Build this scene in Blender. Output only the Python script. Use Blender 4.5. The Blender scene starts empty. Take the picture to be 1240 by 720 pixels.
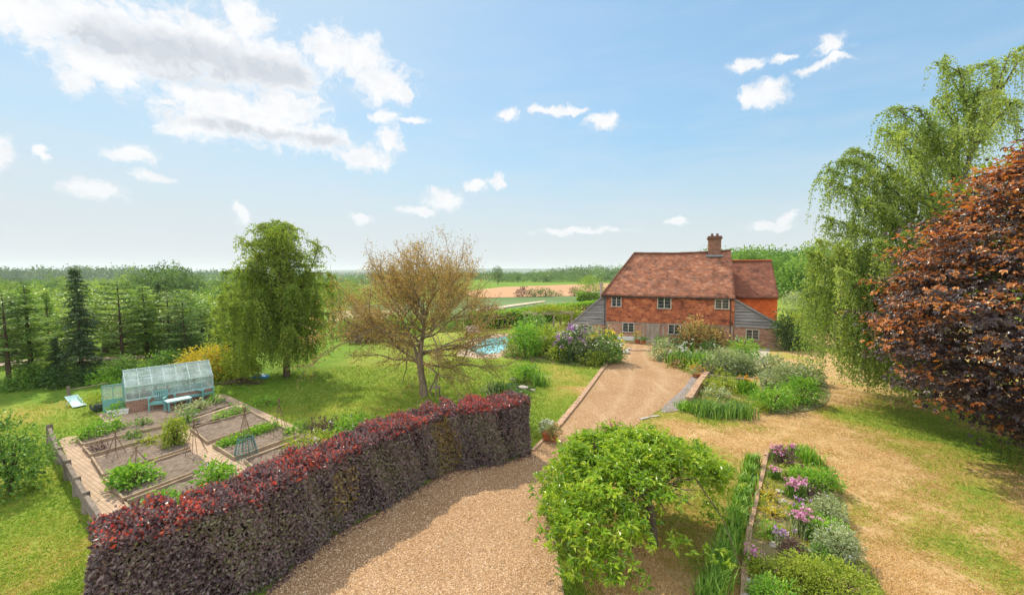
import bpy, math, random
import numpy as np
from mathutils import Vector, Matrix, Quaternion

PI = math.pi
R = math.radians
SC = bpy.context.scene
COL = SC.collection

# ------------------------------------------------------------------ camera
FPX, CAMH, PITCH = 520.0, 7.0, math.atan(30 / 520.0)
cam_data = bpy.data.cameras.new('camera')
cam_data.sensor_width = 36.0
cam_data.lens = FPX / 1240.0 * 36.0
cam_data.clip_start = 0.1
cam_data.clip_end = 30000.0
cam = bpy.data.objects.new('camera', cam_data)
COL.objects.link(cam)
cam.location = (0, 0, CAMH)
cam.rotation_euler = (PI / 2 - PITCH, 0, 0)
SC.camera = cam

# ------------------------------------------------------------------ light and exposure
SUN_AZ, SUN_EL = -34.0, 50.0            # degrees: azimuth from the view direction (negative = left), elevation
SUN_STRENGTH, SKY_STRENGTH, EXPOSURE = 2.85, 0.15, 0.95
sun_dir = Vector((math.sin(R(SUN_AZ)) * math.cos(R(SUN_EL)), math.cos(R(SUN_AZ)) * math.cos(R(SUN_EL)), math.sin(R(SUN_EL))))
sd = bpy.data.lights.new('sun', 'SUN')
sd.energy = SUN_STRENGTH
sd.angle = R(0.55)
sd.color = (1.0, 0.91, 0.75)
sun = bpy.data.objects.new('sun', sd)
COL.objects.link(sun)
sun.rotation_euler = sun_dir.to_track_quat('Z', 'Y').to_euler()
sun.location = (-20, 20, 40)
SC.view_settings.view_transform = 'Standard'
SC.view_settings.look = 'None'
SC.view_settings.exposure = EXPOSURE
SC.view_settings.gamma = 1.0
SC.view_settings.use_curve_mapping = False
SC.cycles.max_bounces = 6
SC.cycles.diffuse_bounces = 3
SC.cycles.transmission_bounces = 4
SC.cycles.transparent_max_bounces = 12
SC.cycles.volume_bounces = 1
SC.cycles.use_denoising = True
SC.cycles.caustics_reflective = False
SC.cycles.caustics_refractive = False

# ------------------------------------------------------------------ pixel <-> world helpers (1240 x 720 photograph)
CP, SP = math.cos(PITCH), math.sin(PITCH)
CAM = np.array([0.0, 0.0, CAMH])

def ray(px, py):
    a = (px - 620.0) / FPX
    b = -(py - 360.0) / FPX
    return np.array([a, CP + b * SP, -SP + b * CP])

def G(px, py, z=0.0):
    d = ray(px, py)
    return CAM + d * ((z - CAMH) / d[2])

def W(px, py, y):
    d = ray(px, py)
    return CAM + d * (y / d[1])

def smooth(a, b, x):
    t = np.clip((np.asarray(x, float) - a) / (b - a), 0, 1)
    return t * t * (3 - 2 * t)

# ------------------------------------------------------------------ node helpers
class N:
    def __init__(self, tree):
        self.t = tree
    def __call__(self, typ, **kw):
        n = self.t.nodes.new(typ)
        for k, v in kw.items():
            setattr(n, k, v)
        return n
    def link(self, a, b):
        self.t.links.new(a, b)
    def val(self, sock, v):
        if hasattr(v, 'is_output'):
            self.t.links.new(v, sock)
        else:
            sock.default_value = v
    def math(self, op, a, b=0.0, c=0.0, clamp=False):
        n = self('ShaderNodeMath', operation=op, use_clamp=clamp)
        self.val(n.inputs[0], a); self.val(n.inputs[1], b); self.val(n.inputs[2], c)
        return n.outputs[0]
    def vmath(self, op, a, b=None, c=None):
        n = self('ShaderNodeVectorMath', operation=op)
        self.val(n.inputs[0], a)
        if b is not None: self.val(n.inputs[1], b)
        if c is not None: self.val(n.inputs[2], c)
        return n
    def mix(self, fac, a, b, mode='MIX'):
        n = self('ShaderNodeMix', data_type='RGBA', blend_type=mode)
        self.val(n.inputs['Factor'], fac)
        self.val(n.inputs[6], a if hasattr(a, 'is_output') else (*a[:3], 1))
        self.val(n.inputs[7], b if hasattr(b, 'is_output') else (*b[:3], 1))
        return n.outputs[2]
    def noise(self, vec, scale, detail=4, rough=0.55, dist=0.0, col=False):
        n = self('ShaderNodeTexNoise')
        if vec is not None: self.link(vec, n.inputs['Vector'])
        n.inputs['Scale'].default_value = scale
        n.inputs['Detail'].default_value = detail
        n.inputs['Roughness'].default_value = rough
        n.inputs['Distortion'].default_value = dist
        return n.outputs['Color'] if col else n.outputs['Fac']
    def vor(self, vec, scale, feature='F1', out='Distance'):
        n = self('ShaderNodeTexVoronoi', feature=feature)
        if vec is not None: self.link(vec, n.inputs['Vector'])
        n.inputs['Scale'].default_value = scale
        return n.outputs[out]
    def ramp(self, fac, stops, interp='LINEAR'):
        n = self('ShaderNodeValToRGB')
        n.color_ramp.interpolation = interp
        e = n.color_ramp.elements
        while len(e) < len(stops): e.new(0.5)
        for i, (p, c) in enumerate(stops):
            e[i].position = p
            e[i].color = (*c, 1) if len(c) == 3 else c
        self.val(n.inputs['Fac'], fac)
        return n.outputs['Color']
    def remap(self, v, a, b, c=0.0, d=1.0, smoothstep=False):
        n = self('ShaderNodeMapRange', clamp=True)
        if smoothstep: n.interpolation_type = 'SMOOTHSTEP'
        self.val(n.inputs['Value'], v)
        for k, x in (('From Min', a), ('From Max', b), ('To Min', c), ('To Max', d)):
            n.inputs[k].default_value = x
        return n.outputs[0]
    def bump(self, height, strength=0.5, dist=0.02):
        n = self('ShaderNodeBump')
        n.inputs['Strength'].default_value = strength
        n.inputs['Distance'].default_value = dist
        self.link(height, n.inputs['Height'])
        return n.outputs['Normal']

# ------------------------------------------------------------------ the sky: Nishita with cumulus
world = bpy.data.worlds.new('World')
SC.world = world
world.use_nodes = True
wt = world.node_tree
wt.nodes.clear()
n = N(wt)
wout = n('ShaderNodeOutputWorld')
wbg = n('ShaderNodeBackground')
wbg.inputs['Strength'].default_value = SKY_STRENGTH
n.link(wbg.outputs[0], wout.inputs['Surface'])
sky = n('ShaderNodeTexSky')
sky.sky_type = 'NISHITA'
sky.sun_disc = False
sky.sun_elevation = R(SUN_EL)
sky.sun_rotation = R(SUN_AZ)
sky.altitude = 100
sky.air_density = 1.0
sky.dust_density = 0.7
sky.ozone_density = 1.3
tc = n('ShaderNodeTexCoord')
sep = n('ShaderNodeSeparateXYZ')
n.link(tc.outputs['Generated'], sep.inputs[0])
azn = n.math('ARCTAN2', sep.outputs[0], sep.outputs[1])
eln = n.math('ARCSINE', sep.outputs[2])
comb = n('ShaderNodeCombineXYZ')
n.link(azn, comb.inputs[0]); n.link(eln, comb.inputs[1])
cvec = comb.outputs[0]
def dirang(px, py):
    d = ray(px, py); d = d / np.linalg.norm(d)
    return math.atan2(d[0], d[1]), math.asin(d[2])
# domain warp so the outlines billow
wn1 = n.noise(cvec, 16.0, 8, 0.64, 0.0, col=True)
w1 = n.vmath('MULTIPLY_ADD', wn1, (0.085, 0.055, 0), (-0.0425, -0.0275, 0)).outputs[0]
wv = n.vmath('ADD', cvec, w1).outputs[0]
CLOUDS = [  # px, py, half width, half height: where cumulus stands in the sky
    (40, 12, 130, 42), (150, 50, 100, 48), (250, 60, 110, 46), (120, 78, 75, 26), (95, 102, 28, 16), (205, 66, 85, 40), (300, 78, 75, 34), (300, 25, 28, 30),
    (262, 84, 20, 16), (345, 88, 45, 30), (402, 62, 34, 32), (438, 72, 26, 32), (462, 98, 34, 28), (484, 110, 14, 18),
    (260, 118, 60, 20), (290, 143, 95, 32), (350, 132, 45, 22), (240, 152, 45, 20), (200, 120, 14, 6),
    (385, 168, 45, 17), (440, 190, 36, 15), (472, 168, 15, 16), (466, 142, 18, 10), (500, 148, 20, 6),
    (6, 192, 22, 28), (49, 183, 9, 10), (160, 187, 34, 10), (116, 230, 34, 12), (180, 213, 24, 8), (540, 241, 24, 13), (508, 254, 26, 6),
    (578, 224, 14, 8), (602, 217, 10, 8), (440, 263, 18, 7), (290, 258, 14, 12), (611, 138, 13, 9), (665, 136, 24, 6), (692, 133, 16, 6),
    (732, 146, 22, 11), (903, 81, 16, 10), (928, 111, 34, 14), (1006, 56, 28, 12), (988, 80, 22, 8), (1012, 72, 20, 7), (950, 69, 18, 6),
    (935, 273, 28, 7), (958, 264, 12, 8), (700, 280, 60, 5), (820, 266, 12, 5)]
mn = None
for (px, py, hw, hh) in CLOUDS:
    a0, e0 = dirang(px, py)
    a1, _ = dirang(px + hw, py); _, e1 = dirang(px, py - hh)
    sx, sy = 1 / abs(a1 - a0), 1 / abs(e1 - e0)
    q = n.vmath('MULTIPLY_ADD', wv, (sx, sy, 0), (-a0 * sx, -e0 * sy, 0)).outputs[0]
    ln = n.vmath('LENGTH', q).outputs['Value']
    mn = ln if mn is None else n.math('MINIMUM', mn, ln)
dens0 = n.math('SUBTRACT', 1.42, mn)
fine = n.noise(wv, 42.0, 9, 0.68)
big = n.noise(cvec, 9.0, 3, 0.5)
dens = n.math('ADD', dens0, n.math('MULTIPLY', n.math('SUBTRACT', fine, 0.53), 2.1))
dens = n.math('ADD', dens, n.math('MULTIPLY', n.math('SUBTRACT', big, 0.5), 0.8))
alpha = n.math('MULTIPLY', n.remap(dens, 0.04, 0.85, 0, 1, True), 0.96)
# thin veil of high cirrus and horizon haze banks
cir = n.noise(n.vmath('MULTIPLY', cvec, (3.0, 14.0, 1)).outputs[0], 1.6, 5, 0.6, 0.4)
veil = n.math('MULTIPLY', n.remap(cir, 0.42, 0.78, 0, 0.5), n.remap(eln, 0.55, 0.02, 0.12, 1.0))
left_veil = n.remap(azn, 0.35, -0.75, 0.0, 0.34)
veil = n.math('ADD', veil, n.math('MULTIPLY', left_veil, n.remap(eln, 0.5, 0.05, 0.1, 1.0)), clamp=True)
GREY = [(225, 70, 120, 30), (330, 88, 60, 26), (120, 52, 60, 22), (300, 158, 90, 9), (395, 172, 34, 10), (240, 97, 100, 9)]
gm = None
for (px, py, hw, hh) in GREY:
    a0, e0 = dirang(px, py)
    a1, _ = dirang(px + hw, py); _, e1 = dirang(px, py - hh)
    sx, sy = 1 / abs(a1 - a0), 1 / abs(e1 - e0)
    q = n.vmath('MULTIPLY_ADD', wv, (sx, sy, 0), (-a0 * sx, -e0 * sy, 0)).outputs[0]
    ln = n.vmath('LENGTH', q).outputs['Value']
    gm = ln if gm is None else n.math('MINIMUM', gm, ln)
greyf = n.math('MULTIPLY', n.remap(gm, 1.25, 0.3, 0, 1, True), n.remap(dens, 0.35, 1.0, 0, 1))
mott = n.noise(wv, 26.0, 7, 0.62)
greyf = n.math('ADD', n.math('MULTIPLY', greyf, 0.9), n.remap(mott, 0.44, 0.68, 0, 0.30), clamp=True)
CL = 0.53 / SKY_STRENGTH
ccol = n.mix(greyf, (0.98 * CL, 0.98 * CL, 0.99 * CL), (0.64 * CL, 0.68 * CL, 0.74 * CL))
lum = n.vmath('DOT_PRODUCT', sky.outputs[0], (0.3, 0.5, 0.2)).outputs['Value']
scl = n.math('DIVIDE', 1.0, n.math('MULTIPLY_ADD', lum, 0.19, 0.55))
skyc = n.vmath('MULTIPLY', n.vmath('SCALE', sky.outputs[0]).outputs[0], (0.66, 0.75, 0.685)).outputs[0]
n.link(scl, skyc.node.inputs[0].links[0].from_node.inputs['Scale'])
c1 = n.mix(veil, skyc, (0.72 * CL, 0.77 * CL, 0.84 * CL))
c2 = n.mix(alpha, c1, ccol)
# low horizon paleness, and bright fill light added out of view overhead and behind
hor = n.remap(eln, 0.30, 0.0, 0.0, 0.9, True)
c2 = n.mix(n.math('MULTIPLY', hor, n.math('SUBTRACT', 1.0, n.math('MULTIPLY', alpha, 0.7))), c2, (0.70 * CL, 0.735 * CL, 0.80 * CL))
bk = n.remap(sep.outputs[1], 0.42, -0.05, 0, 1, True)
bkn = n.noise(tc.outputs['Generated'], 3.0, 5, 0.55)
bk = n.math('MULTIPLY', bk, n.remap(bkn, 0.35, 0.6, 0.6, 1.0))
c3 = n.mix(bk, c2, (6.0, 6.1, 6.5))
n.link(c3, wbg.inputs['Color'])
world.cycles.sampling_method = 'MANUAL'
world.cycles.sample_map_resolution = 512

# ------------------------------------------------------------------ scene-tree helpers
def tag(o, label=None, cat=None, group=None, kind=None):
    if label: o['label'] = label
    if cat: o['category'] = cat
    if group: o['group'] = group
    if kind: o['kind'] = kind
    return o

def thing(name, label, cat, loc=(0, 0, 0), rz=0.0, group=None):
    o = bpy.data.objects.new(name, None)
    COL.objects.link(o)
    o.location = tuple(float(c) for c in loc)
    o.rotation_euler = (0, 0, rz)
    o.empty_display_size = 0.3
    return tag(o, label, cat, group)

def dup(root, loc, rz=0.0, scale=None, label=None, group=None):
    def cp(o, parent):
        c = o.copy(); COL.objects.link(c)
        if parent is not None: c.parent = parent
        for ch in list(o.children): cp(ch, c)
        return c
    r = cp(root, None)
    r.location = tuple(float(c) for c in loc); r.rotation_euler = (0, 0, rz)
    if scale is not None: r.scale = scale if hasattr(scale, '__len__') else (scale,) * 3
    if label: r['label'] = label
    if group: r['group'] = group
    return r

def link_mesh(name, me, mat, parent=None, loc=None):
    o = bpy.data.objects.new(name, me)
    COL.objects.link(o)
    if mat is not None: me.materials.append(mat)
    if parent is not None: o.parent = parent
    if loc is not None: o.location = tuple(float(c) for c in loc)
    return o

def np_mesh(name, V, F, mat, parent=None, tint=None, loc=None, smoothf=False, vattr=None, uv=None):
    V = np.asarray(V, np.float32); F = np.asarray(F, np.int32)
    me = bpy.data.meshes.new(name)
    k = F.shape[1]
    me.vertices.add(len(V)); me.vertices.foreach_set('co', V.ravel())
    me.loops.add(F.size); me.loops.foreach_set('vertex_index', F.ravel())
    me.polygons.add(len(F))
    me.polygons.foreach_set('loop_start', np.arange(0, F.size, k, dtype=np.int32))
    me.polygons.foreach_set('loop_total', np.full(len(F), k, np.int32))
    me.polygons.foreach_set('use_smooth', np.full(len(F), bool(smoothf)))
    me.update(calc_edges=True)
    if tint is not None:
        a = me.attributes.new('tint', 'FLOAT', 'FACE')
        a.data.foreach_set('value', np.asarray(tint, np.float32))
    if vattr:
        for kk, arr in vattr.items():
            a = me.attributes.new(kk, 'FLOAT', 'POINT')
            a.data.foreach_set('value', np.asarray(arr, np.float32))
    if uv is not None:
        l = me.uv_layers.new(name='UVMap')
        l.data.foreach_set('uv', np.asarray(uv, np.float32)[F.ravel()].ravel())
    return link_mesh(name, me, mat, parent, loc)

class MB:
    """collects boxes, beams, tubes, lathes; build() links them as one mesh object"""
    def __init__(self):
        self.v = []; self.f = []
    def add(self, vs, fs):
        o = len(self.v)
        self.v += [tuple(float(c) for c in p) for p in vs]
        self.f += [tuple(i + o for i in q) for q in fs]
        return self
    def hexa(self, p):      # 8 corners: bottom 4 then top 4
        return self.add(p, [(3, 2, 1, 0), (4, 5, 6, 7), (0, 1, 5, 4), (1, 2, 6, 5), (2, 3, 7, 6), (3, 0, 4, 7)])
    def box(self, x0, x1, y0, y1, z0, z1):
        return self.hexa([(x0, y0, z0), (x1, y0, z0), (x1, y1, z0), (x0, y1, z0), (x0, y0, z1), (x1, y0, z1), (x1, y1, z1), (x0, y1, z1)])
    def beam(self, p0, p1, w, h, up=(0, 0, 1)):
        p0, p1, up = Vector(p0), Vector(p1), Vector(up)
        d = (p1 - p0).normalized()
        if abs(d.dot(up)) > 0.98: up = Vector((0, 1, 0))
        s = d.cross(up).normalized() * (w / 2); t = s.cross(d).normalized() * (h / 2)
        c = []
        for p in (p0, p1):
            c.append([p - s - t, p + s - t, p + s + t, p - s + t])
        a, b = c
        return self.add(a + b, [(3, 2, 1, 0), (4, 5, 6, 7), (0, 1, 5, 4), (1, 2, 6, 5), (2, 3, 7, 6), (3, 0, 4, 7)])
    def tube(self, pts, rads, n=6, cap=True):
        pts = [Vector(p) for p in pts]
        if not hasattr(rads, '__len__'): rads = [rads] * len(pts)
        vs = []; fs = []
        for i, p in enumerate(pts):
            d = (pts[min(i + 1, len(pts) - 1)] - pts[max(i - 1, 0)])
            if d.length < 1e-9: d = Vector((0, 0, 1))
            d.normalize()
            ref = Vector((1, 0, 0)) if abs(d.x) < 0.8 else Vector((0, 1, 0))
            a = d.cross(ref).normalized(); b = d.cross(a)
            for k in range(n):
                th = 2 * PI * k / n
                vs.append(p + (a * math.cos(th) + b * math.sin(th)) * rads[i])
        for i in range(len(pts) - 1):
            for k in range(n):
                fs.append((i * n + k, i * n + (k + 1) % n, (i + 1) * n + (k + 1) % n, (i + 1) * n + k))
        if cap:
            fs.append(tuple(range(n))[::-1]); fs.append(tuple((len(pts) - 1) * n + k for k in range(n)))
        return self.add(vs, fs)
    def lathe(self, c, prof, n=16):
        vs = []; fs = []
        for (r, z) in prof:
            for k in range(n):
                th = 2 * PI * k / n
                vs.append((c[0] + r * math.cos(th), c[1] + r * math.sin(th), c[2] + z))
        for i in range(len(prof) - 1):
            for k in range(n):
                fs.append((i * n + k, i * n + (k + 1) % n, (i + 1) * n + (k + 1) % n, (i + 1) * n + k))
        fs.append(tuple(range(n))[::-1]); fs.append(tuple((len(prof) - 1) * n + k for k in range(n)))
        return self.add(vs, fs)
    def poly(self, pts):
        return self.add(pts, [tuple(range(len(pts)))])
    def slab(self, poly, z0, z1):       # vertical prism over a plan polygon
        m = len(poly)
        vs = [(p[0], p[1], z0) for p in poly] + [(p[0], p[1], z1) for p in poly]
        fs = [tuple(range(m))[::-1], tuple(range(m, 2 * m))] + [(i, (i + 1) % m, m + (i + 1) % m, m + i) for i in range(m)]
        return self.add(vs, fs)
    def build(self, name, mat, parent=None, loc=None, smoothf=False, bevel=0.0, origin=None):
        me = bpy.data.meshes.new(name)
        vs = self.v
        if origin is not None:
            vs = [(p[0] - origin[0], p[1] - origin[1], p[2] - origin[2]) for p in vs]
        me.from_pydata(vs, [], self.f)
        me.update()
        import bmesh
        bm = bmesh.new(); bm.from_mesh(me)
        bmesh.ops.recalc_face_normals(bm, faces=bm.faces)
        bm.to_mesh(me); bm.free()
        if smoothf:
            me.polygons.foreach_set('use_smooth', [True] * len(me.polygons))
        o = link_mesh(name, me, mat, parent, loc)
        if bevel:
            b = o.modifiers.new('bevel', 'BEVEL'); b.width = bevel; b.segments = 2; b.limit_method = 'ANGLE'
        return o

# ------------------------------------------------------------------ materials
MATS = {}
def newmat(name):
    m = bpy.data.materials.new(name); m.use_nodes = True
    m.node_tree.nodes.clear()
    nn = N(m.node_tree)
    out = nn('ShaderNodeOutputMaterial')
    return m, nn, out

def pbsdf(nn, out, col, rough=0.8, spec=0.3, normal=None, metallic=0.0):
    b = nn('ShaderNodeBsdfPrincipled')
    nn.val(b.inputs['Base Color'], col if hasattr(col, 'is_output') else (*col[:3], 1))
    nn.val(b.inputs['Roughness'], rough)
    b.inputs['Specular IOR Level'].default_value = spec
    b.inputs['Metallic'].default_value = metallic
    if normal is not None: nn.link(normal, b.inputs['Normal'])
    if out is not None: nn.link(b.outputs[0], out.inputs['Surface'])
    return b

def leafmat(name, cols, transl=0.35, rough=0.45, spec=0.35, warm=(1.25, 1.2, 0.6)):
    """cols: dark .. light leaf colours spread over the leaves at random"""
    m, nn, out = newmat(name)
    at = nn('ShaderNodeAttribute', attribute_name='tint')
    k = len(cols)
    c = nn.ramp(at.outputs['Fac'], [(i / (k - 1), cols[i]) for i in range(k)])
    b = pbsdf(nn, None, c, rough, spec)
    t = nn('ShaderNodeBsdfTranslucent')
    nn.link(nn.mix(1.0, c, warm, 'MULTIPLY'), t.inputs['Color'])
    mx = nn('ShaderNodeMixShader'); mx.inputs[0].default_value = transl
    nn.link(b.outputs[0], mx.inputs[1]); nn.link(t.outputs[0], mx.inputs[2])
    nn.link(mx.outputs[0], out.inputs['Surface'])
    return m

def plain(name, col, rough=0.7, spec=0.3, var=0.25, scale=6.0, bump=0.0, metallic=0.0, col2=None, stretch=(1, 1, 1)):
    m, nn, out = newmat(name)
    tcn = nn('ShaderNodeTexCoord')
    v = nn.vmath('MULTIPLY', tcn.outputs['Object'], stretch).outputs[0]
    f = nn.noise(v, scale, 5, 0.6)
    f2 = nn.remap(f, 0.3, 0.7)
    if col2 is None:
        col2 = tuple(min(1, c * (1 + var)) for c in col); a = tuple(c * (1 - var) for c in col)
    else:
        a = col
    c = nn.mix(f2, a, col2)
    nrm = nn.bump(nn.noise(v, scale * 4, 4, 0.6), bump, 0.02) if bump else None
    pbsdf(nn, out, c, rough, spec, nrm, metallic)
    return m

BARK = plain('bark', (0.10, 0.075, 0.05), 0.9, 0.1, 0.4, 9, 0.6, stretch=(1, 1, 0.25))
BARK_PALE = plain('birch_bark', (0.13, 0.12, 0.10), 0.8, 0.2, 0.6, 7, 0.4, stretch=(1, 1, 0.5))
BARK_LICHEN = plain('lichen_bark', (0.22, 0.17, 0.115), 0.9, 0.1, 0.45, 6, 0.6, stretch=(1, 1, 0.3))
OLDWOOD = plain('weathered_wood', (0.20, 0.165, 0.13), 0.9, 0.1, 0.35, 7, 0.5, stretch=(1, 1, 0.3))
BOARDWOOD = plain('bed_board_wood', (0.33, 0.25, 0.17), 0.9, 0.1, 0.3, 5, 0.4)
TEAL = plain('teal_paint', (0.16, 0.36, 0.33), 0.55, 0.4, 0.12, 9)
TEAL_DARK = plain('dark_teal_paint', (0.08, 0.25, 0.24), 0.55, 0.4, 0.15, 9)
TERRACOTTA = plain('terracotta', (0.45, 0.14, 0.06), 0.8, 0.2, 0.25, 12, 0.2)
WHITE = plain('white_paint', (0.72, 0.72, 0.70), 0.6, 0.3, 0.12, 4)
STONE = plain('pale_stone', (0.42, 0.37, 0.31), 0.9, 0.15, 0.35, 5, 0.6)
SOILM = plain('soil', (0.115, 0.085, 0.062), 0.95, 0.05, 0.5, 8, 1.0, col2=(0.26, 0.205, 0.16))
CANE = plain('cane', (0.20, 0.13, 0.08), 0.8, 0.2, 0.3, 6)
DARKPOT = plain('dark_pot', (0.06, 0.075, 0.07), 0.7, 0.3, 0.3, 6)
LEADGREY = plain('lead', (0.22, 0.24, 0.26), 0.5, 0.4, 0.2, 6)
# ------------------------------------------------------------------ terrain
def terr(x, y):
    x = np.asarray(x, float); y = np.asarray(y, float)
    a = x / np.maximum(y, 1.0)
    left = smooth(-0.16, -0.62, a)
    h = -8.5 * left * smooth(33, 90, y)
    h = h - 3.0 * smooth(-0.1, -0.5, a) * smooth(90, 220, y)
    r = np.hypot(x, y)
    h = h + 3.0 * smooth(0.45, 0.7, a) * smooth(55, 130, y)       # rises gently to the right behind the house
    h = h - 14.0 * smooth(700, 2500, r)
    return h

def T(x, y):
    return float(terr(x, y))

def axis(lim_a, lim_b, step, far, grow=1.35):
    c = list(np.arange(lim_a, lim_b + 1e-6, step))
    s, p = step, c[-1]
    while p < far:
        s *= grow; p += s; c.append(min(p, far))
    s, p = step, c[0]
    while p > -far:
        s *= grow; p -= s; c.insert(0, max(p, -far))
    return np.array(c)

def gauss(X, Y, px, py, rx, ry=None):
    c = G(px, py); ry = ry or rx
    return np.exp(-(((X - c[0]) / rx) ** 2 + ((Y - c[1]) / ry) ** 2))

xs = axis(-30, 30, 0.4, 8000.0); ys = axis(2, 62, 0.4, 8000.0)
X, Y = np.meshgrid(xs, ys)
Z = terr(X, Y)
nx, ny = len(xs), len(ys)
V = np.stack([X.ravel(), Y.ravel(), Z.ravel()], 1)
ii = np.arange(nx * ny).reshape(ny, nx)
F = np.stack([ii[:-1, :-1].ravel(), ii[:-1, 1:].ravel(), ii[1:, 1:].ravel(), ii[1:, :-1].ravel()], 1)
# how parched the turf is (drought-bleached lawn on the right of the drive, greener beds and shade-side on the left)
a = X / np.maximum(Y, 1)
dry = 0.17 + 0.57 * smooth(0.13, 0.30, a) * (Y < 60) + 0.35 * smooth(1.5, 4.0, X) * (Y < 26)
dry = np.clip(dry, 0, 0.80)
for (px, py, rr, w) in [(1010, 520, 3.0, .12), (1060, 620, 2.0, .12), (960, 560, 1.3, .12), (1100, 680, 1.6, .1), (880, 545, 1.3, .12), (830, 520, 1.2, .05),
                        (1190, 690, 1.2, -.38), (1170, 590, 1.3, -.25), (1090, 520, 2.5, -.26), (1220, 560, 2.5, -.3), (1000, 700, .6, -.1), (940, 430, 3.0, -.25), (1130, 560, 1.1, -.2),
                        (870, 510, 1.0, -.28), (690, 455, 3.0, .12), (660, 430, 5, .06), (60, 690, 1.0, .22), (40, 610, .8, .1), (150, 560, 1.5, 0), (600, 500, 2.4, -.3), (430, 520, 2, -.12),
                        (380, 470, 3.0, -.3), (660, 500, 1.6, .08), (40, 500, 3, .03), (110, 490, 2.5, .12), (30, 560, 2, -.12), (60, 620, 1.2, -.08), (670, 480, 1.5, .1)]:
    dry += w * gauss(X, Y, px, py, rr, rr * 1.3)
def vnoise(x, y, scale, seed, octs=4, gain=.55):
    rr_ = np.random.default_rng(seed); L_ = rr_.random((64, 64)); out_ = np.zeros_like(x, float); amp = 1.0; tot = 0.0
    for o_ in range(octs):
        u_ = x / scale * 2 ** o_ + 17.3 * o_; v_ = y / scale * 2 ** o_ + 9.1 * o_
        i_ = np.floor(u_).astype(int); j_ = np.floor(v_).astype(int); fu = u_ - i_; fv = v_ - j_
        fu = fu * fu * (3 - 2 * fu); fv = fv * fv * (3 - 2 * fv)
        g_ = lambda a_, b_: L_[a_ % 64, b_ % 64]
        out_ += amp * ((g_(i_, j_) * (1 - fu) + g_(i_ + 1, j_) * fu) * (1 - fv) + (g_(i_, j_ + 1) * (1 - fu) + g_(i_ + 1, j_ + 1) * fu) * fv)
        tot += amp; amp *= gain
    return out_ / tot - .5
near_ = (np.abs(X) < 40) & (Y < 70)
dry = dry + near_ * 1.35 * vnoise(X + .5 * np.sin(Y * .7), Y * .8, 3.4, 5, 4) * np.where(a > .1, 1.15, .75)
mead = smooth(-0.60, -0.80, a) * 0 + smooth(21.0, 23.5, Y + 0.10 * (X + 25)) * smooth(-12, -15, X)
mead = np.maximum(mead, smooth(75, 110, Y))
field = np.zeros_like(X)

def ground_material():
    m, nn, out = newmat('turf')
    tcn = nn('ShaderNodeTexCoord'); ob = tcn.outputs['Object']
    dryn = nn('ShaderNodeAttribute', attribute_name='dry').outputs['Fac']
    mdn = nn('ShaderNodeAttribute', attribute_name='mead').outputs['Fac']
    big = nn.noise(ob, 0.35, 4, 0.55, 0.6)
    mid = nn.noise(nn.vmath('MULTIPLY', ob, (1.0, 1.7, 1)).outputs[0], 1.15, 6, 0.62, 1.2)
    fine = nn.noise(ob, 9.0, 5, 0.7)
    vfine = nn.noise(nn.vmath('MULTIPLY', ob, (1.0, 0.55, 1)).outputs[0], 46.0, 3, 0.7)
    blot = nn.noise(nn.vmath('MULTIPLY', ob, (1.0, 1.5, 1)).outputs[0], 3.2, 6, 0.72, 0.8)
    grn = nn.mix(nn.remap(big, 0.35, 0.65), (0.145, 0.250, 0.028), (0.255, 0.330, 0.048))
    grn = nn.mix(nn.remap(fine, 0.35, 0.75, 0, 0.7), grn, (0.31, 0.29, 0.06))
    straw = nn.mix(nn.remap(nn.noise(ob, 0.9, 6, 0.66, 0.9), 0.36, 0.64), (0.35, 0.195, 0.070), (0.56, 0.355, 0.165))
    straw = nn.mix(nn.remap(fine, 0.38, 0.66, 0, 0.65), straw, (0.68, 0.48, 0.26))
    straw = nn.mix(nn.remap(blot, 0.52, 0.66, 0, 0.75), straw, (0.30, 0.21, 0.05))
    straw = nn.mix(nn.remap(nn.noise(nn.vmath('MULTIPLY', ob, (1.0, 1.6, 1)).outputs[0], 2.1, 6, 0.7, 1.0), 0.54, 0.66, 0, 0.8), straw, (0.66, 0.47, 0.27))
    d = nn.math('ADD', dryn, nn.math('MULTIPLY', nn.math('SUBTRACT', mid, 0.5), 0.8))
    d = nn.math('ADD', d, nn.math('MULTIPLY', nn.math('SUBTRACT', vfine, 0.5), 0.6))
    d = nn.math('ADD', d, nn.math('MULTIPLY', nn.math('SUBTRACT', blot, 0.5), 0.75))
    d = nn.math('ADD', d, nn.math('MULTIPLY', nn.math('SUBTRACT', big, 0.5), 0.25))
    olive = nn.mix(nn.remap(fine, 0.3, 0.7), (0.28, 0.265, 0.048), (0.42, 0.355, 0.095))
    c = nn.mix(nn.remap(d, 0.30, 0.50, 0, 1, True), grn, olive)
    c = nn.mix(nn.remap(d, 0.55, 0.74, 0, 1, True), c, straw)
    mw = nn.mix(nn.remap(mid, 0.35, 0.65), (0.08, 0.19, 0.018), (0.19, 0.29, 0.035))
    mw = nn.mix(nn.remap(blot, 0.45, 0.7, 0, 0.6), mw, (0.26, 0.30, 0.06))
    c = nn.mix(nn.math('ADD', mdn, nn.math('MULTIPLY', nn.math('SUBTRACT', fine, 0.5), 0.35), clamp=True), c, mw)
    c = nn.mix(nn.remap(vfine, 0.30, 0.72, 0.0, 0.55), c, nn.mix(1.0, c, (0.55, 0.58, 0.5), 'MULTIPLY'))
    hgt = nn.math('ADD', vfine, nn.math('MULTIPLY', fine, 1.5))
    pbsdf(nn, out, c, 0.95, 0.08, nn.bump(hgt, 0.9, 0.035))
    return m
TURF = ground_material()
g = np_mesh('ground', V, F, TURF, vattr={'dry': np.clip(dry, 0, 1.2).ravel(), 'mead': np.clip(mead, 0, 1).ravel()}, smoothf=True)
tag(g, kind='structure')

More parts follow.
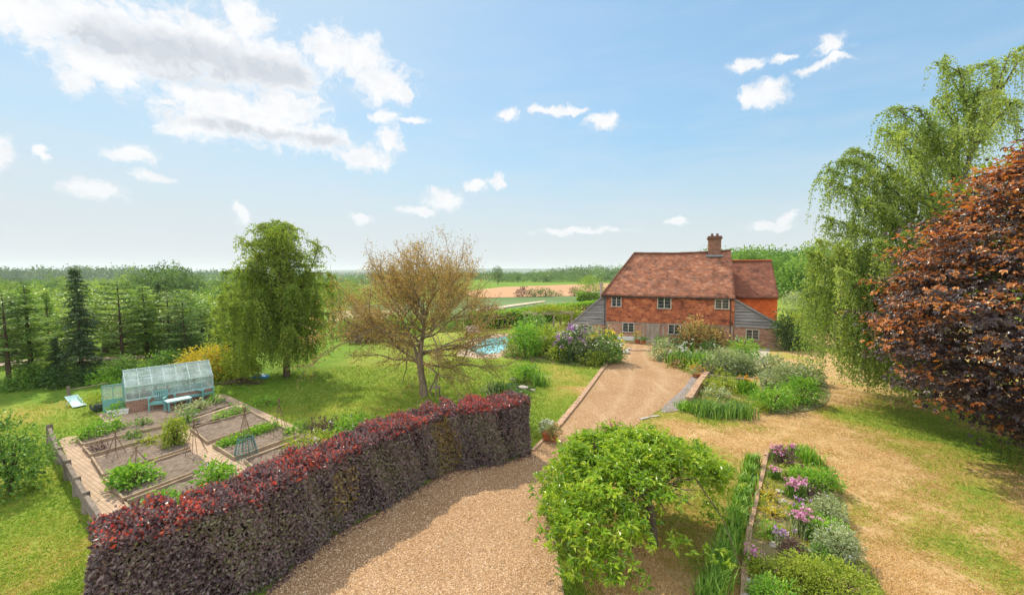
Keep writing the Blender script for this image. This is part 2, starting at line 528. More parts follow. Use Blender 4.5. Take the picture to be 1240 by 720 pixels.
# ------------------------------------------------------------------ flat sheets laid on the ground
def gravel_material(name, c1, c2, c3, scale=34.0):
    m, nn, out = newmat(name)
    ob = nn('ShaderNodeTexCoord').outputs['Object']
    vc = nn.vor(ob, scale, 'F1', 'Color')
    sepc = nn('ShaderNodeSeparateColor'); nn.link(vc, sepc.inputs[0])
    c = nn.ramp(sepc.outputs[0], [(0.0, c1), (0.45, c2), (0.8, c2), (1.0, c3)])
    big = nn.noise(ob, 0.5, 5, 0.6, 0.7)
    c = nn.mix(nn.remap(big, 0.4, 0.7, 0, 0.55), c, nn.mix(1.0, c, (0.80, 0.74, 0.68), 'MULTIPLY'))
    track = nn.noise(nn.vmath('MULTIPLY', ob, (1.3, 0.25, 1)).outputs[0], 1.0, 4, 0.6, 0.3)
    c = nn.mix(nn.remap(track, 0.55, 0.75, 0, 0.3), c, (0.62, 0.47, 0.30))
    vd = nn.vor(ob, scale, 'F1', 'Distance')
    rutn = nn('ShaderNodeAttribute', attribute_name='rut').outputs['Fac']; edn = nn('ShaderNodeAttribute', attribute_name='edge').outputs['Fac']
    wob = nn.noise(ob, 1.6, 5, 0.65)
    c = nn.mix(nn.math('MULTIPLY', rutn, nn.remap(wob, 0.3, 0.6, 0.1, 0.5)), c, (0.48, 0.34, 0.20))
    c = nn.mix(nn.math('MULTIPLY', edn, nn.remap(wob, 0.4, 0.6, 0.0, 0.8)), c, (0.22, 0.17, 0.085))
    c = nn.mix(nn.remap(nn.noise(ob, 0.9, 6, 0.7, 0.8), 0.55, 0.72, 0, 0.4), c, (0.29, 0.20, 0.115))
    hgt = nn.math('ADD', nn.math('MULTIPLY', vd, -1.0), nn.math('MULTIPLY', nn.noise(ob, 7, 4, 0.6), 0.8))
    pbsdf(nn, out, c, 0.9, 0.15, nn.bump(hgt, 0.8, 0.03))
    return m
GRAVEL = gravel_material('drive_gravel', (0.20, 0.118, 0.058), (0.385, 0.236, 0.120), (0.61, 0.43, 0.26))
SLATE = gravel_material('slate_gravel', (0.15, 0.13, 0.13), (0.26, 0.23, 0.23), (0.45, 0.40, 0.38), 22)

def paving_material(name, c1, c2, mort, bw=0.42, bh=0.28, rot=0.0):
    m, nn, out = newmat(name)
    ob = nn('ShaderNodeTexCoord').outputs['Object']
    mp = nn('ShaderNodeMapping'); mp.inputs['Rotation'].default_value = (0, 0, rot)
    nn.link(ob, mp.inputs['Vector'])
    b = nn('ShaderNodeTexBrick')
    nn.link(mp.outputs[0], b.inputs['Vector'])
    b.inputs['Scale'].default_value = 1.0
    b.inputs['Brick Width'].default_value = bw; b.inputs['Row Height'].default_value = bh
    b.inputs['Mortar Size'].default_value = 0.012
    b.inputs['Color1'].default_value = (*c1, 1); b.inputs['Color2'].default_value = (*c2, 1); b.inputs['Mortar'].default_value = (*mort, 1)
    d = nn.noise(ob, 3.0, 6, 0.65)
    c = nn.mix(nn.remap(d, 0.35, 0.7, 0, 0.6), b.outputs['Color'], nn.mix(1.0, b.outputs['Color'], (0.72, 0.70, 0.66), 'MULTIPLY'))
    hgt = nn.math('ADD', nn.math('MULTIPLY', b.outputs['Fac'], -0.6), nn.math('MULTIPLY', nn.noise(ob, 25, 4, 0.6), 0.4))
    pbsdf(nn, out, c, 0.9, 0.15, nn.bump(hgt, 0.5, 0.02))
    return m

def catmull(pts, m=6, closed=False):
    pts = [np.array(p, float) for p in pts]
    out = []
    L = len(pts)
    rng_ = range(L) if closed else range(L - 1)
    for i in rng_:
        if closed:
            p0, p1, p2, p3 = pts[(i - 1) % L], pts[i], pts[(i + 1) % L], pts[(i + 2) % L]
        else:
            p0, p1, p2, p3 = pts[max(i - 1, 0)], pts[i], pts[i + 1], pts[min(i + 2, L - 1)]
        for k in range(m):
            t = k / m
            out.append(0.5 * ((2 * p1) + (-p0 + p2) * t + (2 * p0 - 5 * p1 + 4 * p2 - p3) * t * t + (-p0 + 3 * p1 - 3 * p2 + p3) * t ** 3))
    if not closed: out.append(pts[-1])
    return out

def sheet(name, pts, z, mat, kind='structure', follow=False, parent=None, jitter=0.0, seed=1):
    rr = random.Random(seed)
    vs = []
    for p in pts:
        x, y = p[0] + rr.uniform(-jitter, jitter), p[1] + rr.uniform(-jitter, jitter)
        vs.append((x, y, (T(x, y) if follow else 0.0) + z))
    mb = MB().poly(vs)
    import bmesh
    o = mb.build(name, mat, parent)
    bm = bmesh.new(); bm.from_mesh(o.data)
    bmesh.ops.triangulate(bm, faces=bm.faces[:])
    for fc in bm.faces:
        if fc.normal.z < 0: fc.normal_flip()
    bm.to_mesh(o.data); bm.free()
    if kind: o['kind'] = kind
    return o

def gp(lst, z=0.0):
    return [G(px, py, z)[:2] for (px, py) in lst]

# drive: hedge foot on the left, lawn on the right, forecourt up to the house door
left_e = gp([(300, 760), (318, 722), (352, 690), (400, 652), (454, 622), (505, 592), (545, 570), (579, 566), (612, 560), (640, 549), (658, 533), (672, 521), (700, 488), (735, 441), (748, 430), (757, 421), (757, 414.5)])
right_e = gp([(797, 416.5), (795, 427), (806, 437), (824, 446), (840, 456), (838, 464), (822, 480), (806, 492), (790, 502), (768, 515), (740, 530), (712, 548), (690, 570), (672, 600), (668, 622), (674, 660), (684, 722), (690, 800)])
drive_pts = catmull(left_e, 4) + catmull(right_e, 4)
extra = [np.array([2.0, 1.5]), np.array([-7.5, 1.5]), np.array([-7.0, 6.0])]
def resample(pts, k):
    pts = np.array(pts); sl = np.concatenate([[0], np.cumsum(np.linalg.norm(np.diff(pts, axis=0), axis=1))])
    t = np.linspace(0, sl[-1], k); return np.stack([np.interp(t, sl, pts[:, 0]), np.interp(t, sl, pts[:, 1])], 1)
le_ = resample([np.array([-7.5, 1.5]), np.array([-7.0, 6.0])] + catmull(left_e, 4), 90)
re_ = resample([np.array([2.0, 1.5])] + catmull(right_e, 4)[::-1], 90)
rj_ = np.random.default_rng(3)
le_ += rj_.normal(size=le_.shape) * .018; re_ += rj_.normal(size=re_.shape) * .03
cu = np.linspace(0, 1, 25)
GP = le_[:, None] * (1 - cu)[None, :, None] + re_[:, None] * cu[None, :, None]
rowf = np.linspace(0, 1, 90)[:, None]; cen = .55 + .10 * np.sin(rowf * 5)
rut = (np.exp(-((cu[None] - cen + .17) / .05) ** 2) + np.exp(-((cu[None] - cen - .17) / .05) ** 2)) * smooth(.25, .5, rowf)
edge = np.maximum(np.exp(-(cu[None] / .03) ** 2), np.exp(-((1 - cu[None]) / .03) ** 2)) * np.ones_like(rut)
gi = np.arange(90 * 25).reshape(90, 25)
GF = np.stack([gi[:-1, :-1].ravel(), gi[:-1, 1:].ravel(), gi[1:, 1:].ravel(), gi[1:, :-1].ravel()], 1)
tag(np_mesh('driveway', np.concatenate([GP.reshape(-1, 2), np.full((90 * 25, 1), .012)], 1), GF, GRAVEL, vattr={'rut': rut.ravel(), 'edge': edge.ravel()}), kind='structure')
sheet('slate_strip', catmull(gp([(840, 454), (856, 456), (846, 472), (834, 489), (822, 497), (800, 499), (810, 486), (829, 469)]), 3, True), 0.022, SLATE, jitter=0.02)
PAVE = paving_material('garden_paving', (0.50, 0.36, 0.25), (0.42, 0.30, 0.21), (0.30, 0.23, 0.16), 0.24, 0.12, 0.55)
TERRACE = paving_material('terrace_paving', (0.50, 0.43, 0.35), (0.43, 0.37, 0.30), (0.30, 0.26, 0.2), 0.6, 0.45, -0.3)
POOLPAVE = paving_material('pool_paving', (0.46, 0.36, 0.26), (0.42, 0.32, 0.23), (0.36, 0.3, 0.24), 0.6, 0.6, 0.4)
sheet('garden_path', gp([(117, 500), (150, 500.5), (262, 478), (272, 477), (395, 533), (420, 560), (330, 612), (200, 690), (135, 655), (120, 636), (70, 531), (95, 527), (113, 521), (131, 515)]), 0.010, PAVE)
sheet('terrace', gp([(640, 403), (757, 414), (742, 432), (690, 420), (640, 412)]), 0.008, TERRACE)
sheet('side_terrace', gp([(868, 432), (905, 424), (932, 421), (930, 440), (880, 447)]), 0.008, TERRACE)
sheet('pool_paving', gp([(552, 430), (566, 412), (596, 404), (628, 404), (626, 422), (604, 433), (580, 434)]), 0.010, POOLPAVE)

# pale farm track seen under the conifers, fields beyond the garden
FIELD_TAN = plain('ploughed_earth', (0.42, 0.25, 0.14), 0.95, 0.05, 0.12, 0.02)
FIELD_GREEN = plain('crop_green', (0.085, 0.15, 0.055), 0.95, 0.05, 0.25, 0.05, stretch=(0.3, 1, 1), col2=(0.17, 0.22, 0.10))
FIELD_PALE = plain('pale_stubble', (0.30, 0.29, 0.14), 0.95, 0.05, 0.2, 0.05, col2=(0.42, 0.36, 0.2))
TRACK = plain('pale_track', (0.50, 0.40, 0.30), 0.95, 0.05, 0.2, 0.6)
def far_sheet(name, pts, z, mat):
    P = [np.array(p) for p in gp(pts)]
    # subdivide edges and fill as a triangulated sheet that hugs the (flat) land there
    return sheet(name, P, z, mat)
far_sheet('crop_field', [(440, 392), (560, 389), (720, 374), (760, 366), (760, 358), (640, 360), (520, 365), (420, 372)], 0.25, FIELD_GREEN)
far_sheet('ploughed_field', [(575, 362), (640, 360.5), (760, 358.2), (760, 343), (690, 345), (610, 348), (560, 354)], 0.30, FIELD_TAN)
far_sheet('stubble_field', [(395, 392), (470, 388), (500, 378), (405, 378)], 0.34, FIELD_PALE)
far_sheet('farm_track', [(575, 377), (620, 370.5), (660, 365.5), (660, 366.8), (622, 372.5), (578, 380)], 0.36, TRACK)
tp = []
for (px, yy, wd) in [(-60, 31.5, 1.4), (20, 33, 1.2), (80, 34, 1.0), (150, 35, 1.0), (230, 37, 1.2), (300, 40, 1.3)]:
    p = W(px, 440, yy); tp.append((p[0], p[1], wd))
poly = [(x, y - w) for x, y, w in tp] + [(x, y + w) for x, y, w in reversed(tp)]
tv = []
TR1 = catmull([np.array(t) for t in tp], 6)
vs = []; fs = []
for q in TR1:
    for s in (-1, -0.33, 0.33, 1):
        x, y = q[0], q[1] + s * q[2]
        vs.append((x, y, T(x, y) + 0.05))
for i in range(len(TR1) - 1):
    for k in range(3): fs.append((i * 4 + k, (i + 1) * 4 + k, (i + 1) * 4 + k + 1, i * 4 + k + 1))
tag(MB().add(vs, fs).build('woodland_track', TRACK), kind='structure')

# far hills on the skyline
HILLM = plain('far_hill_land', (0.06, 0.085, 0.05), 0.95, 0.05, 0.4, 0.004)
def ridge(name, dist, px0, px1, f_top, thick, seed, mat):
    rr = np.random.default_rng(seed)
    xs_ = np.linspace(px0, px1, 160)
    ph = rr.uniform(0, 6.28, 6)
    rows = []
    for (dd, hf) in ((0, 0.0), (0.25, 0.7), (0.5, 1.0), (1.0, 0.55)):
        row = []
        for px in xs_:
            u = (px - 620) / FPX
            y = dist + dd * thick
            nz = sum(math.sin((px / 620) * fr + p) / fr * 2 for fr, p in zip((3, 7, 13, 29, 53, 97), ph)) * 0.12
            zt = CAMH + (330 - f_top(px)) / FPX * dist * (1 + nz)
            z = -45 + (zt + 45) * hf if hf else -45
            row.append((u * y, y, z))
        rows.append(row)
    V = np.array(rows).reshape(-1, 3); n_ = len(xs_)
    idx = np.arange(len(V)).reshape(4, n_)
    F = np.stack([idx[:-1, :-1].ravel(), idx[:-1, 1:].ravel(), idx[1:, 1:].ravel(), idx[1:, :-1].ravel()], 1)
    tag(np_mesh(name, V, F, mat, smoothf=True), kind='structure')
ridge('hills', 5200, -300, 1500, lambda p: 326.5 + 2.0 * math.sin(p / 130.0), 1800, 5, HILLM)
ridge('hills', 3000, -300, 700, lambda p: 330.2 + 1.2 * math.sin(p / 90.0 + 1), 700, 9, HILLM)
# ------------------------------------------------------------------ the farmhouse
HA = G(735, 410.0); HB = G(890, 418.0)
hu = (HB - HA); hlen = float(np.hypot(hu[0], hu[1])); hu = hu / hlen
hn = np.array([-hu[1], hu[0], 0.0])
HROT = math.atan2(hu[1], hu[0])
def HP(px, py, t=0.0):
    d = ray(px, py)
    lam = (t - np.dot(CAM - HA, hn)) / np.dot(d, hn)
    P = CAM + d * lam
    return float(np.dot(P - HA, hu)), float(P[2])
def HW(s, t, z=0.0):
    p = HA + hu * s + hn * t
    return (float(p[0]), float(p[1]), z)

def tile_material(name, cols, bw, bh, patch=0.4, grey=(0.22, 0.16, 0.13), greyamt=0.5, bumpd=0.03):
    m, nn, out = newmat(name)
    uvn = nn('ShaderNodeTexCoord').outputs['UV']
    b = nn('ShaderNodeTexBrick')
    nn.link(uvn, b.inputs['Vector'])
    b.offset = 0.5
    b.inputs['Scale'].default_value = 1.0
    b.inputs['Brick Width'].default_value = bw; b.inputs['Row Height'].default_value = bh
    b.inputs['Mortar Size'].default_value = 0.007
    b.inputs['Bias'].default_value = 0.0
    b.inputs['Color1'].default_value = (0, 0, 0, 1); b.inputs['Color2'].default_value = (1, 1, 1, 1)
    b.inputs['Mortar'].default_value = (0.35, 0.35, 0.35, 1)
    sc = nn('ShaderNodeSeparateColor'); nn.link(b.outputs['Color'], sc.inputs[0])
    p1 = nn.noise(uvn, 0.9, 5, 0.65, 0.6); p2 = nn.noise(uvn, 5.0, 4, 0.7)
    cell = nn.vor(nn.vmath('MULTIPLY', uvn, (1 / bw * 0.7, 1 / bh * 0.7, 1)).outputs[0], 1.0, 'F1', 'Color')
    sc2 = nn('ShaderNodeSeparateColor'); nn.link(cell, sc2.inputs[0])
    f = nn.math('ADD', nn.math('MULTIPLY', sc.outputs[0], 0.30), nn.math('MULTIPLY', sc2.outputs[0], 0.40))
    f = nn.math('ADD', f, nn.math('MULTIPLY', nn.math('SUBTRACT', p1, 0.5), 0.9))
    f = nn.math('ADD', f, nn.math('MULTIPLY', nn.math('SUBTRACT', p2, 0.5), 0.7))
    f = nn.math('ADD', f, 0.15)
    k = len(cols)
    c = nn.ramp(f, [(i / (k - 1), cols[i]) for i in range(k)])
    c = nn.mix(nn.remap(nn.noise(uvn, 1.7, 6, 0.7, 0.4), 0.48, 0.72, 0, greyamt), c, grey)
    c = nn.mix(nn.math('MULTIPLY', b.outputs['Fac'], 0.6), c, (0.10, 0.06, 0.045))
    su = nn('ShaderNodeSeparateXYZ'); nn.link(uvn, su.inputs[0])
    saw = nn.math('FRACT', nn.math('DIVIDE', su.outputs[1], bh))
    hgt = nn.math('ADD', nn.math('MULTIPLY', saw, -1.0), nn.math('MULTIPLY', sc2.outputs[1], 0.6))
    pbsdf(nn, out, c, 0.9, 0.12, nn.bump(hgt, 0.7, bumpd))
    return m
ROOFT = tile_material('roof_tiles', [(0.065, 0.036, 0.028), (0.20, 0.082, 0.048), (0.34, 0.138, 0.075), (0.49, 0.27, 0.17)], 0.30, 0.20, grey=(0.20, 0.135, 0.105), greyamt=0.75)
WINGT = tile_material('wing_roof_tiles', [(0.075, 0.035, 0.027), (0.145, 0.058, 0.037), (0.22, 0.083, 0.048), (0.31, 0.14, 0.085)], 0.30, 0.20, grey=(0.18, 0.11, 0.08), greyamt=0.5)
HUNG = tile_material('hung_tiles', [(0.085, 0.032, 0.025), (0.30, 0.095, 0.050), (0.53, 0.170, 0.072), (0.64, 0.32, 0.165)], 0.30, 0.20, grey=(0.20, 0.085, 0.055), greyamt=0.5)
HUNG2 = tile_material('bright_hung_tiles', [(0.42, 0.085, 0.025), (0.60, 0.125, 0.03), (0.72, 0.16, 0.04), (0.78, 0.22, 0.06)], 0.20, 0.14, grey=(0.45, 0.10, 0.04), greyamt=0.25)
BRICKW = tile_material('old_brick', [(0.22, 0.125, 0.085), (0.42, 0.225, 0.145), (0.54, 0.31, 0.21), (0.64, 0.46, 0.34)], 0.23, 0.078, grey=(0.46, 0.36, 0.28), greyamt=0.5, bumpd=0.012)
CHIMB = tile_material('chimney_brick', [(0.13, 0.075, 0.055), (0.22, 0.11, 0.075), (0.32, 0.16, 0.10), (0.36, 0.25, 0.18)], 0.23, 0.078, grey=(0.17, 0.14, 0.12), greyamt=0.55, bumpd=0.012)
BOARD = plain('silvered_boards', (0.13, 0.12, 0.115), 0.9, 0.12, 0.35, 2.6, 0.6, col2=(0.40, 0.38, 0.355), stretch=(0.3, 1, 5.0))
OAK = plain('silvered_oak', (0.38, 0.315, 0.25), 0.9, 0.12, 0.3, 4.0, 0.4, stretch=(1, 1, 0.25))
FRAMEP = plain('window_frame_oak', (0.50, 0.46, 0.38), 0.8, 0.2, 0.2, 5.0)
mg, nn, out = newmat('window_glass')
obn = nn('ShaderNodeTexCoord').outputs['Object']
pbsdf(nn, out, nn.mix(nn.remap(nn.noise(obn, 2.5, 3, 0.6), 0.4, 0.6), (0.018, 0.022, 0.026), (0.06, 0.07, 0.075)), 0.07, 0.7, nn.bump(nn.noise(obn, 3.0, 2, 0.5), 0.15, 0.02))
GLASSD = mg

house = thing('farmhouse', 'old farmhouse with red tiled roof, tile-hung upper storey and boarded lean-tos', 'farmhouse', HA, HROT)
eL = HP(728.0, 357.5, -0.35); eR = HP(890.5, 361.3, -0.35)
TR = 3.75
rL = HP(768, 306.5, TR); rR = (eR[0], HP(885, 303.5, TR)[1])
def patch(name, P00, P10, P11, P01, nu, nv, mat, parent, sag=0.0, bumpy=0.0, seed=3, thick=0.0):
    rr = np.random.default_rng(seed)
    P00, P10, P11, P01 = [np.array(p, float) for p in (P00, P10, P11, P01)]
    u = np.linspace(0, 1, nu + 1); v = np.linspace(0, 1, nv + 1)
    U, Vv = np.meshgrid(u, v)
    P = (P00[None, None] * ((1 - U) * (1 - Vv))[..., None] + P10 * (U * (1 - Vv))[..., None] + P11 * (U * Vv)[..., None] + P01 * ((1 - U) * Vv)[..., None])
    nrm = np.cross(P10 - P00, P01 - P00); nrm /= np.linalg.norm(nrm)
    if nrm[2] < -0.01 or (abs(nrm[2]) < 0.01 and nrm[1] > 0): nrm = -nrm
    ph = rr.uniform(0, 6.28, 8)
    wob = bumpy * (np.sin(U * 9 + ph[0]) * np.sin(Vv * 5 + ph[1]) + 0.7 * np.sin(U * 21 + Vv * 8 + ph[2]) * 0.6 + 0.5 * np.sin(U * 34 + ph[3]) * np.sin(Vv * 13 + ph[4]))
    P = P + nrm * wob[..., None]
    P[..., 2] -= sag * np.sin(U * PI) * Vv
    L = np.linalg.norm(P10 - P00); Hh = np.linalg.norm(P01 - P00)
    ex = (P10 - P00) / L
    uvx = ((P - P00) @ ex); 
    ey = (P01 - P00) - ex * np.dot(P01 - P00, ex); ey /= np.linalg.norm(ey)
    uvy = ((P - P00) @ ey)
    V = P.reshape(-1, 3); UV = np.stack([uvx.ravel(), uvy.ravel()], 1)
    idx = np.arange(len(V)).reshape(nv + 1, nu + 1)
    F = np.stack([idx[:-1, :-1].ravel(), idx[:-1, 1:].ravel(), idx[1:, 1:].ravel(), idx[1:, :-1].ravel()], 1)
    o = np_mesh(name, V, F, mat, parent, uv=UV, smoothf=True)
    if thick:
        md = o.modifiers.new('thick', 'SOLIDIFY'); md.thickness = thick; md.offset = -1 if np.dot(np.cross(P10 - P00, P01 - P00), nrm) > 0 else 1
    return o
# main roof: front slope, back slope, left hip
DEPTH = 7.5
roof = patch('roof', (eL[0], -0.35, eL[1]), (eR[0], -0.35, eR[1]), (rR[0], TR, rR[1]), (rL[0], TR, rL[1]), 48, 18, ROOFT, house, sag=0.16, bumpy=0.022, thick=0.10)
patch('back_slope', (eR[0], DEPTH + .35, eR[1] - .1), (eL[0], DEPTH + .35, eL[1] - .1), (rL[0], TR + 0.02, rL[1] - .02), (rR[0], TR + 0.02, rR[1] - .02), 30, 10, ROOFT, roof, sag=0.14, thick=0.08)
patch('hip_slope', (eL[0] + 0.1, DEPTH + .3, eL[1] - .05), (eL[0] + 0.02, -0.30, eL[1] - .05), (rL[0] + .01, TR - .02, rL[1] - .05), (rL[0] + .02, TR + .05, rL[1] - .05), 10, 8, ROOFT, roof, thick=0.08)
mb = MB()
prev = None; rr = random.Random(4)
m_ = 30
for i in range(m_):
    f0, f1 = i / m_, (i + 1) / m_
    def rp(f): return Vector((rL[0] + (rR[0] - rL[0]) * f, TR, rL[1] + (rR[1] - rL[1]) * f - 0.16 * math.sin(f * PI) + 0.035))
    mb.tube([rp(f0), rp(f1)], [0.11 + rr.uniform(-.015, .015)] * 2, 8)
mb.build('ridge_tiles', ROOFT, roof)
mb = MB()
for i in range(14):
    f0, f1 = i / 14, (i + 1) / 14
    q = lambda f: Vector((eL[0] + (rL[0] - eL[0]) * f, -0.35 + (TR + .35) * f, eL[1] + (rL[1] - eL[1]) * f + 0.02))
    mb.tube([q(f0), q(f1)], [0.10, 0.085], 8)
mb.build('hip_tiles', ROOFT, roof)

sL = HP(734, 400)[0]; sR = HP(888, 400)[0]
zJ = 0.5 * (HP(760, 389)[1] + HP(840, 393)[1])       # bottom of the tile hanging
zE = eL[1] - 0.05
def box_uv(name, s0, s1, t0, t1, z0, z1, mat, parent, nudge=0.0):
    # a wall block with metric UVs on every face
    vs = []; fs = []; uv = []
    def quad(a, b, c, d, w, h):
        i = len(vs); vs.extend([a, b, c, d]); fs.append((i, i + 1, i + 2, i + 3)); uv.extend([(0, 0), (w, 0), (w, h), (0, h)])
    w, h, dd = s1 - s0, z1 - z0, t1 - t0
    quad((s0, t0, z0), (s1, t0, z0), (s1, t0, z1), (s0, t0, z1), w, h)
    quad((s1, t1, z0), (s0, t1, z0), (s0, t1, z1), (s1, t1, z1), w, h)
    quad((s1, t0, z0), (s1, t1, z0), (s1, t1, z1), (s1, t0, z1), dd, h)
    quad((s0, t1, z0), (s0, t0, z0), (s0, t0, z1), (s0, t1, z1), dd, h)
    quad((s0, t0, z1), (s1, t0, z1), (s1, t1, z1), (s0, t1, z1), w, dd)
    quad((s0, t1, z0), (s1, t1, z0), (s1, t0, z0), (s0, t0, z0), w, dd)
    return np_mesh(name, vs, fs, mat, parent, uv=np.array(uv))
def poly_wall(name, pts, t0, t1, mat, parent):
    """vertical wall: outline pts in (s, z), front at t0, back at t1"""
    m = len(pts)
    me = bpy.data.meshes.new(name)
    vs = [(p[0], t0, p[1]) for p in pts] + [(p[0], t1, p[1]) for p in pts]
    fs = [tuple(range(m)), tuple(range(m, 2 * m))[::-1]] + [(i, m + i, m + (i + 1) % m, (i + 1) % m) for i in range(m)]
    me.from_pydata(vs, [], fs); me.update()
    l = me.uv_layers.new(name='UVMap')
    for lp in me.loops:
        v = me.vertices[lp.vertex_index].co
        l.data[lp.index].uv = (v.x + v.y, v.z)
    return link_mesh(name, me, mat, parent)
box_uv('ground_floor_wall', sL, sR, 0, DEPTH, 0.0, zJ - 0.004, BRICKW, house)
box_uv('tile_hung_wall', sL - 0.03, sR + 0.03, -0.11, DEPTH + .02, zJ, zE, HUNG, house)
poly_wall('gable_wall', [(0, 0), (1, 0), (0.5, 1)], 0, 0.1, HUNG, house).hide_render = False
bpy.data.objects.remove(house.children[-1]) if house.children[-1].name.startswith('gable_wall') else None
# right gable end, under the verge
me = bpy.data.meshes.new('gable_wall')
me.from_pydata([(rR[0] - .12, -0.1, eR[1]), (rR[0] - .12, DEPTH, eR[1]), (rR[0] - .12, TR, rR[1] - .1), (rR[0] - .32, -0.1, eR[1]), (rR[0] - .32, DEPTH, eR[1]), (rR[0] - .32, TR, rR[1] - .1)], [],
               [(0, 1, 2), (5, 4, 3), (0, 2, 5, 3), (1, 4, 5, 2)])
me.uv_layers.new(name='UVMap')
for lp in me.loops:
    v = me.vertices[lp.vertex_index].co; me.uv_layers[0].data[lp.index].uv = (v.y, v.z)
link_mesh('gable_wall', me, HUNG, house)
# gutter board and downpipe
mb = MB(); mb.box(eL[0] + .05, eR[0] - .03, -0.36, -0.27, eL[1] - .17, eL[1] - .07)
mb.build('eaves_gutter', plain('black_iron', (0.03, 0.028, 0.026), 0.5, 0.4), house)
sd_ = HP(884.5, 380)[0]
MB().tube([(sd_, -0.17, 0.1), (sd_, -0.17, zE - 0.1)], 0.035, 8).build('downpipe', bpy.data.materials['black_iron'], house)
sd2 = HP(732.5, 380)[0]
MB().tube([(sd2, -0.17, 0.1), (sd2, -0.17, zE - 0.1)], 0.035, 8).build('downpipe', bpy.data.materials['black_iron'], house)
# sill beam between brick and hung tile, posts
mb = MB(); mb.box(sL, sR, -0.05, 0.02, zJ - 0.16, zJ - 0.008)
for px in (735.2, 779.5, 803, 829.5, 886):
    s = HP(px, 400)[0]; mb.box(s - .08, s + .08, -0.045, 0.02, 0.05, zJ - .162)
mb.build('timber_frame', OAK, house)

def window(px0, px1, py0, py1, t, lights, parent=house):
    s0, z1 = HP(px0, py0, t); s1, z0 = HP(px1, py1, t)
    fr = MB(); w = 0.085
    fr.box(s0, s1, t - .07, t, z1 - w, z1); fr.box(s0 - .04, s1 + .04, t - .11, t, z0, z0 + w)
    fr.box(s0, s0 + w, t - .065, t, z0 + w, z1 - w); fr.box(s1 - w, s1, t - .065, t, z0 + w, z1 - w)
    for i in range(1, lights):
        s = s0 + (s1 - s0) * i / lights
        fr.box(s - w * .5, s + w * .5, t - .06, t, z0 + w, z1 - w)
    for i in range(lights):
        a0 = s0 + (s1 - s0) * i / lights + w * .6; a1 = s0 + (s1 - s0) * (i + 1) / lights - w * .6
        for k in (1, 2):
            zz = z0 + w + (z1 - z0 - 2 * w) * k / 3
            fr.box(a0 - .03, a1 + .03, t - .034, t - .024, zz - .009, zz + .009)
    wn = fr.build('window', FRAMEP, parent)
    pn = MB(); pn.box(s0 + w, s1 - w, t - .022, t - .004, z0 + w, z1 - w)
    pn.build('pane', GLASSD, wn)
    return wn
window(740.5, 752.5, 358.5, 371.5, -0.115, 2); window(796, 812.8, 359.3, 374, -0.115, 2); window(865.5, 883, 361.8, 374.5, -0.115, 2)
window(753.7, 768, 389.6, 402.5, -0.004, 2); window(809, 831.5, 391.5, 405.5, -0.004, 3)
# door with frame
s0, z1 = HP(783, 390, 0); s1, _ = HP(799, 390, 0); z1 = min(z1, zJ - .17)
fr = MB(); fr.box(s0, s0 + .13, -.12, 0, 0.06, z1); fr.box(s1 - .13, s1, -.12, 0, 0.06, z1); fr.box(s0 + .13, s1 - .13, -.119, 0, z1 - .13, z1)
dr = MB(); k = 6
for i in range(k):
    a0 = s0 + .132 + (s1 - s0 - .264) * i / k; a1 = s0 + .132 + (s1 - s0 - .264) * (i + 1) / k
    dr.box(a0 + .004, a1 - .004, -.075 - .008 * (i % 2), -.003, 0.12, z1 - .134)
door = dr.build('door', OAK, house)
fr.build('door_frame', OAK, door)
MB().tube([(s1 - .3, -.13, 1.0), (s1 - .3, -.09, 1.0)], .03, 8).build('door_handle', bpy.data.materials['black_iron'], door)
MB().box(s0 - .25, s1 + .25, -.75, -.01, 0.0, .11).build('door_step', STONE, house)
# white plinth left of the door
sp0 = HP(747, 408)[0]; sp1 = HP(782, 410)[0]
MB().box(sp0, sp1, -.28, -.006, 0.0, HP(770, 409)[1] + .12).build('white_plinth', WHITE, house)

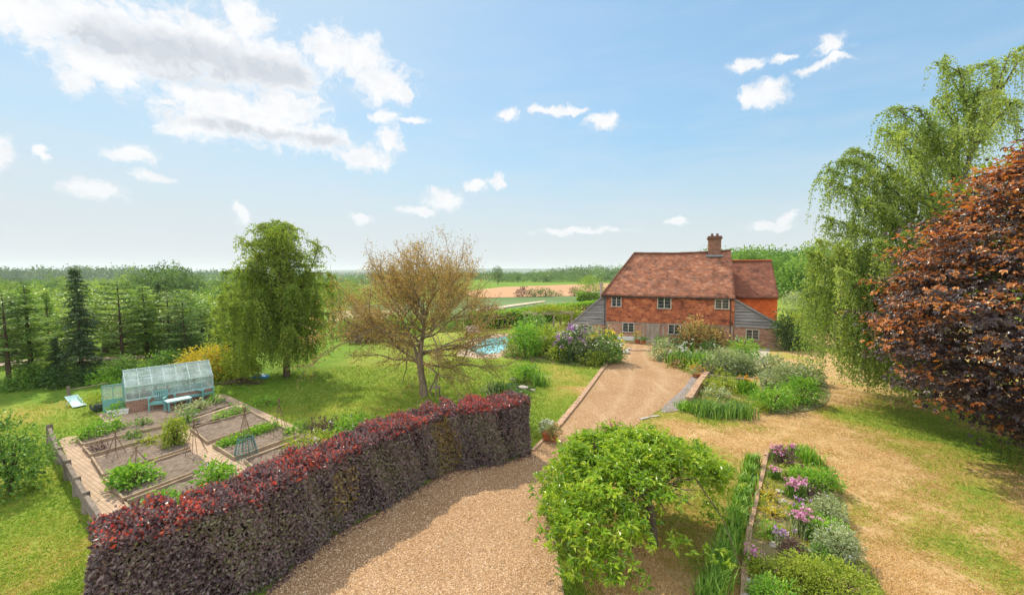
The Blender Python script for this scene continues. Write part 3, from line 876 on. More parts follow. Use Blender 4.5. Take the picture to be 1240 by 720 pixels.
def boards(name, apex, low, sx, z_bot, t, parent):
    """weatherboarded triangle: apex (s,z) beside the wall at s=sx, slope down to low (s,z), horizontal bottom"""
    mb = MB(); z = z_bot; h = 0.30; k = 0
    rr_ = random.Random(7)
    while z < apex[1] - .05:
        zt = min(z + h, apex[1] - .02)
        def edge(zz):
            f = (zz - low[1]) / (apex[1] - low[1]); f = min(max(f, 0), 1)
            return low[0] + (apex[0] - low[0]) * f
        e0, e1 = edge(z), edge(zt)
        y0 = t - .10 - rr_.uniform(0, .03); y1 = t - .012
        mb.hexa([(sx, y0, z), (e0, y0, z), (e0, t, z), (sx, t, z), (sx, y1, zt - .002), (e1, y1, zt - .002), (e1, t, zt - .002), (sx, t, zt - .002)])
        z += h; k += 1
    mb.build(name, BOARD, parent)
def leanto(apex, low, sx, t0, depth, z_bot, wall_s, over, tag_):
    # low: foot of slope, wall_s: outer wall position
    lt = None
    sgn = 1 if low[0] > apex[0] else -1
    boards('weatherboarding', apex, low, sx, z_bot, t0, house)
    a = np.array([apex[0], apex[1] + .05]); b = np.array([low[0], low[1] + .03])
    dirv = (b - a) / np.linalg.norm(b - a); b2 = b + dirv * over
    th = .13; nv = np.array([-dirv[1], dirv[0]]); nv = nv if nv[1] > 0 else -nv
    mb = MB()
    q0, q1 = a, b2; q2, q3 = b2 + nv * th, a + nv * th
    mb.hexa([(q0[0], t0 - .16, q0[1]), (q1[0], t0 - .16, q1[1]), (q1[0], t0 + depth, q1[1]), (q0[0], t0 + depth, q0[1]),
             (q3[0], t0 - .16, q3[1]), (q2[0], t0 - .16, q2[1]), (q2[0], t0 + depth, q2[1]), (q3[0], t0 + depth, q3[1])])
    r_ = mb.build('lean_to_roof', ROOFT, house)
    mb = MB(); mb.beam((q0[0], t0 - .18, q0[1] + .04), (q1[0], t0 - .18, q1[1] + .04), .04, .15)
    mb.build('barge_board', BOARD, r_)
    s_a, s_b = sorted((sx, wall_s))
    box_uv('lean_to_wall', s_a, s_b, t0 + .003, t0 + depth, 0, z_bot - .004, BRICKW, house)
apexL = HP(731.5, 358.5, .3); lowL = HP(693, 390.5, .3)
leanto(apexL, lowL, sL - .06, .3, 6.5, HP(705, 391.5, .3)[1], HP(697, 400, .3)[0], .35, 'l')
window(701, 718, 392.6, 403.5, .3, 3)
MB().box(HP(693.5, 400, .3)[0], HP(700.3, 400, .3)[0], .24, .30, HP(700, 402, .3)[1] - 1.0, HP(700, 392.5, .3)[1]).build('white_panel', WHITE, house)
apexR = HP(886.5, 361.5, .2); lowR = HP(948, 396.0, .2)
leanto(apexR, lowR, sR + .06, .2, 6.0, HP(910, 396.3, .2)[1], HP(942, 410, .2)[0], .25, 'r')
window(903, 919, 398, 411.5, .2, 2)
# rear wing
TW = 2.6
wE = HP(943.5, 361.0, TW - .35); wRz = HP(941, 315.5, TW + 3.4)[1]
sW0 = sR + .05; sW1 = HP(941, 380, TW)[0]
patch('wing_roof', (sW0, TW - .35, wE[1]), (wE[0], TW - .35, wE[1]), (wE[0], TW + 3.4, wRz), (sW0, TW + 3.4, wRz), 20, 12, WINGT, house, sag=0.05, bumpy=0.02, thick=.1)
patch('wing_back_slope', (wE[0], TW + 7.1, wE[1]), (sW0, TW + 7.1, wE[1]), (sW0, TW + 3.42, wRz - .02), (wE[0], TW + 3.42, wRz - .02), 10, 6, WINGT, house, thick=.08)
box_uv('wing_wall', sW0, sW1, TW, TW + 6.8, 0.0, wE[1] - .05, HUNG2, house)
poly = [(sW1 - .1, TW, wE[1]), (sW1 - .1, TW + 6.8, wE[1]), (sW1 - .1, TW + 3.4, wRz - .12)]
MB().add(poly + [(p[0] - .2, p[1], p[2]) for p in poly], [(0, 1, 2), (5, 4, 3), (0, 2, 5, 3), (1, 4, 5, 2)]).build('wing_gable', HUNG2, house)
mb = MB()
for i in range(10):
    a0 = sW0 + (wE[0] - sW0) * i / 10; a1 = sW0 + (wE[0] - sW0) * (i + 1) / 10
    mb.tube([(a0, TW + 3.4, wRz + .03), (a1, TW + 3.4, wRz + .03)], .10, 8)
mb.build('wing_ridge_tiles', HUNG2, house)
# chimney straddling the ridge near the right gable
tc_ = TR + .15
c0, _ = HP(857.5, 300, tc_); c1, _ = HP(872.5, 300, tc_); zt = HP(865, 286, tc_)[1]
cw = .55
ch = box_uv('chimney', c0, c1, tc_ - cw, tc_ + cw, rR[1] - 1.0, zt - .38, CHIMB, roof)
mb = MB()
for (o_, za, zb) in ((.05, zt - .379, zt - .28), (.11, zt - .279, zt - .12), (.04, zt - .119, zt)):
    mb.box(c0 - o_, c1 + o_, tc_ - cw - o_, tc_ + cw + o_, za, zb)
mb.build('chimney_cap', CHIMB, roof)
for f in (.3, .72):
    cx = c0 + (c1 - c0) * f
    MB().lathe((cx, tc_, zt), [(.15, 0), (.13, .05), (.11, .22), (.14, .27), (.10, .28)], 12).build('chimney_pot', CHIMB, roof)
mb = MB(); mb.box(c0 - .25, c1 + .2, tc_ - cw - .28, tc_ - cw - .03, rR[1] - .62, rR[1] - .42); mb.build('lead_flashing', LEADGREY, roof)
# flue pipe over the left lean-to
sf, zf = HP(728, 343, 2.0)
mb = MB(); mb.tube([(sf, 2.0, zf - 1.6), (sf, 2.0, zf - .15)], .13, 10); mb.tube([(sf, 2.0, zf - .15), (sf, 2.0, zf + .1)], .2, 10)
mb.build('flue', STONE, house)
# ------------------------------------------------------------------ foliage tools
def unit(v):
    return v / np.maximum(np.linalg.norm(v, axis=-1, keepdims=True), 1e-9)
def rdirs(rng, k):
    return unit(rng.normal(size=(k, 3)))

def leaf_geo(rng, P, A, L, Wd, up=None, fold=0.22, droop=0.12):
    """one pointed, folded leaf per row: base P, axis A, length L, width Wd, face turned towards up"""
    k = len(P)
    A = unit(A)
    if up is None: up = np.array([0, 0, 1.0]) + rng.normal(size=(k, 3)) * 0.55
    B = unit(np.cross(A, up)); Nn = np.cross(B, A)
    L = np.broadcast_to(np.asarray(L, float), (k,))[:, None]; Wd = np.broadcast_to(np.asarray(Wd, float), (k,))[:, None]
    V = np.empty((k, 4, 3))
    V[:, 0] = P
    V[:, 1] = P + A * L * 0.45 + B * Wd * 0.5 + Nn * Wd * fold
    V[:, 2] = P + A * L - Nn * L * droop
    V[:, 3] = P + A * L * 0.45 - B * Wd * 0.5 + Nn * Wd * fold
    return V.reshape(-1, 3), np.arange(4 * k).reshape(k, 4)

def lumps(rng, D, k=12, amp=0.3, width=0.45):
    B = rdirs(rng, k); h = rng.uniform(-0.5, 1.0, k) * amp
    r = np.ones(len(D))
    for b, a in zip(B, h):
        ang = np.arccos(np.clip(D @ b, -1, 1))
        r += a * np.exp(-(ang / width) ** 2)
    return r

def crown_leaves(rng, c, rad, ncl, nper, clr, L, wr=0.55, lamp=0.3, inner=0.55, hemi=-1.0, spread=0.8, flat=0.7, droop=0.0, tintclump=0.5):
    """leaf clumps over a lumpy crown: returns vertices, faces, tints"""
    D = rdirs(rng, ncl * 3); D = D[D[:, 2] > hemi][:ncl]
    ncl = len(D)
    r = lumps(rng, D, 14, lamp) * (1 - (1 - inner) * rng.random(ncl) ** 2.0)
    C = np.asarray(c) + D * np.asarray(rad) * r[:, None]
    off = rng.normal(size=(ncl, nper, 3)) * clr * np.array([1, 1, flat]) * rng.uniform(0.6, 1.3, (ncl, 1, 1))
    P = (C[:, None] + off).reshape(-1, 3)
    out = np.repeat(D, nper, 0)
    A = unit(out * 0.5 + unit(off.reshape(-1, 3)) * spread + rng.normal(size=P.shape) * 0.35 + np.array([0, 0, -droop]))
    Ls = L * rng.uniform(0.65, 1.25, len(P))
    V, F = leaf_geo(rng, P, A, Ls, Ls * wr)
    tint = np.clip(np.repeat(rng.random(ncl), nper) * tintclump + rng.random(len(P)) * (1 - tintclump), 0, 1)
    return V, F, tint

def join_geo(lst):
    Vs = []; Fs = []; Ts = []; o = 0
    for V, F, t in lst:
        Vs.append(V); Fs.append(F + o); Ts.append(t); o += len(V)
    return np.concatenate(Vs), np.concatenate(Fs), np.concatenate(Ts)

def bez(p0, p1, p2, k):
    t = np.linspace(0, 1, k)[:, None]
    return (1 - t) ** 2 * np.asarray(p0) + 2 * t * (1 - t) * np.asarray(p1) + t * t * np.asarray(p2)

def pal(*c): return list(c)
L_MID = leafmat('leaf_mid', [(0.056, 0.142, 0.026), (0.113, 0.235, 0.042), (0.189, 0.339, 0.06), (0.32, 0.471, 0.094)])
L_BRIGHT = leafmat('leaf_bright', [(0.074, 0.196, 0.022), (0.15, 0.346, 0.032), (0.256, 0.466, 0.044), (0.45, 0.6, 0.074)])
L_GREY = leafmat('leaf_greygreen', [(0.125, 0.177, 0.093), (0.25, 0.312, 0.156), (0.396, 0.459, 0.25), (0.626, 0.667, 0.416)])
L_DARK = leafmat('leaf_dark', [(0.026, 0.07, 0.02), (0.052, 0.113, 0.031), (0.086, 0.166, 0.043), (0.157, 0.244, 0.07)])
L_LIME = leafmat('leaf_lime', [(0.132, 0.198, 0.022), (0.242, 0.33, 0.033), (0.363, 0.44, 0.05), (0.506, 0.506, 0.077)])
L_GOLD = leafmat('leaf_gold', [(.25, .22, .03), (.45, .38, .04), (.62, .50, .05), (.66, .44, .06)])
L_BIRCH = leafmat('leaf_birch', [(.105, .175, .026), (.175, .275, .040), (.255, .355, .052), (.38, .44, .09)], 0.55)
L_BIRCH2 = leafmat('leaf_birch_silver', [(0.122, 0.198, 0.042), (0.217, 0.32, 0.066), (0.33, 0.443, 0.094), (0.546, 0.621, 0.17)], 0.45)
L_LARCH = leafmat('leaf_larch', [(0.113, 0.216, 0.063), (0.203, 0.343, 0.102), (0.316, 0.469, 0.126), (0.482, 0.596, 0.179)], 0.45)
L_SPRUCE = leafmat('leaf_spruce', [(.045, .090, .045), (.075, .140, .060), (.115, .185, .08), (.17, .24, .11)], 0.2)
L_PINE = leafmat('leaf_pine', [(0.072, 0.147, 0.046), (0.127, 0.23, 0.069), (0.216, 0.332, 0.089), (0.356, 0.458, 0.127)], 0.25)
L_WOOD1 = leafmat('leaf_wood_pale', [(0.12, 0.2, 0.036), (0.2, 0.319, 0.053), (0.319, 0.439, 0.07), (0.459, 0.559, 0.099)], 0.3)
L_WOOD2 = leafmat('leaf_wood_deep', [(0.044, 0.11, 0.036), (0.09, 0.169, 0.049), (0.15, 0.25, 0.071), (0.24, 0.35, 0.1)], 0.25)
L_BARE = leafmat('leaf_rust', [(.19, .195, .045), (.29, .235, .065), (.43, .25, .075), (.49, .39, .16)], 0.35)
L_MEDLAR = leafmat('leaf_medlar', [(.085, .180, .014), (.190, .350, .022), (.350, .500, .032), (.62, .64, .09)], 0.38, 0.34, 0.6)
L_PURPLE = leafmat('leaf_purple', [(.034, .024, .028), (.062, .040, .043), (.105, .078, .070), (.15, .12, .07), (.50, .17, .035), (.64, .29, .06)], 0.30, 0.40, 0.65, (1.3, .95, .6))
L_BEECH = leafmat('leaf_copper_beech', [(.056, .040, .045), (.135, .100, .100), (.28, .205, .205), (.22, .235, .115), (.38, .30, .08), (.28, .12, .12), (.56, .07, .05), (.60, .17, .065)], 0.32, 0.36, 0.65, (1.4, .85, .65))
L_SMOKE = leafmat('leaf_smoke', [(0.072, 0.043, 0.051), (0.131, 0.072, 0.08), (0.174, 0.109, 0.102), (0.246, 0.174, 0.131)])
L_CLIMBER = leafmat('leaf_climber', [(.13, .18, .04), (.27, .27, .08), (.56, .34, .13), (.68, .44, .21)], 0.3)
L_BLADE = leafmat('leaf_blade', [(0.07, 0.174, 0.024), (0.139, 0.295, 0.038), (0.227, 0.418, 0.052), (0.418, 0.557, 0.104)], 0.35)
P_PINK = leafmat('petal_pink', [(.55, .16, .32), (.70, .28, .46), (.80, .42, .58), (.88, .62, .74)], 0.3, 0.6, 0.1, (1, .9, .9))
P_VIOLET = leafmat('petal_violet', [(.30, .12, .36), (.42, .20, .46), (.55, .32, .56), (.66, .48, .64)], 0.3, 0.6, 0.1, (1, .9, 1))
P_LILAC = leafmat('petal_lilac', [(.30, .15, .36), (.45, .25, .50), (.55, .37, .58), (.62, .5, .62)], 0.3, 0.6, 0.1, (1, .9, 1))
P_YELLOW = leafmat('petal_yellow', [(.60, .46, .02), (.75, .58, .03), (.85, .68, .05), (.9, .8, .2)], 0.3, 0.6, 0.1, (1, 1, .7))
P_WHITE = leafmat('petal_white', [(.6, .6, .55), (.7, .7, .66), (.78, .78, .75), (.8, .8, .78)], 0.3, 0.6, 0.1, (1, 1, 1))
P_ORANGE = leafmat('petal_orange', [(.60, .20, .02), (.72, .30, .03), (.80, .42, .05), (.85, .6, .1)], 0.3, 0.6, 0.1, (1, 1, .7))
P_SALMON = leafmat('petal_salmon', [(.55, .25, .18), (.65, .33, .25), (.7, .42, .33), (.72, .52, .42)], 0.3, 0.6, 0.1, (1, .9, .8))

def stems(rng, h, r, k, mat, parent, name='stems'):
    mb = MB()
    for i in range(k):
        th = rng.uniform(0, 6.28); rr = r * rng.uniform(.15, .6)
        mb.tube([(0, 0, -.03), (rr * .4 * math.cos(th), rr * .4 * math.sin(th), h * .35), (rr * math.cos(th), rr * math.sin(th), h * .75)], [.03 * h ** .5 + .008, .02 * h ** .5 + .005, .008], 5)
    return mb.build(name, mat, parent)

SEED = [100]
def shrub(label, cat, px, py, wpx, hpx, mat, name='shrub', flowers=None, fl_frac=0.35, leafpx=3.4, dense=3.8, group=None, lamp=0.25, wr=0.55, dyscale=0.85, zbase=None, fl_side=None, fl_px=3.0, fl_top=0.35):
    """a leafy bush standing at ground pixel (px, py), about wpx wide and hpx tall in the photograph"""
    SEED[0] += 1
    rng = np.random.default_rng(SEED[0])
    p = G(px, py)
    D = p[1]; s = D / FPX * 1.0
    r = wpx * s / 2; h = hpx * s
    p = G(px, py - 0); p = np.array([p[0], p[1] + r * dyscale * .55, 0.0])
    p[2] = T(p[0], p[1]) if zbase is None else zbase
    t = thing(name, label, cat, p, 0, group)
    L = float(np.clip(leafpx * s, 0.03, 0.35))
    n = int(dense * wpx * hpx / (leafpx ** 2 * wr * .5))
    n = max(220, min(n, 26000))
    nper = 14; ncl = max(12, n // nper)
    V, F, tn = crown_leaves(rng, (0, 0, h * .42), (r * .92, r * dyscale, h * .52), ncl, nper, L * 1.1, L, wr, lamp, .45, -.75, .8, .8, .05)
    V[:, 2] = np.maximum(V[:, 2], -0.02)
    np_mesh('leaves', V, F, mat, t, tn)
    stems(rng, h, r, 6, BARK, t)
    if flowers is not None:
        k = int(fl_frac * wpx * hpx / (fl_px ** 2 * .5)) // 5 * 5 + 5
        D3 = rdirs(rng, k * 4); D3 = D3[D3[:, 2] > fl_top]
        if fl_side is not None: D3 = D3[(D3[:, 0] * fl_side[0] + D3[:, 1] * fl_side[1]) > fl_side[2]]
        D3 = D3[:k]
        nf = len(D3) // 5
        Cc = D3[:nf] * np.array([r * 1.0, r * dyscale * 1.05, h * .60]) * lumps(np.random.default_rng(SEED[0]), D3[:nf], 6, .12)[:, None] + np.array([0, 0, h * .43])
        fs = fl_px * s
        P = np.repeat(Cc, 5, 0) + rng.normal(size=(nf * 5, 3)) * fs * .35
        A = unit(np.repeat(D3[:nf], 5, 0) + rng.normal(size=P.shape) * .8)
        Ls = fs * rng.uniform(.5, 1.0, len(P))
        V, F = leaf_geo(rng, P, A, Ls, Ls * .8)
        np_mesh('blossom', V, F, flowers, t, rng.random(len(P)))
    return t

def blades_geo(rng, P, H, Wd, lean=0.5):
    k = len(P)
    th = rng.uniform(0, 2 * PI, k); d = np.stack([np.cos(th), np.sin(th), np.zeros(k)], 1)
    sd = np.stack([-d[:, 1], d[:, 0], d[:, 2]], 1)
    H = np.broadcast_to(H, (k,))[:, None]; ln = (lean * rng.uniform(.2, 1.2, k))[:, None]
    Wd = np.broadcast_to(Wd, (k,))[:, None]
    m1 = P + np.array([0, 0, 1]) * H * .6 + d * H * ln * .25
    tip = P + np.array([0, 0, 1]) * H * (1 - ln * .35) + d * H * ln * .85
    V = np.empty((k, 5, 3))
    V[:, 0] = P - sd * Wd / 2; V[:, 1] = P + sd * Wd / 2; V[:, 2] = m1 + sd * Wd * .4; V[:, 3] = m1 - sd * Wd * .4; V[:, 4] = tip
    base = (np.arange(k) * 5)[:, None]
    F1 = base + np.array([0, 1, 2, 3]); F2 = base + np.array([3, 2, 4, 4])
    return V.reshape(-1, 3), np.concatenate([F1]), F2

def blade_mesh(name, rng, P, H, Wd, mat, parent, lean=.5):
    k = len(P)
    V, F1, F2 = blades_geo(rng, P, H, Wd, lean)
    # tips as kite quads: reuse the middle edge
    V = V.reshape(k, 5, 3)
    W_ = np.empty((k, 7, 3)); W_[:, :5] = V; W_[:, 5] = V[:, 4] * .999 + V[:, 2] * .001; W_[:, 6] = V[:, 4]
    base = (np.arange(k) * 7)[:, None]
    F = np.concatenate([base + np.array([0, 1, 2, 3]), base + np.array([3, 2, 5, 6])])
    tn = rng.random(k)
    return np_mesh(name, W_.reshape(-1, 3), F, mat, parent, np.concatenate([tn, tn]))

def clump(label, cat, px, py, wpx, hpx, mat=None, name='grassy_plant', n=160, lean=.6, flowers=None, nfl=14, group=None, wpxb=1.2, fl_px=3.5):
    """a tuft of strap leaves, with or without flower heads above it"""
    SEED[0] += 1; rng = np.random.default_rng(SEED[0])
    p = G(px, py); s = p[1] / FPX
    r = wpx * s / 2; h = hpx * s
    p = np.array([p[0], p[1] + r * .4, T(p[0], p[1])])
    t = thing(name, label, cat, p, 0, group)
    q = rng.normal(size=(n, 2)) * r * .42
    P = np.concatenate([q, np.zeros((n, 1)) - .01], 1)
    blade_mesh('leaves', rng, P, h * rng.uniform(.5, 1.05, n), max(.006, wpxb * s), mat or L_BLADE, t, lean)
    if flowers is not None:
        q = rng.normal(size=(nfl, 2)) * r * .45
        Cc = np.concatenate([q, (h * rng.uniform(.75, 1.1, nfl))[:, None]], 1)
        mb = MB()
        for c in Cc: mb.tube([(c[0] * .7, c[1] * .7, 0), c], max(.004, .25 * s), 4)
        mb.build('flower_stalks', L_BLADE, t)
        fs = fl_px * s
        P = np.repeat(Cc, 7, 0) + rng.normal(size=(nfl * 7, 3)) * fs * .22
        V, F = leaf_geo(rng, P, rdirs(rng, len(P)), fs * .7, fs * .5)
        np_mesh('blossom', V, F, flowers, t, rng.random(len(P)))
    return t

def hedge_geo(rng, pts, width, height, n, L, wr=.6, rough=.07, face=None):
    """clipped hedge: leaves over front, top, back and ends of a wall along pts (front foot line); back lies to the left of travel"""
    pts = np.array([np.array(p[:2], float) for p in pts])
    seg = np.linalg.norm(np.diff(pts, axis=0), axis=1); cum = np.concatenate([[0], np.cumsum(seg)]); tot = cum[-1]
    def at(s):
        i = np.clip(np.searchsorted(cum, s, 'right') - 1, 0, len(seg) - 1)
        f = (s - cum[i]) / seg[i]
        p = pts[i] * (1 - f)[:, None] + pts[i + 1] * f[:, None]
        d = (pts[i + 1] - pts[i]) / seg[i][:, None]
        return p, d
    areas = np.array([tot * height, tot * width, tot * height * .6, width * height, width * height])
    which = rng.choice(5, n, p=areas / areas.sum())
    s = rng.random(n) * tot; s[which == 3] = 0.001; s[which == 4] = tot - .001
    w = rng.random(n); z = rng.random(n)
    w = np.where(which == 0, 0, np.where(which == 2, 1, w)); z = np.where(which == 1, 1, z)
    p, d = at(s)
    left = np.stack([-d[:, 1], d[:, 0]], 1)
    xy = p + left * (w * width)[:, None]
    P = np.concatenate([xy, (z * height)[:, None]], 1)
    Nn = np.zeros((n, 3))
    Nn[which == 0, :2] = -left[which == 0]; Nn[which == 2, :2] = left[which == 2]; Nn[which == 1, 2] = 1
    Nn[which == 3, :2] = -d[which == 3]; Nn[which == 4, :2] = d[which == 4]
    und = rough * (np.sin(s * 2.1) * .6 + np.sin(s * 5.3 + z * 4) * .5 + np.sin(s * 9.1 + z * 7 + w * 6) * .4)
    depth = -np.abs(rng.normal(size=n)) * rough * 1.1
    P = P + Nn * (und + depth + .02)[:, None]
    A = unit(Nn * .35 + rng.normal(size=(n, 3)) * .6 + np.array([0, 0, .25]))
    up = Nn + rng.normal(size=(n, 3)) * .55 + np.array([0, 0, .35])
    Ls = L * rng.uniform(.7, 1.25, n)
    V, F = leaf_geo(rng, P, A, Ls, Ls * wr, up)
    return V, F, which, s / tot, z, P

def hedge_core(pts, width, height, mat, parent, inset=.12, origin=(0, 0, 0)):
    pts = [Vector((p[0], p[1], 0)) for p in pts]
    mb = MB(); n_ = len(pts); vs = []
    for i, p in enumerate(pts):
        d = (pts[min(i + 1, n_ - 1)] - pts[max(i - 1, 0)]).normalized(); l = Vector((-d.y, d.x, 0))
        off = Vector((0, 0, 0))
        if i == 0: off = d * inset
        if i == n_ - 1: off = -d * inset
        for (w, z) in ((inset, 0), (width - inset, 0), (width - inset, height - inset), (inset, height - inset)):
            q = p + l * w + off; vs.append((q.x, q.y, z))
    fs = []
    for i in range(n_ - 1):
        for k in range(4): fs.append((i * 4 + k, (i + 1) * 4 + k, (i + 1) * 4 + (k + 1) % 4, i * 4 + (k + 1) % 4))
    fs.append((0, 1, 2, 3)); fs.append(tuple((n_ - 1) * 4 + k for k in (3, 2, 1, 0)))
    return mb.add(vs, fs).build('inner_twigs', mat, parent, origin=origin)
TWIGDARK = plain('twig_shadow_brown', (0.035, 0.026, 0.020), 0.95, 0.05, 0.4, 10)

# ------------------------------------------------------------------ tree builders
def weeping(rng, height, limbs, strands_per_m, len_rng, L, step, twigs_mb, leafout, ground=.5, sway=(0, 0), nsub=2, tintlo=0.0):
    """limbs: list of polylines (arrays of points). Hanging strands start along the outer part of each."""
    Ps = []; As = []; Ts = []
    for lb in limbs:
        lb = np.asarray(lb); segl = np.linalg.norm(np.diff(lb, axis=0), axis=1); cum = np.concatenate([[0], np.cumsum(segl)]); tot = cum[-1]
        k = max(3, int(tot * strands_per_m))
        lt = rng.random() * .5
        for j in range(k):
            s = tot * (0.25 + 0.75 * rng.random() ** .8)
            i = min(np.searchsorted(cum, s, 'right') - 1, len(segl) - 1); f = (s - cum[i]) / segl[i]
            p = lb[i] * (1 - f) + lb[i + 1] * f
            dirh = rng.normal(size=2); dirh /= np.linalg.norm(dirh)
            reach = rng.uniform(.15, .75)
            ln = rng.uniform(*len_rng)
            ln = min(ln, max(.3, p[2] - ground - rng.uniform(0, .9)))
            m = np.array([p[0] + dirh[0] * reach, p[1] + dirh[1] * reach, p[2] + rng.uniform(.0, .3)])
            e = np.array([m[0] + dirh[0] * reach * .35 + sway[0] * ln, m[1] + dirh[1] * reach * .35 + sway[1] * ln, p[2] - ln])
            nn_ = max(4, int((ln + reach) / step))
            c = bez(p, m, e, nn_)
            if rng.random() < .5: twigs_mb.tube([c[0], c[nn_ // 2], c[-1]], [.012, .008, .004], 3, False)
            for q in range(2):
                Ps.append(c + rng.normal(size=c.shape) * .06)
                a = np.diff(c, axis=0, append=c[-1:] + (c[-1:] - c[-2:-1]))
                As.append(unit(a) * .5 + rng.normal(size=c.shape) * .65 + np.array([0, 0, -.35]))
                Ts.append(np.clip(lt + rng.random(nn_) * .6, 0, 1))
    P = np.concatenate(Ps); A = np.concatenate(As); tn = np.concatenate(Ts)
    Ls = L * rng.uniform(.7, 1.2, len(P))
    V, F = leaf_geo(rng, P, A, Ls, Ls * .62, up=rng.normal(size=P.shape) * .7 + np.array([0, 0, .6]))
    leafout.append((V, F, tn))

def conifer_proto(name, label, seed, h, rmax, mat, kind, group):
    rng = np.random.default_rng(seed)
    t = thing(name, label, 'tree', (0, 0, -50), 0, group)
    mb = MB()
    lean = rng.normal(size=2) * .02 * h
    mb.tube([(0, 0, -.2), (lean[0] * .3, lean[1] * .3, h * .4), (lean[0], lean[1], h)], [.018 * h + .03, .012 * h + .02, .015], 7)
    Ps = []; As = []; Ts = []
    z = h * {'larch': .15, 'pine': .20, 'spruce': .05}[kind]
    while z < h * .985:
        f = z / h
        if kind == 'spruce': rr = rmax * (1 - f) ** .8 * (.8 + .3 * math.sin(f * 23 + seed) * (rng.random() + .2)) + .12; nb = 8; dz = .27
        elif kind == 'larch': rr = rmax * (1 - f) ** .6 * (.75 + .25 * math.sin(f * 9 + seed)) * min(1, .5 + f * 2.2) + .15; nb = 6; dz = .34
        else: rr = rmax * (math.sin(min(1, f * 1.25) * PI * .8) * .8 + .25) * (1 if f < .93 else .6); nb = 5; dz = .50
        th0 = rng.uniform(0, 6.28)
        for b in range(nb):
            if rng.random() < .2: continue
            th = th0 + b * 2 * PI / nb + rng.normal() * .25
            ln = rr * rng.uniform(.4, 1.2)
            d = np.array([math.cos(th), math.sin(th), 0])
            o = np.array([lean[0] * f, lean[1] * f, z])
            rise = {'spruce': -.18, 'larch': .02, 'pine': .12}[kind] * ln
            tip = {'spruce': -.05, 'larch': .10, 'pine': .06}[kind] * ln
            k = max(3, int(ln / (.10 if kind != 'pine' else .085)))
            c = bez(o, o + d * ln * .55 + np.array([0, 0, rise]), o + d * ln + np.array([0, 0, rise * .8 + tip]), k)
            mb.tube([c[0], c[k // 2], c[-1]], [.02 + .012 * ln, .014, .005], 4, False)
            sd = np.array([-d[1], d[0], 0])
            c = c[int(k * (.12 if kind != 'pine' else .3)):]
            lt = rng.random() * .45
            for sgn in (-1, 1, 0):
                fan = (1 - np.linspace(0, 1, len(c)) ** 2 * .7)[:, None] * .28 * ln if sgn else 0
                reps = 2 if sgn else 1
                for q in range(reps):
                    u = rng.random((len(c), 1))
                    Ps.append(c + sd * sgn * fan * u + rng.normal(size=c.shape) * .04 - np.array([0, 0, 1]) * u * .05)
                    As.append(d * .7 + sd * sgn * .6 + rng.normal(size=c.shape) * .25 + np.array([0, 0, -.22 if kind == 'spruce' else .05]))
                    Ts.append(np.clip(lt + rng.random(len(c)) * .6, 0, 1))
        z += dz * rng.uniform(.8, 1.25) * (1.15 - .4 * f)
    P = np.concatenate(Ps); A = np.concatenate(As)
    P[:, 0] += .12 * np.sin(P[:, 2] * 1.9 + seed); P[:, 1] += .12 * np.sin(P[:, 2] * 1.4 + seed)
    Ls = {'spruce': .26, 'larch': .25, 'pine': .27}[kind] * rng.uniform(.7, 1.2, len(P))
    V, F = leaf_geo(rng, P, A, Ls, Ls * .38, up=np.array([0, 0, 1]) + rng.normal(size=P.shape) * .35)
    mb.build('trunk', BARK, t)
    np_mesh('crown', V, F, mat, t, np.concatenate(Ts))
    return t

def broadleaf_proto(name, label, seed, h, r, mat, ncl, nper, L, group, trunk_frac=.25, lamp=.4):
    rng = np.random.default_rng(seed)
    t = thing(name, label, 'tree', (0, 0, -60), 0, group)
    mb = MB()
    mb.tube([(0, 0, -.3), (.05 * r, 0, h * .4), (0, .05 * r, h * .8)], [.03 * h, .02 * h, .005 * h], 7)
    for i in range(8):
        th = rng.uniform(0, 6.28); z0 = h * rng.uniform(.25, .5)
        mb.tube([(0, 0, z0), (r * .4 * math.cos(th), r * .4 * math.sin(th), z0 + h * .15), (r * .8 * math.cos(th), r * .8 * math.sin(th), z0 + h * .28)], [.012 * h, .008 * h, .003 * h], 5)
    mb.build('trunk', BARK, t)
    zc = h * (trunk_frac + (1 - trunk_frac) * .5)
    V, F, tn = crown_leaves(rng, (0, 0, zc), (r, r, h * (1 - trunk_frac) * .5), ncl, nper, L * 1.5, L, .6, lamp, .5, -.8)
    np_mesh('crown', V, F, mat, t, tn)
    return t
# ------------------------------------------------------------------ the copper beech hedge along the drive
rng = np.random.default_rng(11)
hp = [np.array([-7.23, 7.34]), np.array([-6.5, 8.25])] + [G(px, py)[:2] for (px, py) in [(310, 718), (350, 690), (400, 651), (454, 621), (505, 592), (545, 570), (579, 566), (612, 560), (641, 549)]]
hp = catmull(hp, 3)
HH = 2.15
horg = (hp[0][0], hp[0][1], 0.0)
hedge = thing('clipped_hedge', 'long clipped copper beech hedge with red shoots beside the gravel drive', 'hedge', horg)
V, F, which, sf, zf, P = hedge_geo(rng, hp, 1.25, HH, 100000, .092, .62, .11)
m = len(which); u = rng.random(m)
tn = np.where(u < .6, u * .36, u * .36 + .0)
pa = np.sin(sf * 37 + zf * 3) + np.sin(sf * 71 + zf * 5 + 1) * .7 + np.sin(zf * 6 + sf * 20)
front = which == 0
olive = front & (u < np.clip(.50 + .22 * pa, .12, .9)) & (zf < .93)
tn[olive] = rng.uniform(.26, .46, olive.sum())
gold = front & (np.abs(sf - .715 - .02 * np.sin(zf * 5)) < .035) & (rng.random(m) < .55)
gold |= front & (np.abs(sf - .40) < .035) & (zf < .75) & (zf > .25) & (rng.random(m) < .4)
tn[gold] = rng.uniform(.50, .63, gold.sum())
topz = (which == 1) | (front & (zf > .94))
rp = .20 + .08 * sf + .13 * np.sin(sf * 60 + 3 * np.sin(zf * 9)) + .12 * np.sin(sf * 23)
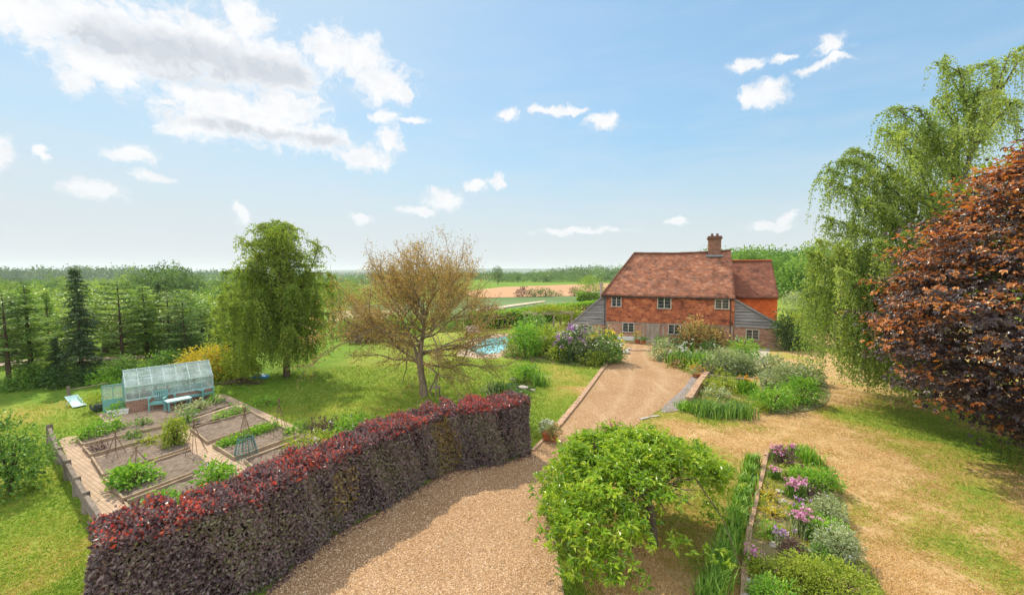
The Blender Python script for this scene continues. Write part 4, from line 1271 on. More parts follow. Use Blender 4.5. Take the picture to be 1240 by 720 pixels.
rp = np.where(np.abs(sf - .82) < .05, .50, rp)
red = topz & (rng.random(m) < np.clip(rp, .1, .8))
tn[red] = rng.uniform(.70, 1.0, red.sum())
tn[topz & ~red] = rng.uniform(.04, .32, (topz & ~red).sum())
np_mesh('leaves', V - np.array(horg), F, L_BEECH, hedge, tn)
# young shoots standing proud of the top
top_i = np.where(which == 1)[0][:5200]
Pt = P[top_i] + np.array([0, 0, 1]) * rng.uniform(0, .16, len(top_i))[:, None]
V, F = leaf_geo(rng, Pt, rng.normal(size=Pt.shape) * .6 + np.array([0, 0, .7]), .075 * rng.uniform(.7, 1.3, len(Pt)), .045)
np_mesh('young_shoots', V - np.array(horg), F, L_BEECH, hedge, np.where(rng.random(len(Pt)) < np.clip(rp[top_i] + .05, 0, .8), rng.uniform(.68, 1, len(Pt)), rng.uniform(.0, .3, len(Pt))))
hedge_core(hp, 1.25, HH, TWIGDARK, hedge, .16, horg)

# ------------------------------------------------------------------ small spreading tree on the verge, front centre
rng = np.random.default_rng(21)
tb = G(789, 658)
tree = thing('spreading_tree', 'small umbrella shaped tree with bright green leaves beside the drive, front centre', 'tree', tb)
mb = MB()
mb.tube([(0, 0, -.1), (.03, -.03, .35), (-.03, .03, .8), (-.12, .08, 1.2)], [.15, .115, .105, .115], 9)
crown_c = np.array([-.55, .25, 0.0])
tips = []
def limb(p, d, ln, rad, lev):
    p = np.array(p); d = d / np.linalg.norm(d)
    e = p + d * ln; mdp = (p + e) / 2 + rng.normal(size=3) * ln * .08 + np.array([0, 0, ln * .10])
    c = bez(p, mdp, e, 5)
    mb.tube(c, np.linspace(rad, rad * .6, 5), 6 if lev < 2 else 4, False)
    if lev >= 3: return
    for i in range(3):
        dd = d + rng.normal(size=3) * .55 + np.array([0, 0, -.10 * lev]); limb(e if i else c[3], dd, ln * .72, rad * .55, lev + 1)
for i in range(8):
    th = i * 2 * PI / 8 + rng.uniform(-.2, .2)
    if 4.9 < th < 5.9: continue
    limb((-.12, .08, 1.15), np.array([math.cos(th), math.sin(th), .55]), .85 if 1.0 < th < 5 else .5, .06 if 1.0 < th < 5 else .045, 0 if 1.0 < th < 5 else 1)
limb((-.12, .08, 1.15), np.array([.9, .42, .45]), 1.35, .05, 3)
mb.tube([(.3, .1, 1.5), (.95, -.3, 1.9), (1.25, -1.1, 1.35), (1.3, -1.7, .8), (1.32, -2.2, .45)], [.028, .02, .013, .009, .005], 5, False)
mb.build('trunk', BARK, tree)
C = []
tries = 0
while len(C) < 720 and tries < 40000:
    tries += 1
    x, y = rng.uniform(-3.2, 2.5), rng.uniform(-3.0, 2.7)
    dx, dy = x + .55, y - .20
    rho = math.hypot(dx / (2.15 if dx < 0 else 2.35), dy / (2.25 if dy > 0 or dx > .3 else 2.75))
    wob = 1 + .10 * math.sin(5 * math.atan2(dy, dx) + .5) + .06 * math.sin(9 * math.atan2(dy, dx))
    if rho > wob: continue
    if x > -.05 and y < -.25 and not (x > 1.0 and y < -1.1 and x < 1.6): continue
    if x > 1.15 and y > -1.0 and rng.random() < .75: continue      # the crown is open here: trunk and shade show
    if y < -.3 and .33 * y - .22 < x < .33 * y + .40: skipz = 1.15 + .55 * abs(y)
    else: skipz = 0
    ztop = 2.62 - .95 * rho ** 2.2 + .20 * math.sin(x * 3.1 + 1) * math.sin(y * 2.7) + .10 * math.sin(x * 6 + y * 5)
    lo = ztop - (.25 + .75 * rho ** 2)
    z = ztop - (ztop - lo) * rng.random() ** 1.6
    if rho > .82: z -= rng.uniform(0, .55)
    if x > .9 and y < -.3: z = rng.uniform(.3, 1.15)
    if z < skipz: continue
    C.append((x, y, max(.45, z), rho))
for k in range(60):                                                              # the long arm reaching out to the right
    f = k / 60
    C.append((1.0 + 1.25 * f + rng.normal() * .14, .6 + .2 * f + rng.normal() * .24, 2.1 - .85 * f ** 2 + rng.normal() * .12, 1.0))
C = np.array(C)
nper = 46
k = len(C)
base = np.repeat(C[:, :3], nper, 0)
sh = np.repeat(unit(np.stack([C[:, 0] + .55, C[:, 1] - .2, np.full(k, 1.6)], 1)), nper, 0)
q = rng.normal(size=(k * nper, 3)) * np.array([.16, .16, .12])
# leaves sit in rosettes at shoot tips
ros = rng.normal(size=(k, 6, 3)) * np.array([.17, .17, .11])
pick = rng.integers(0, 6, (k, nper))
Pp = base + np.take_along_axis(ros, pick[..., None].repeat(3, 2), 1).reshape(-1, 3) + rng.normal(size=(k * nper, 3)) * .025
A = rng.normal(size=Pp.shape) * np.array([1, 1, .45]) + sh * .35 + np.array([0, 0, -.10])
Ls = .135 * rng.uniform(.65, 1.25, len(Pp))
V, F = leaf_geo(rng, Pp, A, Ls, Ls * .36, up=np.array([0, 0, 1]) + rng.normal(size=Pp.shape) * .35, fold=.25, droop=.2)
tn = np.clip(np.repeat(rng.random(k), nper) * .45 + rng.random(len(Pp)) * .55, 0, 1)
np_mesh('crown', V, F, L_MEDLAR, tree, tn)

# ------------------------------------------------------------------ purple maple reaching in from the right
rng = np.random.default_rng(31)
mp = np.array([19.5, 14.9, 0.0])
maple = thing('purple_maple', 'large purple leaved maple with orange red shoots at the right edge', 'tree', mp)
mb = MB()
mb.tube([(0, 0, -.2), (.1, 0, 1.5), (0, .1, 4), (.2, .1, 8)], [.42, .30, .22, .08], 10)
for i in range(26):
    th = rng.uniform(0, 6.28); z0 = rng.uniform(1.3, 7.5); ln = (5.0 - abs(z0 - 3) * .5) * rng.uniform(.6, .95)
    c = bez((0, 0, z0), (ln * .5 * math.cos(th), ln * .5 * math.sin(th), z0 + .9), (ln * math.cos(th), ln * math.sin(th), z0 + .3), 6)
    mb.tube(c, np.linspace(.10, .02, 6), 5, False)
mb.build('trunk', BARK, maple)
zq = rng.uniform(1.1, 12.4, 30000); pr = np.interp(zq, [1.0, 1.6, 2.4, 3.5, 5.1, 6.6, 8.1, 9.8, 11.4, 12.5], [1.2, 2.2, 3.7, 5.2, 6.2, 5.7, 4.7, 3.2, 1.5, .2])
zq = zq[rng.random(30000) < pr / 6.3][:9000]
pr = np.interp(zq, [1.0, 1.6, 2.4, 3.5, 5.1, 6.6, 8.1, 9.8, 11.4, 12.5], [1.2, 2.2, 3.7, 5.2, 6.2, 5.7, 4.7, 3.2, 1.5, .2])
tq = rng.uniform(0, 2 * PI, len(zq))
D = unit(np.stack([np.cos(tq), np.sin(tq), (zq - 5) * .32], 1))
rr = (.88 + .70 * (lumps(rng, D, 60, .34, .18) - 1)) * (1 - .42 * rng.random(len(D)) ** 1.7)
rr = np.clip(rr, .2, 1.14)
Cc = np.stack([np.cos(tq) * pr * rr, np.sin(tq) * pr * rr * .86, zq], 1)
# branches are layered: clumps gather into shelves that dip outwards
carve = np.sin(Cc[:, 0] * 1.9 + 2 * np.sin(Cc[:, 2] * .9)) * np.sin(Cc[:, 1] * 1.7 + 1) + .8 * np.sin(Cc[:, 2] * 2.6 + Cc[:, 0] * 1.3 + np.sin(tq * 5) * 1.5) + rng.normal(size=len(Cc)) * .25
kc = carve > -.55
Cc = Cc[kc]; rr = rr[kc]; tq = tq[kc]
sh_ = .80; ph = np.hypot(Cc[:, 0], Cc[:, 1]) * .35 + .50 * np.sin(tq * 2.3 + 1) + .38 * np.sin(tq * 5.7) + .25 * np.sin(tq * 11 + Cc[:, 2])
Cc[:, 2] = (np.round((Cc[:, 2] + ph) / sh_ + rng.normal(size=len(Cc)) * .27)) * sh_ - ph + rng.normal(size=len(Cc)) * .06
rrk = rr[Cc[:, 2] > 1.0]; Cc = Cc[Cc[:, 2] > 1.0]
sp = []
for q_ in range(110):                                     # young shoots push out past the general outline
    i_ = rng.integers(0, len(Cc)); o_ = Cc[i_]; dv_ = o_ * np.array([1, 1, 0]); dv_ = dv_ / max(.1, np.linalg.norm(dv_))
    o_ = np.array([dv_[0], dv_[1], 0]) * np.interp(o_[2], [1.0, 1.6, 2.4, 3.5, 5.1, 6.6, 8.1, 9.8, 11.4, 12.5], [1.2, 2.2, 3.7, 5.2, 6.2, 5.7, 4.7, 3.2, 1.5, .2]) * .88 + np.array([0, 0, o_[2]])
    for s_ in np.linspace(0, 1, 6): sp.append(o_ + dv_ * (s_ * rng.uniform(.6, 1.0)) + np.array([0, 0, .12 * s_ - .18 * s_ * s_]) + rng.normal(size=3) * .07)
Cc = np.concatenate([Cc, np.array(sp)]); rrk = np.concatenate([rrk, np.full(len(sp), 1.2)])
k = len(Cc); nper = 8
P = np.repeat(Cc, nper, 0) + rng.normal(size=(k * nper, 3)) * np.array([.26, .26, .08])
outw = np.repeat(unit(Cc - np.array([0, 0, 4.5])), nper, 0)
nl = len(P)
Aax = unit(outw * np.array([1, 1, .2]) * .8 + rng.normal(size=P.shape) * .55 + np.array([0, 0, -.30]))
upn = np.array([0, 0, 1.0]) + outw * .45 + rng.normal(size=P.shape) * .42
hgt_f = np.clip((np.repeat(Cc[:, 2], nper) - 1) / 9, 0, 1)
cl = np.repeat(rng.random(k), nper)
tipish = np.repeat(np.clip(rrk, .5, 1.4), nper)
tn = rng.random(nl) * .52
redp = (cl + rng.random(nl) * .35 - .35 * (tipish < .72)) > (1.16 - .58 * hgt_f)
tn[redp] = rng.uniform(.66, 1.0, redp.sum())
Bx = unit(np.cross(Aax, upn)); Ls = .150 * rng.uniform(.55, 1.3, nl)
geo = []
for ang, sc_ in ((0, 1.0), (.85, .85), (-.85, .85)):
    Ar = Aax * math.cos(ang) + Bx * math.sin(ang)
    V, F = leaf_geo(rng, P, Ar, Ls * sc_, Ls * .5, up=upn, fold=.12, droop=.22)
    geo.append((V, F, tn))
V, F, tt = join_geo(geo)
np_mesh('crown', V, F, L_PURPLE, maple, tt)

# ------------------------------------------------------------------ lime green maple showing behind it
rng = np.random.default_rng(33)
lm = np.array([24.6, 19.5, 0])
lime = thing('green_maple', 'bright lime green tree top showing above the purple maple', 'tree', lm)
mb = MB(); mb.tube([(0, 0, -.2), (-.5, 0, 4), (-.6, 0, 9.5)], [.3, .2, .05], 8)
for i in range(9):
    th = rng.uniform(0, 6.28); z0 = rng.uniform(5, 8.5)
    mb.tube(bez((-.5, 0, z0), (1.2 * math.cos(th), 1.2 * math.sin(th), z0 + 1), (2.4 * math.cos(th) - .5, 2.4 * math.sin(th), z0 + 1.8), 5), [.08, .06, .05, .03, .02], 5, False)
mb.build('trunk', BARK, lime)
V, F, tn = crown_leaves(rng, (-.6, 0, 8.4), (3.3, 3.0, 3.6), 420, 24, .38, .2, .75, .5, .45, -.9)
np_mesh('crown', V, F, L_LIME, lime, tn)

# ------------------------------------------------------------------ the tall weeping birch on the right
rng = np.random.default_rng(41)
by = 23.5
bb = W(1122, 480, by); bb[2] = 0
birch2 = thing('weeping_birch', 'tall silvery weeping birch behind the purple maple on the right', 'tree', bb)
lm_pts = []
trunk = [np.array([0, 0, -.2]), np.array([.15, 0, 3]), np.array([.5, 0, 7]), np.array([1.2, .1, 11]), np.array([2.4, .2, 15]), np.array([4.2, .1, 18.6])]
trunk_c = np.array(catmull(trunk, 6))
mb = MB(); mb.tube(trunk_c, np.linspace(.30, .03, len(trunk_c)), 9)
targets = [(1224, 62, 0), (1200, 72, 1), (1160, 82, -1), (1142, 82, 0), (1185, 105, -1.5), (1130, 118, .5), (1105, 128, -1), (1078, 128, 0), (1082, 150, 1), (1065, 155, -.8),
           (1030, 180, .5), (1022, 192, -1), (1000, 205, .5), (992, 216, 0), (1045, 196, 1.6), (1015, 232, -1.5), (996, 262, .8), (988, 290, -.5), (975, 305, 0), (990, 318, 1.8),
           (1050, 240, -1.8), (1085, 215, 2), (1125, 165, 2), (1160, 140, -2), (1205, 128, 2), (1232, 120, -1), (1100, 190, -2.2), (1060, 290, -2.8), (1010, 325, -2.4), (1035, 340, -3.2),
           (985, 345, -1.2), (972, 352, .8), (1085, 330, -3.2), (1110, 280, -2.6), (1140, 240, -2.4), (1000, 370, 2.4), (1065, 380, -3.4), (1110, 370, -3.2), (1030, 385, 2), (1150, 330, -2.2), (1180, 250, 1),
           (1045, 320, 1.5), (1075, 260, 0), (1120, 220, 0), (1160, 190, 1.5), (1015, 300, 0), (1005, 345, -.4), (1050, 355, .4), (1090, 400, -2), (1025, 270, .3)]
limbs = []
for (px, py, dy) in targets:
    e = W(px, py, by + dy) - bb
    zc = max(2.0, e[2] - (2.2 + .38 * np.hypot(e[0] - np.interp(e[2], trunk_c[:, 2], trunk_c[:, 0]), e[1])))
    zc = min(zc, 17.6)
    b0 = np.array([np.interp(zc, trunk_c[:, 2], trunk_c[:, 0]), np.interp(zc, trunk_c[:, 2], trunk_c[:, 1]), zc])
    md = (b0 + e) / 2 + np.array([0, 0, .22 * np.linalg.norm(e - b0)])
    c = bez(b0, md, e, 9); limbs.append(c)
    mb.tube(c, np.linspace(.075, .012, 9), 5, False)
    for q in range(2):                       # side branches
        i = rng.integers(4, 8); d = rng.normal(size=3) * np.array([1, 1, .35]); d /= np.linalg.norm(d)
        c2 = bez(c[i], c[i] + d * .6 + np.array([0, 0, .3]), c[i] + d * rng.uniform(.9, 1.5), 5); limbs.append(c2)
        mb.tube(c2, np.linspace(.03, .008, 5), 4, False)
leafout = []
up_l = [l for l in limbs if l[-1][2] > 8.8]; lo_l = [l for l in limbs if l[-1][2] <= 8.8]
weeping(rng, 18, up_l, 7.0, (.6, 2.3), .125, .10, mb, leafout, .5, (.03, 0))
weeping(rng, 18, lo_l, 9.5, (1.8, 5.0), .125, .095, mb, leafout, .5, (.01, 0))
mb.build('trunk', BARK_PALE, birch2)
V, F, tn = join_geo(leafout)
np_mesh('crown', V, F, L_BIRCH2, birch2, tn)

# ------------------------------------------------------------------ weeping birch on the left lawn
rng = np.random.default_rng(43)
bb = G(347, 456)
birch = thing('weeping_birch', 'broad green weeping birch standing on the left lawn beside the greenhouse', 'tree', bb)
hB = 10.5
mb = MB(); mb.tube([(0, 0, -.2), (.08, 0, 2), (-.05, 0, 5), (-.25, 0, 8), (-.35, 0, hB - .3)], [.24, .19, .13, .07, .02], 9)
limbs = []
for i in range(64):
    f = (i + .5) / 64
    z0 = 1.5 + f * 8.4
    zr = z0 / hB
    prof = np.interp(zr, [.1, .25, .45, .6, .72, .85, .95, 1], [2.6, 3.6, 3.9, 3.5, 2.5, 1.4, .8, .3])
    th = i * 2.399 + rng.uniform(-.4, .4)
    ln = prof * rng.uniform(.55, 1.12)
    d = np.array([math.cos(th), math.sin(th), 0])
    rise = rng.uniform(.4, 1.1) * (.5 + .5 * ln / 3)
    b0 = np.array([-.04 * z0, 0, z0])
    c = bez(b0, b0 + d * ln * .5 + np.array([0, 0, rise * 1.3]), b0 + d * ln + np.array([0, 0, rise * .7]), 8)
    limbs.append(c); mb.tube(c, np.linspace(.06, .01, 8), 5, False)
    for q in range(2):
        j = rng.integers(3, 7); d2 = d * .4 + rng.normal(size=3) * np.array([.8, .8, .3]); d2 /= np.linalg.norm(d2)
        c2 = bez(c[j], c[j] + d2 * .5 + np.array([0, 0, .25]), c[j] + d2 * rng.uniform(.6, 1.2), 5); limbs.append(c2)
        mb.tube(c2, np.linspace(.025, .007, 5), 4, False)
for (p1, p2, p3) in [((-.6, 0, 5.5), (-1.6, .2, 7.6), (-2.3, .2, 8.9)), ((.5, .1, 5.2), (1.7, .2, 7.2), (2.3, .1, 8.7)), ((0, -.6, 5.8), (.6, -1.3, 7.8), (.9, -1.5, 9.4)), ((-.2, .5, 5.8), (-.6, 1.3, 7.8), (-1.0, 1.5, 9.2))]:
    c = np.array(catmull([np.array(q, float) for q in [(-.1, 0, 3.6), p1, p2, p3]], 5)); mb.tube(c, np.linspace(.08, .015, len(c)), 5, False); limbs.append(c[8:])
    for q in range(11):
        j = rng.integers(6, len(c)); d2 = rng.normal(size=3) * np.array([1, 1, .3]) + np.array([0, 0, .45]); d2 /= np.linalg.norm(d2)
        c2 = bez(c[j], c[j] + d2 * .4 + np.array([0, 0, .3]), c[j] + d2 * rng.uniform(.5, 1.15), 5); limbs.append(c2); mb.tube(c2, np.linspace(.025, .007, 5), 4, False)
leafout = []
up_l = [l for l in limbs if l[-1][2] > 7.2]; lo_l = [l for l in limbs if l[-1][2] <= 7.2]
weeping(rng, hB, up_l, 7.0, (.25, 1.1), .13, .10, mb, leafout, .6)
weeping(rng, hB, lo_l, 6.5, (1.0, 3.4), .125, .10, mb, leafout, .55)
mb.build('trunk', BARK, birch)
V, F, tn = join_geo(leafout)
np_mesh('crown', V, F, L_BIRCH, birch, tn)

# ------------------------------------------------------------------ the thin-leaved spreading tree in the middle of the lawn
rng = np.random.default_rng(47)
bt = G(513, 478)
bare = thing('bare_branched_tree', 'half bare tree with sparse rust coloured leaves on the middle lawn', 'tree', bt)
mb = MB(); twigs = []
def grow(p, d, ln, rad, lev, maxlev):
    p = np.array(p, float); d = d / np.linalg.norm(d)
    nseg = 4
    pts = [p]; q = p; dd = d
    for i in range(nseg):
        dd = dd + rng.normal(size=3) * .17 + np.array([0, 0, .05 if q[2] > 3 else .01]) ; dd /= np.linalg.norm(dd)
        q = q + dd * ln / nseg; pts.append(q)
    mb.tube(pts, np.linspace(rad, rad * .55, nseg + 1), 7 if lev < 2 else (4 if lev < 4 else 3), False)
    if lev >= 3: twigs.append(np.array(pts))
    if q[2] < 1.15: return
    if lev >= maxlev: return
    kids = [3, 4, 4, 4, 3, 3][lev]
    for i in range(kids):
        j = nseg if i == 0 else rng.integers(1, nseg + 1)
        out = unit(np.array([pts[j][0] - 0.0, pts[j][1], (pts[j][2] - 3.2) * .8]))
        nd = dd * (.75 if i else 1.1) + rng.normal(size=3) * .60 + out * .50
        grow(pts[j], nd, ln * rng.uniform(.62, .82), max(.004, rad * (.62 if i == 0 else .45)), lev + 1, maxlev)
mb.tube([(0, 0, -.2), (0, 0, .5), (-.12, 0, 1.2), (-.18, .02, 1.9)], [.30, .21, .185, .19], 10)
lead = catmull([np.array(q, float) for q in [(-.18, .02, 1.85), (-.10, 0, 3.0), (.05, .05, 3.7), (.0, .0, 4.4), (.1, 0, 5.0)]], 5)
mb.tube(lead, np.linspace(.17, .04, len(lead)), 8)
lead2 = catmull([np.array(q, float) for q in [(-.18, .02, 1.8), (-.55, .1, 2.8), (-.9, .1, 3.6), (-1.2, .1, 4.5)]], 5)
mb.tube(lead2, np.linspace(.12, .04, len(lead2)), 7)
for i in range(34):
    f = (i + .5) / 34
    ld = lead if i % 4 else lead2
    b0 = ld[int(min(.98, f) * (len(ld) - 1))]
    th = i * 2.399 + rng.uniform(-.3, .3)
    el = .0 + .95 * f + rng.uniform(-.12, .12)
    ln = float(np.interp(f, [0, .2, .5, .8, 1], [2.4, 2.6, 2.5, 2.2, 1.7])) * rng.uniform(.9, 1.1)
    grow(b0, np.array([math.cos(th), math.sin(th), el]), ln, .085 - .04 * f, 2, 5)
bare_t = mb.build('trunk', BARK_LICHEN, bare)
Pl = np.concatenate(twigs); Pl = Pl[rng.random(len(Pl)) < .95]
hz = np.clip((Pl[:, 2] - 1) / 8, 0, 1)
keep = rng.random(len(Pl)) < (1.0 - .35 * hz)
Pl = np.repeat(Pl[keep], 6, 0); Pl = Pl + rng.normal(size=Pl.shape) * .14
Ls = .098 * rng.uniform(.6, 1.3, len(Pl))
V, F = leaf_geo(rng, Pl, rdirs(rng, len(Pl)), Ls, Ls * .55)
np_mesh('crown', V, F, L_BARE, bare, np.clip(rng.random(len(Pl)) * .75 + .25 * (Pl[:, 2] > 2.5), 0, 1))
print('bare ext', np.concatenate(twigs).min(0), np.concatenate(twigs).max(0))
print('bare twigs', len(twigs), 'leaves', len(Pl))

# ------------------------------------------------------------------ conifers along the meadow edge
cg = 'conifers along the edge of the meadow'
cp = [conifer_proto('conifer_tree', 'pale green larch in the row of conifers along the meadow edge', 51, 8.0, 2.3, L_LARCH, 'larch', cg),
      conifer_proto('conifer_tree', 'dark blue green spruce in the row of conifers along the meadow edge', 52, 8.0, 1.7, L_SPRUCE, 'spruce', cg),
      conifer_proto('conifer_tree', 'flat layered olive green pine in the row of conifers along the meadow edge', 53, 8.0, 2.5, L_PINE, 'pine', cg),
      conifer_proto('conifer_tree', 'pale green larch in the row of conifers along the meadow edge', 54, 8.0, 2.1, L_LARCH, 'larch', cg)]
used = [0, 0, 0, 0]
rngc = random.Random(5)
for (px, pb, ptop, kind, wsc, dz) in [(12, 470, 356, 2, 1.0, 0), (40, 468, 345, 3, 1.0, .6), (100, 462, 321, 1, .72, .5), (70, 464, 405, 1, 1.0, .2), (150, 459, 340, 2, .95, 2.5),
                                      (180, 455, 343, 0, 1.1, 4), (208, 452, 352, 2, 1.05, 3), (226, 455, 360, 2, .9, 2.2), (60, 458, 352, 3, 1.1, 4.0), (20, 452, 356, 1, .9, 6.0), 
                                      (246, 448, 372, 2, 1.0, 4.5), (-14, 466, 350, 2, 1.0, 1), (195, 448, 340, 1, .8, 8), (232, 446, 348, 0, 1.0, 8), (270, 446, 378, 2, .9, 7), (0, 450, 360, 0, 1, 9)]:
    p = G(px, pb); y = p[1] + dz; p = W(px, pb, y)
    z0 = T(p[0], y); top = W(px, ptop, y)[2]
    sc_ = (top - z0) / 8.0
    o = cp[kind]
    if used[kind]: o = dup(o, (p[0], y, z0), rngc.uniform(0, 6.28))
    else: o.location = (p[0], y, z0); used[kind] = 1
    w_ = sc_ * wsc * rngc.uniform(1.0, 1.3)
    o.scale = (w_, w_, sc_)

# ------------------------------------------------------------------ broadleaved trees of the valley wood, each a copy of one of five
wg = 'broadleaved trees of the valley wood'
wp = [broadleaf_proto('woodland_tree', 'pale green broadleaved tree in the valley wood behind the conifers', 61, 12, 4.6, L_WOOD1, 150, 36, .34, wg),
      broadleaf_proto('woodland_tree', 'deep green broadleaved tree in the valley wood behind the conifers', 62, 12, 5.0, L_WOOD2, 160, 36, .34, wg),
      broadleaf_proto('woodland_tree', 'pale green broadleaved tree in the valley wood behind the conifers', 63, 12, 5.2, L_WOOD1, 150, 36, .34, wg),
      broadleaf_proto('woodland_tree', 'fresh mid green broadleaved tree in the valley wood behind the conifers', 64, 12, 4.4, L_MID, 150, 36, .34, wg),
      broadleaf_proto('woodland_tree', 'deep green broadleaved tree in the valley wood behind the conifers', 65, 12, 4.2, L_WOOD2, 150, 36, .34, wg)]
usedw = [0] * 5
rw = random.Random(8)
def put_wood(px, y, ptop, kind, wide=1.0):
    p = W(px, 360, y); z0 = T(p[0], y)
    top = W(px, ptop, y)[2]
    sc_ = max(.4, (top - z0) / 12.0)
    o = wp[kind]
    if usedw[kind]: o = dup(o, (p[0], y, z0), rw.uniform(0, 6.28))
    else: o.location = (p[0], y, z0); usedw[kind] = 1
    w_ = (0.45 * sc_ + .55) * wide * rw.uniform(.85, 1.1)
    o.scale = (w_, w_, sc_)
rows = [(46, 385, 26), (56, 372, 26), (70, 362, 26), (88, 354, 27), (112, 348, 28), (145, 343, 30), (190, 339.5, 32), (250, 337.5, 36)]
for (y, pt, step) in rows:
    x = -30 + rw.uniform(0, step)
    while x < (330 if y < 100 else 440):
        tp_ = pt + rw.uniform(-5, 7) * (60 / (y + 20)) ** .5
        put_wood(x, y * rw.uniform(.93, 1.07), tp_, rw.choice([0, 1, 2, 3, 4, 0, 2]))
        x += step * rw.uniform(.75, 1.2) * (1.0 if y < 100 else .8)
for (px, y, tpx, k_) in [(125, 38, 366, 2), (160, 37, 378, 0), (30, 39, 362, 3), (200, 36, 386, 2), (75, 42, 358, 0), (-10, 38, 372, 0), (240, 40, 378, 3), (105, 45, 352, 1), (142, 44, 356, 3), (192, 100, 324, 1), (208, 104, 322, 4), (224, 98, 327, 1), (236, 95, 345, 1), (250, 92, 352, 3), (180, 108, 329, 1), (280, 80, 352, 4), (298, 84, 358, 3), (170, 112, 334, 0), (268, 70, 366, 3)]:
    put_wood(px, y, tpx, k_, 1.15)

# ------------------------------------------------------------------ far woods that read as one mass
def wood_mass(name, label, rows_, mat, seed, per=130):
    rng = np.random.default_rng(seed); geo = []
    for (px0, px1, D, top_f, wid, cnt) in rows_:
        for px in np.linspace(px0, px1, cnt) + rng.normal(size=cnt) * (px1 - px0) / cnt * .4:
            y = D * rng.uniform(.94, 1.08); p = W(px, 340, y); z0 = T(p[0], y)
            top = W(px, top_f(px) + rng.normal() * .9, y)[2]
            h = max(4.0, top - z0); r = wid * rng.uniform(.8, 1.25)
            V, F, tn = crown_leaves(rng, (p[0], y, z0 + h * .52), (r, r, h * .5), max(8, per // 5), 10, r * .20, r * .14, .8, .25, .6, -.5, tintclump=.7)
            geo.append((V, F, np.clip(tn * .5 + rng.random() * .5, 0, 1)))
    V, F, tn = join_geo(geo)
    return tag(np_mesh(name, V, F, mat, None, tn), label, 'wood', kind='stuff')
wood_mass('distant_wood', 'wooded hill beyond the brown field left of the house', [
    (596, 770, 330, lambda p: 338 - 2 * smooth(620, 720, p), 6, 34), (600, 800, 420, lambda p: float(np.interp(p, [600, 640, 690, 720, 760, 800], [338, 335, 329, 326, 327, 328])), 8, 36),
    (640, 800, 520, lambda p: float(np.interp(p, [640, 680, 712, 740, 800], [334, 327, 322.5, 324.5, 325])), 10, 30), (560, 620, 600, lambda p: 336, 9, 12)], L_WOOD2, 71, 150)
wood_mass('distant_wood', 'dark wooded skyline at the far left', [
    (-420, 175, 900, lambda p: 326.5 + 3 * math.sin(p / 23.0) * .5 + 1.0 * math.sin(p / 9.0), 22, 80), (-420, 330, 1100, lambda p: 329 + math.sin(p / 30.0), 26, 90)], L_DARK, 72, 200)
wood_mass('distant_wood', 'bluish belt of far trees behind the half bare tree', [
    (240, 640, 700, lambda p: 334.5 + .7 * math.sin(p / 17.0), 14, 60), (380, 620, 420, lambda p: 342 + 1.5 * math.sin(p / 12.0), 8, 40)], L_WOOD2, 73, 110)
wood_mass('distant_wood', 'wood on the rise behind the right wing of the house', [
    (880, 1010, 120, lambda p: float(np.interp(p, [880, 900, 925, 950, 1010], [309, 306, 301, 309, 306])), 4.2, 16), (870, 1240, 150, lambda p: 306 + 4 * math.sin(p / 18.0), 5, 36),
    (935, 1100, 95, lambda p: 318 + 3 * math.sin(p / 14.0), 3.5, 18)], L_MID, 74, 520)
for (px, y, h_px, kind) in [(603, 250, 22, 4), (627, 300, 14, 4)]:
    put_wood(px, y, 345 - h_px, kind, .7)
# ------------------------------------------------------------------ kitchen garden beds
rb = random.Random(12)
def raised_bed(label, px_pts, boards_on=None, h=.13, group=None):
    P = [G(x, y) for (x, y) in px_pts]
    c = np.mean(P, 0); c[2] = 0
    t = thing('raised_bed', label, 'vegetable bed', c, 0, group)
    # soil: fine grid clipped to the bed outline, lightly ridged
    poly = [(p[0] - c[0], p[1] - c[1]) for p in P]
    import bmesh
    bm = bmesh.new()
    f = bm.faces.new([bm.verts.new((x, y, h * .55)) for x, y in poly])
    bmesh.ops.triangulate(bm, faces=[f])
    bmesh.ops.subdivide_edges(bm, edges=bm.edges[:], cuts=7, use_grid_fill=True)
    for v in bm.verts:
        v.co.z += .025 * math.sin(v.co.x * 9 + v.co.y * 5) + rb.uniform(-.025, .025)
    for fc in bm.faces:
        if fc.normal.z < 0: fc.normal_flip()
    me = bpy.data.meshes.new('soil'); bm.to_mesh(me); bm.free()
    link_mesh('soil', me, SOILM, t)
    m = len(poly)
    for i in range(m):
        if boards_on is not None and i not in boards_on: continue
        a, b = poly[i], poly[(i + 1) % m]
        MB().beam((a[0], a[1], h / 2 + .01), (b[0], b[1], h / 2 + .01 + rb.uniform(-.01, .01)), .055, h + .02).build('board', BOARDWOOD, t)
    return t
raised_bed('long soil bed in front of the greenhouse furniture', [(93, 533), (128, 514), (160, 508), (266, 483), (282, 490), (199, 518), (100, 541)], (0, 5, 6))
raised_bed('narrow bed crossing the garden behind the tall leafy bush', [(101, 544), (200, 520.5), (286, 491.5), (300, 498.5), (228, 518), (197, 529), (110, 554)], (4, 5, 6))
raised_bed('bare bed left of the central path behind the rhubarb', [(111.5, 557), (197, 531), (217, 526), (230, 544.5), (125, 578.5)], (3, 4))
raised_bed('bed with the rhubarb plant at its left end', [(126, 582), (231.5, 547.5), (257, 565), (232, 576), (150, 608)], (0, 3, 4))
raised_bed('bed just behind the hedge with a big pale leafy plant', [(152, 612), (234, 579), (259, 568), (287, 580), (250, 606), (166, 645)], (0, 4, 5))
raised_bed('bare soil bed right of the central path, nearest the greenhouse', [(230.5, 521), (304, 501), (327, 513), (251.5, 538)])
raised_bed('soil bed with netted cane wigwam right of the central path', [(258, 541), (332, 515.5), (362, 529), (284, 557.5)])
raised_bed('right hand bed partly hidden by the top of the hedge', [(296, 560), (371, 532.5), (396, 544), (322, 582)])

